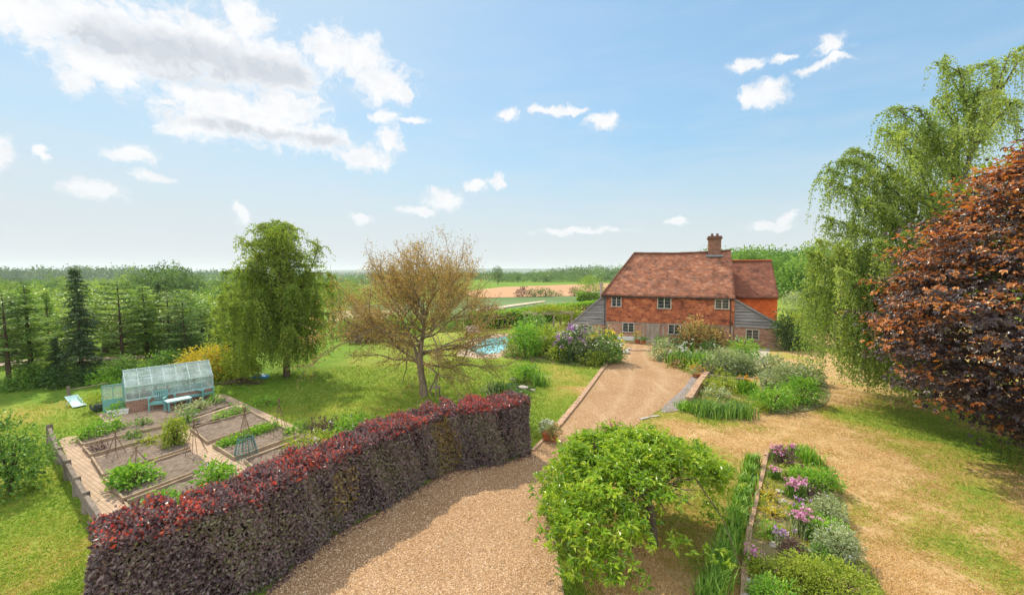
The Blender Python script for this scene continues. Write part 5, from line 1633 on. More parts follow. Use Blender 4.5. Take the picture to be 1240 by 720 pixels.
# cane wigwams for climbing beans
def wigwam(px, pb, pt, r, label, net=False):
    p = G(px, pb); h = (pb - pt) * p[1] / FPX * 1.0
    t = thing('cane_wigwam', label, 'plant support', p, 0, 'cane wigwams over the vegetable beds')
    for i in range(6):
        th = i * PI / 3 + .3
        MB().tube([(r * math.cos(th), r * math.sin(th), 0), (-.06 * math.cos(th), -.06 * math.sin(th), h * random.Random(i + px).uniform(.97, 1.04))], [.011, .008], 5).build('cane', CANE, t)
    mb = MB(); ring = [(.03 * math.cos(a), .03 * math.sin(a), h * .92) for a in np.linspace(0, 6.28, 8)]
    mb.tube(ring, .008, 4); mb.build('tie', CANE, t)
    if net:
        mb = MB()
        for z in np.linspace(.08, h * .38, 6):
            rr = r * (1 - z / h) * 1.04
            mb.tube([(rr * math.cos(a), rr * math.sin(a), z) for a in np.linspace(0, 2 * PI, 13)], .009, 4)
        for a in np.linspace(0, 2 * PI, 19):
            mb.tube([(r * 1.04 * math.cos(a), r * 1.04 * math.sin(a), 0), (r * .65 * math.cos(a), r * .65 * math.sin(a), h * .38)], .009, 4)
        mb.build('net', TEAL_DARK, t)
    return t
wigwam(166, 566, 539, .42, 'leftmost tall cane wigwam beside the rhubarb')
wigwam(236, 549, 507, .42, 'cane wigwam standing at the crossing of the garden paths')
wigwam(298, 552, 489, .40, 'cane wigwam with a blue green net round its foot', True)
wigwam(339, 526, 480, .40, 'cane wigwam nearest the lawn, right of the others')
wigwam(141, 553, 520, .36, 'thin cane wigwam at the left end of the bare bed')

# ------------------------------------------------------------------ greenhouse
ga = G(153.5, 501); gb = G(259, 482.5)
gu = gb - ga; gl = float(np.hypot(gu[0], gu[1])); grz = math.atan2(gu[1], gu[0])
gh = thing('greenhouse', 'small glass greenhouse on a low brick wall with teal frame', 'greenhouse', ga, grz)
GW, B0, E0, R0 = 1.9, .62, 1.30, 2.02
GFRAME = plain('greenhouse_frame', (0.38, 0.50, 0.47), 0.6, 0.3, 0.2, 6)
mgl, nn, out = newmat('greenhouse_glass')
obn = nn('ShaderNodeTexCoord').outputs['Object']
dirt = nn.remap(nn.noise(obn, 2.2, 5, 0.6), 0.35, 0.75, 0.16, 0.50)
tr = nn('ShaderNodeBsdfTransparent'); tr.inputs[0].default_value = (.86, .93, .90, 1)
pb = pbsdf(nn, None, (.62, .70, .68), .18, .5)
mx = nn('ShaderNodeMixShader'); nn.link(dirt, mx.inputs[0]); nn.link(tr.outputs[0], mx.inputs[1]); nn.link(pb.outputs[0], mx.inputs[2])
nn.link(mx.outputs[0], out.inputs['Surface'])
wb = MB(); wb.box(0, gl, 0, .11, 0, B0); wb.box(0, gl, GW - .11, GW, 0, B0); wb.box(0.001, .11, .112, .55, 0, B0 - .001); wb.box(.001, .11, 1.35, GW - .112, 0, B0 - .001); wb.box(gl - .11, gl - .001, .112, GW - .112, 0, B0 - .001)
o = wb.build('brick_base', None, gh)
GBR, nn2, out2 = newmat('greenhouse_brick')
tcb = nn2('ShaderNodeTexCoord').outputs['Object']
bt_ = nn2('ShaderNodeTexBrick'); mp_ = nn2('ShaderNodeMapping'); mp_.inputs['Rotation'].default_value = (PI / 2, 0, 0); nn2.link(tcb, mp_.inputs['Vector']); nn2.link(mp_.outputs[0], bt_.inputs['Vector'])
bt_.inputs['Scale'].default_value = 1; bt_.inputs['Brick Width'].default_value = .23; bt_.inputs['Row Height'].default_value = .08; bt_.inputs['Mortar Size'].default_value = .01
bt_.inputs['Color1'].default_value = (.24, .11, .07, 1); bt_.inputs['Color2'].default_value = (.36, .19, .12, 1); bt_.inputs['Mortar'].default_value = (.38, .31, .25, 1)
pbsdf(nn2, out2, nn2.mix(nn2.remap(nn2.noise(tcb, 4, 4), .4, .7, 0, .5), bt_.outputs['Color'], (.2, .13, .09)), .9, .1)
o.data.materials.append(GBR)
fr = MB(); w = .035
for t_ in (0.055, GW - .055):
    fr.box(-.02, gl + .02, t_ - .075, t_ + .075, B0 + .001, B0 + .05)
    fr.beam((-.03, t_, E0), (gl + .03, t_, E0), .06, .05)
fr.beam((-.03, GW / 2, R0), (gl + .03, GW / 2, R0), .05, .06)
nb = 7
for i in range(nb + 1):
    s = gl * i / nb
    for t_ in (.055, GW - .055):
        fr.box(s - w / 2, s + w / 2, t_ - w / 2, t_ + w / 2, B0 + .05, E0 - .025)
        fr.beam((s, t_, E0 + .02), (s, GW / 2, R0 - .01), w, w)
for s in (0, gl):
    for t_ in (.6, 1.3):
        zt_ = E0 + (R0 - E0) * (t_ if t_ < GW / 2 else GW - t_) / (GW / 2)
        fr.box(s - .018, s + .018, t_ - .018, t_ + .018, (.02 if s == 0 else B0), zt_)
fr.build('frame', GFRAME, gh)
def glass_panel(pts, name='pane', parent=gh):
    c = np.mean(np.array(pts), 0); q = [tuple(c + (np.array(p) - c) * .97) for p in pts]
    n_ = np.cross(np.array(q[1]) - np.array(q[0]), np.array(q[2]) - np.array(q[0])); n_ = n_ / np.linalg.norm(n_) * .004
    q2 = [tuple(np.array(p) + n_) for p in q]
    return MB().hexa(q + q2).build(name, mgl, parent)
for i in range(nb):
    s0_, s1_ = gl * i / nb, gl * (i + 1) / nb
    for t_ in (.055, GW - .055):
        glass_panel([(s0_, t_, B0 + .05), (s1_, t_, B0 + .05), (s1_, t_, E0 - .02), (s0_, t_, E0 - .02)])
        glass_panel([(s0_, t_, E0 + .03), (s1_, t_, E0 + .03), (s1_, GW / 2, R0), (s0_, GW / 2, R0)], 'roof_pane')
for s in (0, gl):
    for (t0_, t1_) in ((.055, .6), (.6, 1.3), (1.3, GW - .055)):
        if s == 0 and t0_ == .6: continue
        zz = lambda t_: E0 + (R0 - E0) * (t_ if t_ < GW / 2 else GW - t_) / (GW / 2) - .02
        glass_panel([(s, t0_, B0), (s, t1_, B0), (s, t1_, zz(t1_)), (s, t0_, zz(t0_))], 'end_pane')
vt = MB(); s0_ = gl * 1 / nb; s1_ = gl * 2 / nb
vt.beam((s0_, .5, E0 + .38), (s1_, .5, E0 + .38), .03, .03); vt.beam((s0_, .45, E0 + .3), (s0_, GW / 2, R0 + .04), .03, .03); vt.beam((s1_, .45, E0 + .3), (s1_, GW / 2, R0 + .04), .03, .03)
vt.build('roof_vent', GFRAME, gh)
# the open door standing out to the left
dd0 = np.array([-.05, .62, 0]); ddir = np.array([-.92, .12, 0]); ddir /= np.linalg.norm(ddir); dl = .78; dh = 1.42
dpts = lambda f, z: tuple(dd0 + ddir * dl * f + np.array([0, 0, z]))
dm = MB(); dm.hexa([dpts(0, .04), dpts(1, .04), tuple(np.array(dpts(1, .04)) + np.array([0, .03, 0])), tuple(np.array(dpts(0, .04)) + np.array([0, .03, 0])), dpts(0, .72), dpts(1, .72), tuple(np.array(dpts(1, .72)) + np.array([0, .03, 0])), tuple(np.array(dpts(0, .72)) + np.array([0, .03, 0]))])
for f in (0, 1): dm.beam(dpts(f, .72), dpts(f, dh), .04, .04)
dm.beam(dpts(0, dh), dpts(1, dh), .04, .04); dm.beam(dpts(.5, .72), dpts(.5, dh), .025, .025)
door_ = dm.build('door', TEAL, gh)
glass_panel([dpts(.03, .74), dpts(.97, .74), dpts(.97, dh - .03), dpts(.03, dh - .03)], 'door_pane', door_)
# staging with pots inside
def gloc(s, t_, z=0): return (ga[0] + gu[0] / gl * s - gu[1] / gl * t_, ga[1] + gu[1] / gl * s + gu[0] / gl * t_, z)
st = thing('potting_bench', 'slatted potting bench inside the greenhouse', 'bench', gloc(gl / 2, 1.45), grz)
mb = MB()
for k in range(5): mb.box(-gl / 2 + .25, gl / 2 - .2, -.28 + k * .12, -.19 + k * .12, .66, .69)
mb.build('bench_top', BOARDWOOD, st)
for sx in (-1, 1):
    for sy in (-.24, .24): MB().box(sx * (gl / 2 - .35) - .03, sx * (gl / 2 - .35) + .03, sy - .03, sy + .03, 0, .658).build('leg', BOARDWOOD, st)
for k, (s, zz) in enumerate([(.5, .2), (.8, .16), (1.3, .18), (1.75, .14), (2.5, .2), (2.75, .15), (3.0, .2)]):
    if s > gl - .3: continue
    x, y, _ = gloc(s, 1.4 + .08 * (k % 3))
    pt = thing('flower_pot', 'small flower pot with a seedling on the bench inside the greenhouse', 'flower pot', (x, y, .69), 0, 'flower pots on the greenhouse bench')
    MB().lathe((0, 0, 0), [(.06, 0), (.085, zz * .8), (.095, zz * .8), (.09, zz)], 10).build('pot', TERRACOTTA if k % 2 else BOARD, pt)
    rp_ = np.random.default_rng(k)
    V, F = leaf_geo(rp_, np.zeros((26, 3)) + np.array([0, 0, zz]) + rp_.normal(size=(26, 3)) * .03, rp_.normal(size=(26, 3)) + np.array([0, 0, .9]), .13, .06)
    np_mesh('seedling', V, F, L_MID, pt, rp_.random(26))

# teal garden furniture
def armchair(label, px, py, rz, width=.62, cat='armchair', name='garden_armchair', group=None):
    p = G(px, py)
    t = thing(name, label, cat, (p[0], p[1], 0.012), rz, group)
    w_ = width / 2
    for sx in (-1, 1):
        MB().box(sx * w_ - .03, sx * w_ + .03, -.27, -.21, 0, .62).build('leg', TEAL, t)
        MB().hexa([(sx * w_ - .03, .20, 0), (sx * w_ + .03, .20, 0), (sx * w_ + .03, .26, 0), (sx * w_ - .03, .26, 0), (sx * w_ - .03, .30, .92), (sx * w_ + .03, .30, .92), (sx * w_ + .03, .36, .92), (sx * w_ - .03, .36, .92)]).build('leg', TEAL, t)
        MB().box(sx * w_ - .05, sx * w_ + .05, -.31, .27, .622, .655).build('armrest', TEAL, t)
    mb = MB()
    for k in range(5): mb.box(-w_ + .032, w_ - .032, -.26 + k * .095, -.18 + k * .095, .41, .435)
    mb.box(-w_ + .031, w_ - .031, -.265, -.235, .33, .408)
    mb.build('seat', TEAL, t)
    mb = MB(); n_ = max(6, int(width / .09))
    mb.beam((-w_ + .031, .315, .90), (w_ - .031, .315, .90), .035, .08); mb.beam((-w_ + .031, .255, .50), (w_ - .031, .255, .50), .03, .06)
    for k in range(n_):
        x = -w_ + .08 + (2 * w_ - .16) * k / (n_ - 1)
        mb.beam((x, .26, .52), (x, .312, .87), .05, .015)
    mb.build('backrest', TEAL, t)
    return t
armchair('teal slatted garden armchair left of the small table, by the greenhouse', 192, 496, grz - .35)
armchair('teal slatted garden armchair at the right end of the greenhouse', 248, 484.5, grz + .55)
armchair('teal slatted garden bench against the greenhouse wall', 228, 488, grz + .1, 1.25, 'bench', 'garden_bench')
p = G(216, 495)
tt_ = thing('garden_table', 'small pale teal table in front of the garden bench', 'table', (p[0], p[1], .012), grz + .15)
TEAL_PALE = plain('pale_teal_paint', (0.42, 0.62, 0.60), 0.6, 0.3, 0.1, 8)
mb = MB()
for k in range(5): mb.box(-.52, .52, -.30 + k * .122, -.19 + k * .122, .50, .53)
mb.box(-.48, .48, -.27, .27, .45, .498); mb.build('tabletop', TEAL_PALE, tt_)
for sx in (-.45, .45):
    for sy in (-.24, .24): MB().box(sx - .03, sx + .03, sy - .03, sy + .03, 0, .449).build('leg', TEAL, tt_)
# planter, pot, deck chair, fence post
p = G(147, 501)
pl = thing('trough_planter', 'white trough planter with leafy plant at the greenhouse corner', 'planter', (p[0] - .05, p[1] - .12, .01), grz)
mb = MB(); mb.hexa([(-.36, -.17, 0), (.36, -.17, 0), (.36, .17, 0), (-.36, .17, 0), (-.40, -.20, .27), (.40, -.20, .27), (.40, .20, .27), (-.40, .20, .27)]); mb.build('trough', WHITE, pl, bevel=.015)
rp_ = np.random.default_rng(5); V, F, tn = crown_leaves(rp_, (0, 0, .33), (.34, .16, .2), 26, 12, .08, .12, .5); np_mesh('leaves', V, F, L_BRIGHT, pl, tn)
p = G(119, 497)
pl = thing('round_planter', 'dark round planter with a lime green plant on the lawn left of the greenhouse', 'planter', (p[0], p[1], .0), 0)
MB().lathe((0, 0, 0), [(.18, 0), (.30, .15), (.33, .30), (.30, .36), (.26, .36)], 14).build('pot', DARKPOT, pl, smoothf=True)
rp_ = np.random.default_rng(6); V, F, tn = crown_leaves(rp_, (0, 0, .55), (.42, .38, .34), 30, 12, .10, .15, .45); np_mesh('leaves', V, F, L_LIME, pl, tn)
p = G(91, 491)
dc = thing('deck_chair', 'pale folding lounger on the lawn by the fence post', 'deck chair', p, 1.15)
dc.scale = (.85, .85, .8)
for sx in (-.28, .28):
    MB().beam((sx, -.55, .02), (sx, .45, .62), .035, .035).build('frame_rail', TEAL_PALE, dc); MB().beam((sx, .40, .02), (sx, -.20, .48), .035, .035).build('frame_rail', TEAL_PALE, dc)
mb = MB(); c_ = bez((0, -.5, .10), (0, .05, .12), (0, .45, .62), 8)
for i in range(7):
    a_, b_ = c_[i], c_[i + 1]
    mb.hexa([(-.25, a_[1], a_[2]), (.25, a_[1], a_[2]), (.25, b_[1], b_[2]), (-.25, b_[1], b_[2]), (-.25, a_[1], a_[2] + .012), (.25, a_[1], a_[2] + .012), (.25, b_[1], b_[2] + .012), (-.25, b_[1], b_[2] + .012)])
mb.build('sling', TEAL_PALE, dc)
MB().box(-.28, .28, -.75, -.52, .08, .12).build('footrest', TEAL_PALE, dc)
a_ = G(83.5, 482.5); b_ = G(131, 480)
rf = thing('post_and_rail', 'single brown gatepost with one wooden rail running to the greenhouse', 'fence', a_)
MB().tube([(0, 0, -.1), (0, 0, .66), (0, 0, .70)], [.085, .08, .05], 9).build('post', OLDWOOD, rf)
bb_ = W(131, 463, b_[1]) - a_
MB().tube([(0, 0, .5), tuple(bb_ * .5 + np.array([0, 0, .22])), tuple(bb_)], .025, 6).build('rail', OLDWOOD, rf)

# weathered rail fence on the left
fpx = [(61, 537, 513), (72, 561, 541), (82.5, 580, 556), (94, 600, 576), (105, 621, 594), (125, 652, 623)]
fp = [G(x, b) for x, b, t_ in fpx]
fen = thing('rail_fence', 'grey weathered post and rail fence beside the kitchen garden', 'fence', fp[0])
tops = []
for (x, b, t_), q in zip(fpx, fp):
    h = (b - t_) * q[1] / FPX * 1.02; o_ = q - fp[0]; tops.append((o_, h))
    MB().hexa([(o_[0] - .09, o_[1] - .08, -.1), (o_[0] + .09, o_[1] - .08, -.1), (o_[0] + .09, o_[1] + .08, -.1), (o_[0] - .09, o_[1] + .08, -.1), (o_[0] - .08, o_[1] - .07, h), (o_[0] + .08, o_[1] - .07, h + .02), (o_[0] + .08, o_[1] + .07, h), (o_[0] - .08, o_[1] + .07, h - .02)]).build('post', OLDWOOD, fen, bevel=.015)
for (a_, ha), (b_, hb) in zip(tops[:-1], tops[1:]):
    for f in (.80, .42):
        m_ = (a_ + b_) / 2
        MB().tube([(a_[0], a_[1], ha * f), (m_[0], m_[1], (ha + hb) / 2 * f + .02), (b_[0], b_[1], hb * f)], [.065, .075, .06], 7).build('rail', OLDWOOD, fen)
a_, ha = tops[-1]; m_ = np.array([-9.2, 9.9, 0]) - fp[0]
for f in (.80, .42): MB().tube([(a_[0], a_[1], ha * f), (m_[0], m_[1], .7 * f)], [.06, .06], 7).build('rail', OLDWOOD, fen)
MB().box(m_[0] - .08, m_[0] + .08, m_[1] - .08, m_[1] + .08, -.1, .8).build('post', OLDWOOD, fen)

# vegetables
shrub('tall bright green leafy bush in the middle of the vegetable beds', 'vegetable', 209, 541, 22, 32, L_LIME, 'leafy_bush', dense=6)
shrub('bright green rhubarb plant with big leaves in a vegetable bed', 'vegetable', 156, 592, 42, 28, L_BRIGHT, 'rhubarb_plant', leafpx=5, wr=.8, dense=7)
shrub('pale green broad leaved plant rising behind the hedge', 'vegetable', 256, 596, 44, 32, L_BRIGHT, 'broad_leaved_plant', leafpx=5, wr=.7, dense=6, flowers=P_WHITE, fl_frac=.05)
shrub('loose green plant behind the left end of the hedge', 'vegetable', 186, 626, 46, 26, L_BRIGHT, 'leafy_plant', leafpx=4, dense=5)
for i, (px, py, w_, h_, lab) in enumerate([(100, 534, 22, 13, 'leftmost'), (117, 528, 22, 14, 'middle'), (134, 521, 20, 15, 'rightmost')]):
    shrub(lab + ' bright green clump in the row at the left end of the greenhouse bed', 'vegetable', px, py, w_, h_, L_BRIGHT, 'leafy_clump')
for i, (px, py, w_, h_, lab) in enumerate([(222, 502, 20, 9, 'left'), (238, 498, 20, 10, 'right')]):
    shrub(lab + ' grey green lavender tuft in front of the garden bench', 'herb', px, py, w_, h_, L_GREY, 'lavender_bush')
shrub('pale flowered cabbage plant beside the lavender tufts', 'vegetable', 226, 513, 18, 14, L_MID, 'cabbage_plant', flowers=P_WHITE, fl_frac=.15)
shrub('left low green clump in the narrow bed near the lawn', 'vegetable', 268, 508, 14, 8, L_BRIGHT, 'leafy_clump')
shrub('right low green clump in the narrow bed near the lawn', 'vegetable', 284, 503, 20, 10, L_BRIGHT, 'leafy_clump')
shrub('small upright green plant at the right end of the greenhouse bed', 'vegetable', 257, 490, 9, 9, L_BRIGHT, 'leafy_clump')
shrub('low green plant in front of the white trough planter bed', 'vegetable', 170, 517, 12, 9, L_MID, 'leafy_clump')
shrub('low yellow green sprawling plant beside the tall leafy bush', 'vegetable', 176, 541, 24, 8, L_LIME, 'leafy_clump')
shrub('round green plant at the back edge of the bare left bed', 'vegetable', 160, 532, 12, 8, L_MID, 'leafy_clump')
shrub('small red leaved plant at the far left of the narrow bed', 'vegetable', 118, 547, 7, 6, L_SMOKE, 'leafy_clump')
for i in range(9):
    q = np.array([269, 543]) * (1 - i / 8) + np.array([330, 520]) * (i / 8)
    shrub('small green bean plant in the row along the netted wigwam bed', 'vegetable', q[0], q[1], 9, 6, L_BRIGHT, 'bean_plant', group='row of bean plants in the netted wigwam bed')
shrub('green seedlings clump beyond the netted wigwam', 'vegetable', 352, 527, 14, 7, L_BRIGHT, 'leafy_clump')
shrub('spreading pale green plant between hedge top and garden path', 'plant', 372, 548, 60, 18, L_LIME, 'border_plant', flowers=P_WHITE, fl_frac=.08)
shrub('white flecked plant on the lawn edge above the hedge', 'plant', 420, 528, 54, 18, L_BRIGHT, 'border_plant', flowers=P_WHITE, fl_frac=.1)
shrub('dusky shrub between lawn and path above the hedge', 'shrub', 388, 525, 40, 12, L_SMOKE, 'low_shrub')
shrub('low green mound at the lawn end of the garden path', 'plant', 320, 492, 26, 9, L_BRIGHT, 'border_plant')
shrub('dark low mound by the path below the birch', 'plant', 365, 524, 22, 10, L_MID, 'border_plant')

# behind the greenhouse
shrub('golden yellow shrub behind the greenhouse', 'shrub', 244, 462, 66, 42, L_GOLD, 'golden_shrub')
shrub('lime green shrub between greenhouse and birch', 'shrub', 287, 463, 40, 44, L_LIME, 'lime_shrub')
shrub('bright green bush left of the lime shrub', 'shrub', 268, 458, 30, 24, L_BRIGHT, 'green_shrub')
for (px, py, w_, h_, m_, lab) in [(70, 470, 52, 22, L_DARK, 'dark bush under the tall spruce'), (130, 466, 50, 16, L_BRIGHT, 'bright undergrowth bush right of the tall spruce'), (180, 464, 56, 18, L_MID, 'mid green bush behind the left end of the greenhouse'),
                               (10, 474, 40, 14, L_MID, 'low bush under the conifers at the left edge'), (216, 455, 40, 26, L_MID, 'leafy bush behind the greenhouse roof'), (40, 462, 34, 16, L_BRIGHT, 'pale low bush between the left conifer trunks')]:
    shrub(lab, 'bush', px, py, w_, h_, m_, 'undergrowth_bush')
for (px, py, w_, h_, m_, lab) in [(28, 470, 36, 24, L_MID, 'young leafy tree between the two leftmost larches'), (140, 462, 36, 28, L_LARCH, 'pale young larch bush right of the tall spruce'), (197, 460, 40, 34, L_MID, 'young leafy tree behind the left half of the greenhouse'), (56, 460, 40, 26, L_LARCH, 'pale bushy young larch left of the tall spruce'), (165, 458, 30, 20, L_WOOD1, 'pale young tree between the larch trunks'), (222, 446, 50, 50, L_WOOD2, 'dark young tree behind the golden shrub')]:
    shrub(lab, 'tree', px, py, w_, h_, m_, 'young_tree', lamp=.45)
# brushwood heap and blue sheet under the birch
rng = np.random.default_rng(77)
p = G(289, 465)
bp = MB()
for k in range(60):
    c = rng.normal(size=3) * np.array([.65, .35, 0]); c[2] = rng.uniform(.03, .38) * max(.15, 1 - abs(c[0]) / 1.4)
    d = rng.normal(size=3) * np.array([1, .6, .14]); d = d / np.linalg.norm(d) * rng.uniform(.3, .8)
    bp.tube([c - d * .5, c + rng.normal(size=3) * .04, c + d * .5], [.03, .025, .015], 5)
tag(bp.build('brushwood_heap', BARK, None, p), 'heap of dark cut branches under the left birch', 'brushwood')
p = G(316, 457)
mb = MB(); mb.hexa([(-.55, -.3, 0), (.55, -.3, 0), (.5, .3, 0), (-.5, .3, 0), (-.45, -.2, .22), (.4, -.18, .16), (.38, .18, .2), (-.4, .2, .28)])
tag(mb.build('covered_log_stack', plain('blue_tarpaulin', (.05, .25, .5), .5, .4, .2, 5), None, p, bevel=.05), 'bright blue tarpaulin over a low stack beside the birch trunk', 'tarpaulin')

# left edge shrub in the foreground
shrub('broad leaved green bush cut off by the left edge of the photo', 'shrub', -8, 606, 74, 92, L_MID, 'broad_leaved_bush', leafpx=5.5, dense=3.2, lamp=.6)

# ------------------------------------------------------------------ middle lawn: table, pond bed, pool
p = G(527, 478)
ot = thing('old_garden_table', 'small grey wooden table beside the half bare tree trunk', 'table', p, .3)
MB().box(-.3, .3, -.2, .2, .44, .48).build('tabletop', OLDWOOD, ot)
for sx in (-.25, .25):
    for sy in (-.15, .15): MB().box(sx - .025, sx + .025, sy - .025, sy + .025, 0, .439).build('leg', OLDWOOD, ot)
pw = gp([(600, 474), (618, 463), (640, 461), (650, 466), (640, 476), (615, 481)])
mwp, nn, out = newmat('pond_water'); pbsdf(nn, out, (.02, .03, .025), .06, .5, nn.bump(nn.noise(nn('ShaderNodeTexCoord').outputs['Object'], 5, 3), .1, .02))
sheet('pond_water', catmull(pw, 4, True), .016, mwp)
def rock(label, px, py, w_, seed, mat=STONE, flat=.55, name='rock', group=None):
    p = G(px, py); s = p[1] / FPX; r = w_ * s / 2; rng = np.random.default_rng(seed)
    import bmesh
    bm = bmesh.new(); bmesh.ops.create_icosphere(bm, subdivisions=3, radius=1)
    nb_ = rdirs(rng, 9); cut = rng.uniform(.55, .9, 9)
    for v in bm.verts:
        c = np.array(v.co)
        for b_, k_ in zip(nb_, cut):
            e = c @ b_
            if e > k_: c = c - b_ * (e - k_)
        v.co = Vector((c[0] * r, c[1] * r * .8, (c[2] + .6) * r * flat))
    me = bpy.data.meshes.new(name); bm.to_mesh(me); bm.free()
    return tag(link_mesh(name, me, mat, None, p), label, 'rock', group)
shrub('big green iris bed plant at the back of the pond', 'plant', 636, 462, 34, 18, L_BRIGHT, 'pond_plant')
clump('tall strap leaved iris at the right side of the pond', 'plant', 655, 467, 22, 18, None, 'iris_clump', 150)
clump('dark iris tuft behind the pond stones', 'plant', 640, 455, 22, 16, L_MID, 'iris_clump', 140)
clump('blue green reed tuft at the left of the pond', 'plant', 606, 474, 28, 14, L_MID, 'reed_clump', 160)
clump('short green tuft in front of the pond', 'plant', 634, 481, 20, 10, None, 'grass_tuft', 110)
shrub('lavender grey mound at the left end of the pond', 'plant', 594, 476, 18, 10, L_GREY, 'lavender_bush')
rock('flat grey stone at the pond edge below the iris', 633, 470, 14, 1, flat=.35); rock('brown stone on the far bank of the pond', 622, 460, 10, 2); rock('pale stone between pond and strap leaved iris', 645, 473, 8, 3, flat=.4)
rock('small pale stone at the left end of the pond', 603, 480, 7, 4, flat=.4)

mwa, nn, out = newmat('pool_water_surface')
obn = nn('ShaderNodeTexCoord').outputs['Object']
ca = nn.vor(nn.vmath('ADD', obn, nn.vmath('MULTIPLY', nn.noise(obn, 1.2, 3, .5, 0, True), (.8, .8, 0)).outputs[0]).outputs[0], 1.6, 'SMOOTH_F1')
pbsdf(nn, out, nn.mix(nn.remap(ca, .2, .7), (.06, .42, .50), (.30, .66, .68)), .05, .5, nn.bump(nn.noise(obn, 3.5, 3), .25, .03))
sheet('pool_water', gp([(566, 424), (588, 411), (617, 406.5), (618, 418), (603, 427.5), (580, 429)]), .030, mwa)
p = G(573, 404)
hp_ = thing('covered_garden_seat', 'pale cushioned seat beside the swimming pool', 'garden seat', p, .3)
hp_.scale = (.7, .7, .75)
CUSH = plain('pale_cushion', (.55, .42, .38), .9, .1, .2, 3)
MB().box(-1.1, 1.1, -.5, .5, .18, .5).build('seat', CUSH, hp_, bevel=.08)
MB().hexa([(-1.1, .45, .3), (1.1, .45, .3), (1.1, .75, .3), (-1.1, .75, .3), (-1.1, .6, 1.15), (1.1, .6, 1.15), (1.1, .8, 1.15), (-1.1, .8, 1.15)]).build('backrest', CUSH, hp_, bevel=.06)
for sx in (-1, 1):
    MB().box(sx * 1.0 - .06, sx * 1.0 + .06, -.45, -.33, 0, .178).build('leg', OLDWOOD, hp_); MB().box(sx * 1.0 - .06, sx * 1.0 + .06, .35, .47, 0, .178).build('leg', OLDWOOD, hp_)

# pool-side planting
for (px, py, w_, h_, m_, lab) in [(636, 433, 46, 42, L_BRIGHT, 'big bright green bush between pool and house'), (662, 430, 40, 32, L_LIME, 'yellow green bush in front of the terrace'), (648, 420, 44, 38, L_MID, 'rounded mid green bush behind the pool side bush'),
                              (677, 438, 20, 18, L_LIME, 'small lime bush left of the purple rhododendron'), (592, 397, 34, 24, L_SMOKE, 'dusky bush beyond the pool'), (605, 394, 26, 20, L_GREY, 'grey green bush right of the dusky pool bush'),
                              (552, 400, 40, 18, L_MID, 'green bush beyond the pool behind the half bare tree'), (480, 404, 60, 22, L_BRIGHT, 'bright bush seen through the half bare tree'), (440, 412, 44, 26, L_SMOKE, 'reddish bush left of the half bare tree'),
                              (420, 402, 40, 24, L_MID, 'green bush beside the left birch'), (520, 396, 50, 18, L_LIME, 'yellow bush behind the half bare tree trunk')]:
    shrub(lab, 'bush', px, py, w_, h_, m_, 'garden_bush')
shrub('rhododendron with purple flowers left of the house', 'shrub', 696, 439, 44, 40, L_DARK, 'rhododendron', flowers=P_VIOLET, fl_frac=.85, fl_side=(-.7, -.6, -.45), fl_px=4.4, fl_top=-.05)
shrub('dusky lilac flowered bush right of the purple rhododendron', 'shrub', 717, 440, 38, 42, L_GREY, 'lilac_bush', flowers=P_LILAC, fl_frac=.16, fl_top=.1)
shrub('green bush crowned with yellow flowers in front of the house', 'shrub', 735, 441, 46, 38, L_MID, 'yellow_flowered_bush', flowers=P_YELLOW, fl_frac=.7, fl_px=3.8, fl_top=.45)
shrub('low pale green bush at the drive edge below the yellow flowers', 'shrub', 722, 443, 30, 16, L_LIME, 'low_bush')
rock('rough stone block at the left side of the house steps', 757, 428, 12, 9); rock('flat stone beside the rough block by the drive', 762, 424, 9, 10, flat=.4)
# pergola
pa, pb_ = G(648, 399), G(692, 396)
pg = thing('pergola', 'low wooden pergola carrying a yellow green climber left of the house', 'pergola', pa, math.atan2(pb_[1] - pa[1], pb_[0] - pa[0]))
pl_ = float(np.hypot(*(pb_ - pa)[:2]))
for sx in (0, pl_ / 2, pl_):
    for sy in (0, 2.6): MB().box(sx - .09, sx + .09, sy - .09, sy + .09, 0, 1.75).build('post', OAK, pg)
for sy in (0, 2.6): MB().box(-.4, pl_ + .4, sy - .06, sy + .06, 1.752, 1.93).build('beam', OAK, pg)
mb = MB()
for k in range(8): mb.box(pl_ * k / 7 - .05, pl_ * k / 7 + .05, -.4, 3.0, 1.933, 2.05)
mb.build('rafters', OAK, pg)
rng = np.random.default_rng(91); V, F, tn = crown_leaves(rng, (pl_ / 2, 1.2, 2.1), (pl_ * .58, 1.7, .55), 130, 16, .25, .22, .6, .4, .3, -.3); np_mesh('climber', V, F, L_LIME, pg, tn)
shrub('golden bush at the right end of the pergola', 'shrub', 692, 394, 30, 24, L_LIME, 'golden_bush'); shrub('dark red bush behind the pergola', 'shrub', 652, 386, 34, 14, L_SMOKE, 'red_leaved_bush'); shrub('dark red bush between pergola and lean-to', 'shrub', 706, 386, 22, 14, L_SMOKE, 'red_leaved_bush')
p = G(686, 412)
mb = MB(); mb.box(-1.1, 1.1, -.5, .5, .62, .70); mb.box(-.8, -.6, -.3, .3, 0, .619); mb.box(.6, .8, -.3, .3, 0, .619)
tag(mb.build('stone_table', STONE, None, p), 'pale stone table on the terrace left of the house', 'table')

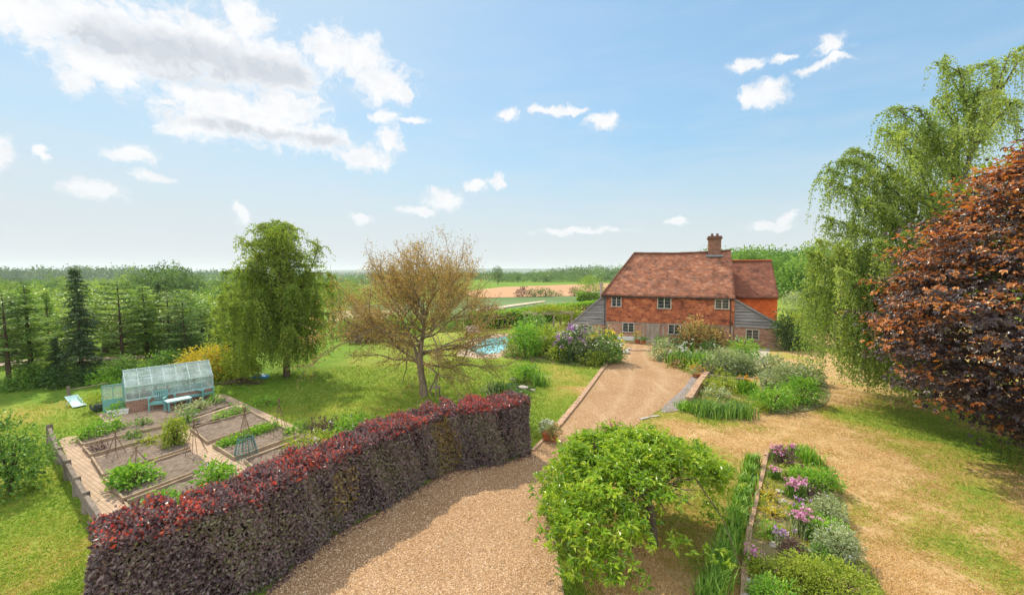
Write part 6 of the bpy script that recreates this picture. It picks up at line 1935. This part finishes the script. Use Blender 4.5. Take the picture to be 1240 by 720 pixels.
# clipped hedges beyond the garden
def clipped(label, pts, width, h, mat, n, L, name='clipped_hedge'):
    rng = np.random.default_rng(len(label)); pts = catmull(pts, 3); z0 = T(pts[0][0], pts[0][1]); o_ = (pts[0][0], pts[0][1], z0)
    t = thing(name, label, 'hedge', o_)
    V, F, wh, s, z, P = hedge_geo(rng, pts, width, h, n, L, .65, .10)
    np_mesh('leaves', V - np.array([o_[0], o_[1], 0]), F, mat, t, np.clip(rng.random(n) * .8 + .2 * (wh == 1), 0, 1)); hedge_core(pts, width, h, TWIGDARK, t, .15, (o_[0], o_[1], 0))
clipped('long bright green clipped hedge beyond the pool', gp([(575, 401), (620, 396), (668, 389), (735, 378)]), 1.6, 2.0, L_BRIGHT, 9000, .30)
clipped('short clipped hedge beside the white roof beyond the lean-to', gp([(704, 366), (726, 365)]), 1.5, 2.0, L_BRIGHT, 1500, .4)
p0_, p1_ = W(930, 345, 150), W(1040, 345, 150); clipped('dark clipped hedge on the rise behind the right wing', [(p0_[0], p0_[1]), (p1_[0], p1_[1])], 2.0, W(950, 332.5, 150)[2] - T(p0_[0], 150), L_DARK, 5200, .45)
p = G(730, 364); 
sh_ = thing('white_shed', 'low white roofed shed in the field behind the left lean-to', 'shed', p)
MB().box(-2.2, 2.2, 0, 2.4, 0, 1.7).build('wall', OLDWOOD, sh_); MB().hexa([(-2.5, -.3, 1.702), (2.5, -.3, 1.702), (2.5, 2.7, 2.0), (-2.5, 2.7, 2.0), (-2.5, -.3, 1.82), (2.5, -.3, 1.82), (2.5, 2.7, 2.12), (-2.5, 2.7, 2.12)]).build('roof', WHITE, sh_)
for (px, py, w_, h_, m_, lab) in [(633, 360.5, 18, 13, L_SMOKE, 'dusky round bush leftmost in the hedgerow between the fields'), (648, 360.5, 17, 12, L_WOOD2, 'second round bush from the left in the hedgerow between the fields'), (661, 360.5, 16, 13, L_WOOD2, 'third and tallest round bush in the hedgerow between the fields'),
                              (673, 359.5, 16, 9, L_WOOD2, 'low bush at the right end of the hedgerow group'), (696, 359.5, 15, 12, L_SMOKE, 'dark reddish bush by itself in front of the brown field'), (704, 359.5, 13, 9, L_WOOD2, 'small green bush right of the reddish field bush')]:
    shrub(lab, 'bush', px, py, w_, h_, m_, 'field_bush', leafpx=2.2)
shrub('yellow green tree rising behind the left end of the house roof', 'tree', 714, 366, 38, 33, L_WOOD1, 'field_tree', leafpx=2.6)

# ------------------------------------------------------------------ planting against the house and the right hand borders
B_ = [  # px, base y, w, h, material, name, category, label, flowers, fraction
    (841, 421, 26, 36, L_CLIMBER, 'climbing_shrub', 'climber', 'peach tinted climber against the house wall between window and lean-to', None, 0),
    (866, 421, 44, 24, L_CLIMBER, 'climbing_shrub', 'climber', 'wide orange tinted climber below the right upper window', None, 0),
    (884, 412, 20, 28, L_SMOKE, 'climbing_shrub', 'climber', 'thin dark climber at the corner of the right lean-to', None, 0),
    (800, 420, 14, 10, L_MID, 'low_bush', 'bush', 'small green bush right of the front door', P_YELLOW, .06),
    (824, 422, 24, 10, L_DARK, 'low_bush', 'bush', 'dark low bush under the ground floor window right of the door', None, 0),
    (808, 437, 30, 22, L_GREY, 'lavender_bush', 'shrub', 'grey lavender bush at the left corner of the house border', P_LILAC, .05),
    (832, 444, 36, 20, L_MID, 'border_plant', 'plant', 'feathery green border plant with white daisies beside the drive', P_WHITE, .05),
    (856, 446, 36, 20, L_BRIGHT, 'border_plant', 'plant', 'fresh green border plant right of the white daisies', None, 0),
    (884, 452, 50, 30, L_GREY, 'border_shrub', 'shrub', 'large soft grey green shrub in the house border', None, 0),
    (905, 434, 34, 20, L_BRIGHT, 'round_shrub', 'shrub', 'glossy bright green round shrub in front of the right lean-to', None, 0),
    (862, 432, 26, 14, L_DARK, 'border_plant', 'plant', 'dark green plant below the orange climber', P_WHITE, .02),
    (820, 446, 18, 7, L_CLIMBER, 'low_plant', 'plant', 'low salmon flowered plant at the drive edge', P_SALMON, .5),
    (903, 452, 30, 18, L_GREY, 'border_shrub', 'shrub', 'grey green shrub left of the stone path', None, 0),
    (842, 452, 20, 10, L_LIME, 'low_plant', 'plant', 'yellow green edging plant beside the flower pots', None, 0),
    (872, 457, 22, 8, L_LIME, 'low_plant', 'plant', 'low yellow edging plant above the timber sleeper', None, 0),
    (936, 456, 40, 22, L_GREY, 'border_shrub', 'shrub', 'olive grey shrub right of the stone path', None, 0),
    (962, 470, 50, 26, L_GREY, 'border_shrub', 'shrub', 'silvery spreading shrub behind the big glossy plant', P_WHITE, .05),
    (985, 466, 26, 26, L_GREY, 'border_shrub', 'shrub', 'silver shrub nearest the right hand birch', None, 0),
    (942, 498, 48, 28, L_BRIGHT, 'glossy_shrub', 'shrub', 'big glossy bright green plant at the front of the border, left half', None, 0),
    (975, 492, 46, 32, L_BRIGHT, 'glossy_shrub', 'shrub', 'big glossy bright green plant at the front of the border, right half', None, 0),
    (862, 504, 44, 20, L_MID, 'border_plant', 'plant', 'green leafy plant at the front left of the sunken bed', None, 0),
    (895, 506, 40, 20, L_MID, 'border_plant', 'plant', 'green leafy plant at the front right of the sunken bed', None, 0),
    (838, 498, 26, 12, L_BRIGHT, 'low_plant', 'plant', 'low green plant at the foot of the slate strip', None, 0),
    (880, 474, 40, 13, L_LIME, 'ground_plant', 'plant', 'lime green plant filling the back of the sunken bed', None, 0),
    (872, 484, 34, 9, L_GREY, 'ground_plant', 'plant', 'grey brown low plant in the middle of the sunken bed', P_WHITE, .03),
    (907, 478, 20, 20, L_BRIGHT, 'border_plant', 'plant', 'bright plant with orange flowers at the back corner of the sunken bed', P_ORANGE, .06),
    (922, 500, 16, 10, L_LIME, 'low_plant', 'plant', 'pale tuft between sunken bed and glossy plant', None, 0),
    (930, 470, 20, 14, L_GREY, 'low_plant', 'plant', 'small grey plant beside the narrow stone path', None, 0),
    (954, 425, 22, 48, L_DARK, 'dark_shrub', 'shrub', 'dark tall shrub at the right corner of the house', None, 0),
    (968, 404, 34, 24, L_LIME, 'slope_shrub', 'shrub', 'lime green shrub right of the dark corner shrub', None, 0),
    (980, 380, 50, 24, L_GREY, 'slope_shrub', 'shrub', 'grey green bush on the slope right of the house', None, 0),
    (962, 368, 34, 14, L_DARK, 'slope_shrub', 'shrub', 'dark low bush on the slope beside the wing roof', None, 0),
    (968, 356, 54, 16, L_LIME, 'slope_shrub', 'shrub', 'pale lime bush on the slope below the dark hedge', None, 0),
    (972, 424, 34, 26, L_MID, 'slope_shrub', 'shrub', 'mid green bush between house corner and birch', None, 0),
    (1000, 402, 50, 34, L_MID, 'slope_shrub', 'shrub', 'green bush behind the hanging birch branches', None, 0),
]
for (px, py, w_, h_, m_, nm, cat_, lab, fl, ff) in B_:
    if lab.startswith(('feathery', 'fresh green border', 'green leafy plant at the front', 'low green plant at the foot', 'bright plant with')):
        clump(lab, cat_, px, py, w_ * 1.15, h_ * 1.05, m_, nm, 520, .5, fl, 16, fl_px=2.6); continue
    shrub(lab, cat_, px, py, w_, h_, m_, nm, flowers=fl, fl_frac=ff)
for i, (px, py, lab) in enumerate([(829, 431, 'leftmost'), (838, 432, 'second from left'), (893, 428, 'rightmost')]):
    clump(lab + ' pale flower spire in the house border', 'flower', px, py, 5, 20, L_MID, 'flower_spire', 24, .2, P_WHITE, 5, fl_px=2.0)

# low garden walls, sleeper, pots
a_, b_ = G(833, 488), G(856, 455.5)
def wall_strip(name, label, pxs, w_, h_, mat, cat='garden wall', kind=None):
    P = [G(x, y) for x, y in pxs]; o_ = P[0]; mb = MB()
    for a_, b_ in zip(P[:-1], P[1:]):
        d = (b_ - a_); L_ = np.linalg.norm(d); k = max(1, int(L_ / .45))
        for i in range(k):
            q0 = a_ + d * (i / k) - o_; q1 = a_ + d * ((i + .96) / k) - o_
            mb.beam((q0[0], q0[1], h_ / 2 + .004), (q1[0], q1[1], h_ / 2 + .004), w_ * rb.uniform(.94, 1.06), h_ * rb.uniform(.92, 1.08))
    o = mb.build(name, mat, None, o_)
    return tag(o, label, cat, kind=kind)
BRICKEDGE = plain('edging_brick', (.38, .25, .16), .9, .15, .35, 6, .4)
wall_strip('garden_wall', 'low pale brick wall between slate strip and sunken bed', [(834, 489), (845, 471), (856, 456)], .35, .38, BRICKEDGE)
wall_strip('timber_sleeper', 'weathered timber sleeper along the back of the sunken bed', [(857, 458), (880, 462), (905, 464)], .22, .30, OLDWOOD, 'sleeper')
wall_strip('drive_edging', 'long row of brick edging along the left side of the drive', [(672, 520.5), (700, 487), (718, 463), (735, 440)], .26, .10, BRICKEDGE, 'edging')
wall_strip('bed_edging', 'row of edging bricks along the left side of the rock bed', [(929, 548), (924, 572), (917, 600), (908, 640), (902, 690), (900, 730)], .13, .09, BRICKEDGE, 'edging')
wall_strip('house_step', 'shallow brick step across the drive in front of the house door', [(763, 424.5), (795, 424.5)], .3, .10, BRICKEDGE, 'step')
wall_strip('turf_edging', 'short brick edging between hedge end and terracotta pots', [(645, 546), (659, 532)], .12, .07, BRICKEDGE, 'edging')
def pot_plant(label, px, py, r, h, leafm, fl=None, mat=TERRACOTTA, lh=.5, seed=1):
    p = G(px, py); t = thing('potted_plant', label, 'potted plant', (p[0], p[1], .012))
    MB().lathe((0, 0, 0), [(r * .7, 0), (r * .95, h * .8), (r * 1.08, h * .8), (r * 1.08, h), (r * .9, h), (r * .85, h * .9)], 16).build('pot', mat, t, smoothf=False)
    rng = np.random.default_rng(seed); V, F, tn = crown_leaves(rng, (0, 0, h + lh * .4), (r * 1.4, r * 1.4, lh * .55), 34, 12, .06, .10, .5); np_mesh('leaves', V, F, leafm, t, tn)
    if fl:
        D = rdirs(rng, 120); D = D[D[:, 2] > .1][:40]; P = np.repeat(D * np.array([r * 1.4, r * 1.4, lh * .6]) + np.array([0, 0, h + lh * .42]), 4, 0) + rng.normal(size=(len(D) * 4, 3)) * .02
        V, F = leaf_geo(rng, P, rdirs(rng, len(P)), .06, .05); np_mesh('blossom', V, F, fl, t, rng.random(len(P)))
pot_plant('larger terracotta pot with a white flecked plant by the drive edge', 662.5, 532.5, .22, .34, L_GREY, P_WHITE, seed=3)
pot_plant('smaller terracotta pot in front of the larger one by the drive edge', 671, 534, .15, .24, L_CLIMBER, seed=4)
pot_plant('wide bowl of orange flowers at the head of the slate strip', 844, 456.5, .36, .28, L_GREY, P_ORANGE, seed=5)
pot_plant('dark bowl with reddish plant right of the orange flowers', 855, 455, .38, .30, L_SMOKE, None, DARKPOT, seed=6)
pot_plant('terracotta pot with yellow plant by the white plinth', 772, 415.5, .28, .36, L_LIME, P_YELLOW, lh=.9, seed=7)
pot_plant('terracotta pot left of the front door', 779, 416.5, .24, .40, L_MID, lh=.35, seed=8)
p = G(786, 505)
mb = MB()
for (x, y, w_, d_, rz) in [(-.3, -.22, .6, .16, .5), (.3, .08, .5, .14, .3)]:
    c, s = math.cos(rz), math.sin(rz)
    q = [(x + a * c - b * s, y + a * s + b * c) for a, b in ((-w_ / 2, -d_ / 2), (w_ / 2, -d_ / 2), (w_ / 2, d_ / 2), (-w_ / 2, d_ / 2))]
    mb.slab(q, .014, .06)
tag(mb.build('paving_slabs', STONE, None, p, bevel=.01), 'pale broken paving slabs lying at the edge of drive and lawn', 'paving slabs')
# red twigs standing behind the umbrella tree
p = G(742, 533); rng = np.random.default_rng(66); mb = MB()
for k in range(26):
    d = rng.normal(size=3) * np.array([.5, .3, .2]) + np.array([0, 0, .8]); c = bez((0, 0, 0), d * .4, d * .8 + rng.normal(size=3) * .12, 5)
    mb.tube(c, np.linspace(.014, .004, 5), 4, False)
rt = thing('red_twigged_shrub', 'thin dark red twiggy shrub behind the umbrella shaped tree', 'shrub', p)
mb.build('twigs', plain('red_twig', (.16, .03, .035), .7, .3, .3, 5), rt)
V, F = leaf_geo(rng, rng.normal(size=(160, 3)) * np.array([.35, .25, .18]) + np.array([0, 0, .55]), rdirs(rng, 160), .07, .04); np_mesh('leaves', V, F, L_SMOKE, rt, rng.random(160))

# ------------------------------------------------------------------ strap leaved row and rock bed, front right
for i in range(13):
    f = i / 12; px = 913 + (862 - 913) * f ** 1.15; py = 566 + (745 - 566) * f
    clump('strap leaved daylily clump in the long row beside the edging bricks', 'plant', px, py, 18 + 20 * f, 22 + 32 * f, None, 'daylily_clump', 170, .55, group='long row of daylily clumps', wpxb=1.5)
FR = [
    ('s', 951, 564, 26, 16, L_SMOKE, 'red_leaved_plant', 'plant', 'dark red leaved plant at the top of the rock bed', P_PINK, .10, .3),
    ('c', 945, 560, 18, 18, L_MID, 'pink_flower_clump', 'flower', 'pink flower clump at the top left of the rock bed', P_PINK, 16),
    ('c', 962, 553, 12, 14, L_MID, 'pink_flower_clump', 'flower', 'small pink flower clump near the dark red leaved plant', P_PINK, 8),
    ('c', 982, 562, 30, 26, L_BRIGHT, 'grass_clump', 'plant', 'tall bright grassy clump at the top of the rock bed', None, 0),
    ('c', 940, 581, 14, 14, L_MID, 'pink_flower_clump', 'flower', 'sparse pink flower clump beside the edging bricks', P_PINK, 9),
    ('s', 1004, 598, 40, 24, L_BRIGHT, 'broom_bush', 'shrub', 'fine leaved green mound in the rock bed', None, 0, .3),
    ('s', 978, 590, 30, 20, L_BRIGHT, 'green_mound', 'plant', 'bright green mound left of the fine leaved mound', None, 0, .3),
    ('s', 984, 604, 20, 16, L_SMOKE, 'dusky_plant', 'plant', 'dusky plant between the two green mounds', P_WHITE, .05, .3),
    ('c', 965, 604, 26, 22, L_MID, 'pink_flower_clump', 'flower', 'wide pink flower clump in the middle of the rock bed', P_PINK, 30),
    ('c', 972, 632, 26, 26, L_BRIGHT, 'iris_clump', 'flower', 'violet flowered iris clump in the rock bed', P_VIOLET, 8),
    ('s', 1008, 632, 38, 28, L_GREY, 'pale_leaved_bush', 'shrub', 'bush with pale new leaves at the right of the rock bed', P_WHITE, .06, .1),
    ('c', 977, 652, 34, 30, L_GREY, 'pink_flower_clump', 'flower', 'dense magenta pink flower cluster in the rock bed', P_PINK, 46),
    ('s', 1006, 660, 44, 30, L_BRIGHT, 'feathery_plant', 'plant', 'soft feathery green plant right of the magenta flowers', None, 0, .3),
    ('c', 950, 662, 24, 18, L_GREY, 'violet_flower_clump', 'flower', 'pale violet flower clump left of the magenta cluster', P_LILAC, 16),
    ('s', 1020, 684, 50, 42, L_GREY, 'flowering_shrub', 'shrub', 'cream flowered shrub at the right side of the rock bed', P_WHITE, .12, .0),
    ('c', 915, 686, 24, 18, L_MID, 'pink_flower_clump', 'flower', 'bright pink flowers beside the edging at the front', P_PINK, 22),
    ('s', 934, 650, 20, 14, L_BRIGHT, 'low_plant', 'plant', 'low bright green plant by the edging bricks', None, 0, .3),
    ('s', 938, 628, 22, 10, L_GOLD, 'low_plant', 'plant', 'yellow cushion plant near the edging bricks', P_YELLOW, .15, .3),
    ('s', 934, 606, 18, 9, L_GOLD, 'low_plant', 'plant', 'small yellow cushion plant higher up the edging bricks', P_YELLOW, .10, .3),
    ('s', 957, 580, 20, 10, L_LIME, 'low_plant', 'plant', 'lime cushion plant in the upper rock bed', None, 0, .3),
    ('s', 962, 676, 26, 20, L_SMOKE, 'dusky_plant', 'plant', 'brownish dusky plant below the magenta cluster', None, 0, .3),
    ('s', 930, 704, 40, 22, L_LIME, 'leafy_plant', 'plant', 'leafy green plant at the front left of the rock bed', P_PINK, .03, .3),
    ('s', 975, 716, 56, 36, L_LIME, 'leafy_plant', 'plant', 'yellow green leafy plant at the front centre of the rock bed', None, 0, .3),
    ('s', 1030, 738, 76, 46, L_LIME, 'leafy_plant', 'plant', 'big fresh green plant at the front right of the rock bed', None, 0, .3),
    ('s', 945, 738, 60, 26, L_BRIGHT, 'leafy_plant', 'plant', 'mid green plant at the very front of the rock bed', None, 0, .3),
    ('s', 1000, 690, 34, 24, L_MID, 'leafy_plant', 'plant', 'rounded green plant below the feathery plant', None, 0, .3),
]
for e in FR:
    if e[0] == 's':
        _, px, py, w_, h_, m_, nm, cat_, lab, fl, ff, ft = e
        shrub(lab, cat_, px, py, w_, h_, m_, nm, flowers=fl, fl_frac=ff, fl_top=ft, leafpx=3.6)
    else:
        _, px, py, w_, h_, m_, nm, cat_, lab, fl, nf = e
        clump(lab, cat_, px, py, w_, h_, m_, nm, 190, .6, fl, nf, fl_px=4.0)
for i, (px, py, w_, lab) in enumerate([(944, 596, 12, 'pale flat stone near the top of the rock bed'), (948, 608, 14, 'pale stone in the yellow cushions of the rock bed'), (936, 616, 10, 'small pale stone beside the yellow cushion plant'), (984, 670, 16, 'grey stone below the magenta flower cluster'),
                                   (937, 660, 16, 'stone between edging and pale violet flowers'), (910, 668, 14, 'stone on the edging beside the daylily row'), (906, 706, 18, 'large front stone beside the daylily row'), (952, 622, 12, 'stone behind the violet iris clump'), (905, 726, 22, 'flat stone at the bottom edge of the rock bed'), (966, 690, 10, 'small stone under the dusky plant')]):
    rock(lab, px, py, w_, 40 + i, flat=.4)
# soil and thyme carpet of the rock bed and the other planted ground
BEDM = plain('planted_soil', (.16, .115, .07), .95, .05, .4, 3.0, 1.0, col2=(.26, .22, .09))
def bed_ground(name, label, pts, n, mats, L):
    P = catmull(gp(pts), 3, True)
    sheet('bed_soil', P, .018, BEDM)
    rng = np.random.default_rng(n); A_ = np.array([p[:2] for p in P]); mn_, mx_ = A_.min(0), A_.max(0)
    q = rng.uniform(mn_, mx_, (n * 4, 2))
    ins = np.zeros(len(q), bool); j = len(A_) - 1
    for i in range(len(A_)):
        xi, yi = A_[i]; xj, yj = A_[j]
        c = ((yi > q[:, 1]) != (yj > q[:, 1])) & (q[:, 0] < (xj - xi) * (q[:, 1] - yi) / (yj - yi + 1e-12) + xi); ins ^= c; j = i
    q = q[ins][:n]
    dens_ = np.sin(q[:, 0] * 3.1 + 1) * np.sin(q[:, 1] * 2.3) + .5 * np.sin(q[:, 0] * 7 + q[:, 1] * 5)
    q = q[dens_ > -.45]
    Pq = np.concatenate([q, .02 + .05 * rng.random((len(q), 1))], 1)
    V, F = leaf_geo(rng, Pq, rng.normal(size=Pq.shape) + np.array([0, 0, .8]), L * rng.uniform(.6, 1.3, len(Pq)), L * .5)
    tag(np_mesh(name, V, F, mats, None, np.clip(.5 + .35 * np.sin(q[:, 0] * 4.3 + q[:, 1] * 2.9) + rng.normal(size=len(q)) * .2, 0, 1)), label, 'ground cover', kind='stuff')
bed_ground('ground_cover', 'low green and yellow carpet plants between the rocks of the front bed', [(930, 548), (975, 540), (1015, 585), (1030, 640), (1065, 710), (1080, 760), (900, 760), (903, 700), (912, 640), (922, 590)], 26000, L_LIME, .055)
bed_ground('ground_cover', 'low mixed leaves covering the soil of the house border', [(797, 430), (830, 424), (880, 428), (915, 440), (915, 456), (860, 456), (838, 450), (812, 441)], 7000, L_MID, .12)
bed_ground('ground_cover', 'low lime leaves covering the sunken bed', [(858, 459), (905, 465), (915, 485), (905, 505), (850, 505), (836, 494)], 6000, L_LIME, .10)
bed_ground('ground_cover', 'low silvery leaves between the right border shrubs', [(925, 445), (985, 450), (1005, 475), (990, 495), (930, 500), (922, 475)], 6000, L_GREY, .11)
bed_ground('ground_cover', 'low leaves around the bushes beside the pool and terrace', [(606, 430), (640, 415), (690, 415), (745, 420), (752, 438), (700, 443), (640, 437)], 6000, L_MID, .16)

# short turf blades and loose stones where the ground is near enough to show them
def inside(q, poly):
    A_ = np.array([p[:2] for p in poly]); ins = np.zeros(len(q), bool); j = len(A_) - 1
    for i in range(len(A_)):
        xi, yi = A_[i]; xj, yj = A_[j]
        ins ^= ((yi > q[:, 1]) != (yj > q[:, 1])) & (q[:, 0] < (xj - xi) * (q[:, 1] - yi) / (yj - yi + 1e-12) + xi); j = i
    return ins
rng = np.random.default_rng(123)
n_ = 420000
r_ = 8.5 / (1 - rng.random(n_) * (1 - 8.5 / 34)); th = rng.uniform(-.95, .95, n_)       # density falls with distance squared
q = np.stack([r_ * np.sin(th), r_ * np.cos(th)], 1)
drive_poly = drive_pts + extra
keep = ~inside(q, drive_poly)
for pl_ in ([(117, 500), (262, 478), (272, 477), (395, 533), (420, 560), (330, 612), (200, 690), (135, 655), (120, 636), (70, 531), (131, 515)], [(930, 548), (975, 540), (1015, 585), (1030, 640), (1065, 710), (1080, 760), (900, 760), (903, 700), (912, 640), (922, 590)],
            [(797, 430), (915, 430), (1000, 450), (1005, 475), (990, 500), (920, 510), (836, 500), (860, 458), (812, 441)]):
    keep &= ~inside(q, gp(pl_))
keep &= ~inside(q, [np.array([-7.5, 6.9]), np.array([-5.6, 9.4]), np.array([-3.1, 13.9]), np.array([.7, 16.6]), np.array([.2, 17.8]), np.array([-4.0, 15.4]), np.array([-8.5, 8.0])])
q = q[keep]
dd_ = np.hypot(q[:, 0], q[:, 1])
xi_ = np.clip(np.searchsorted(xs, q[:, 0]), 0, nx - 1); yi_ = np.clip(np.searchsorted(ys, q[:, 1]), 0, ny - 1)
dv = dry[yi_, xi_] + .8 * vnoise(q[:, 0], q[:, 1], .9, 8, 3) + rng.normal(size=len(q)) * .16
patchy = np.sin(q[:, 0] * 2.9 + 1.5 * np.sin(q[:, 1] * 1.3)) * np.sin(q[:, 1] * 3.7 + q[:, 0]) + rng.normal(size=len(q)) * .5
ok_ = (patchy > -.35) | (dv < .5)
q, dv, dd_ = q[ok_], dv[ok_], dd_[ok_]
P = np.concatenate([q, terr(q[:, 0], q[:, 1])[:, None] - .004], 1)
Lb = rng.uniform(.035, .085, len(q)) * (1 + (dd_ - 8) * .035)
A = rng.normal(size=P.shape) * np.array([1, 1, .2]) * .8 + np.array([0, 0, .65])
V, F = leaf_geo(rng, P, A, Lb, .007 + .0011 * dd_, up=rng.normal(size=P.shape))
TURFB = leafmat('turf_blades', [(.17, .30, .032), (.26, .37, .045), (.37, .42, .06), (.49, .37, .11), (.60, .41, .18), (.74, .54, .30)], .4, .7, .1, (1.1, 1.1, .7))
tag(np_mesh('lawn_grass', V, F, TURFB, None, np.clip(dv, 0, 1)), 'short patchy turf blades of the lawn', 'grass', kind='stuff')
n_ = 60000
r_ = 8.5 / (1 - rng.random(n_) * (1 - 8.5 / 30)); th = rng.uniform(-.75, .45, n_)
q = np.stack([r_ * np.sin(th), r_ * np.cos(th)], 1); q = q[inside(q, drive_poly)][:16000]
k = len(q); c = np.concatenate([q, np.full((k, 1), .016)], 1)
rs = (rng.uniform(.006, .017, k) * (1 + .03 * (np.hypot(q[:, 0], q[:, 1]) - 8)))[:, None]
an = rng.uniform(0, 6.28, k); ux = np.stack([np.cos(an), np.sin(an), 0 * an], 1); uy = np.stack([-np.sin(an), np.cos(an), 0 * an], 1); uz = np.array([0, 0, 1.0])
V = np.stack([c + ux * rs * 1.3 - uz * rs * .3, c + uy * rs - uz * rs * .3, c - ux * rs * 1.2 - uz * rs * .3, c - uy * rs - uz * rs * .3, c + (ux * .2) * rs + uz * rs * .8], 1).reshape(-1, 3)
bi = (np.arange(k) * 5)[:, None]
F = np.concatenate([bi + np.array(t_) for t_ in ([0, 1, 4], [1, 2, 4], [2, 3, 4], [3, 0, 4])])
STN = leafmat('loose_gravel', [(.26, .15, .08), (.46, .29, .16), (.60, .43, .27), (.78, .64, .48)], 0.0, .9, .1)
tag(np_mesh('loose_gravel', V, F, STN, None, np.tile(rng.random(k), 4)), 'loose stones scattered on the gravel drive', 'gravel', kind='stuff')
# fallen leaves along the hedge foot
HPn = np.array([p[:2] for p in hp]); idx = rng.integers(3, len(HPn) - 1, 1500); f_ = rng.random(1500)[:, None]
q = HPn[idx] * (1 - f_) + HPn[np.minimum(idx + 1, len(HPn) - 1)] * f_; dn = HPn[np.minimum(idx + 1, len(HPn) - 1)] - HPn[idx]; dn = dn / np.linalg.norm(dn, axis=1, keepdims=True)
q = q + np.stack([dn[:, 1], -dn[:, 0]], 1) * (np.abs(rng.normal(size=1500)) * .18 - .05)[:, None]
P = np.concatenate([q, np.full((1500, 1), .02)], 1)
V, F = leaf_geo(rng, P, rng.normal(size=P.shape) * np.array([1, 1, .12]), .07, .045)
tag(np_mesh('fallen_leaves', V, F, L_SMOKE, None, rng.random(1500)), 'fallen brown leaves along the foot of the copper hedge', 'leaves', kind='stuff')
# ------------------------------------------------------------------ the air: one closed box of thin even haze
mh, nn, out = newmat('haze_air')
pv = nn('ShaderNodeVolumePrincipled')
pv.inputs['Color'].default_value = (.86, .92, 1.0, 1)
pv.inputs['Density'].default_value = 0.00011
pv.inputs['Anisotropy'].default_value = 0.2
nn.link(pv.outputs[0], out.inputs['Volume'])
hz = MB().box(-8300, 8300, -8300, 8300, -60, 90).build('haze', mh)
tag(hz, kind='stuff')
hz['label'] = 'thin pale air haze over the valley'; hz['category'] = 'haze'
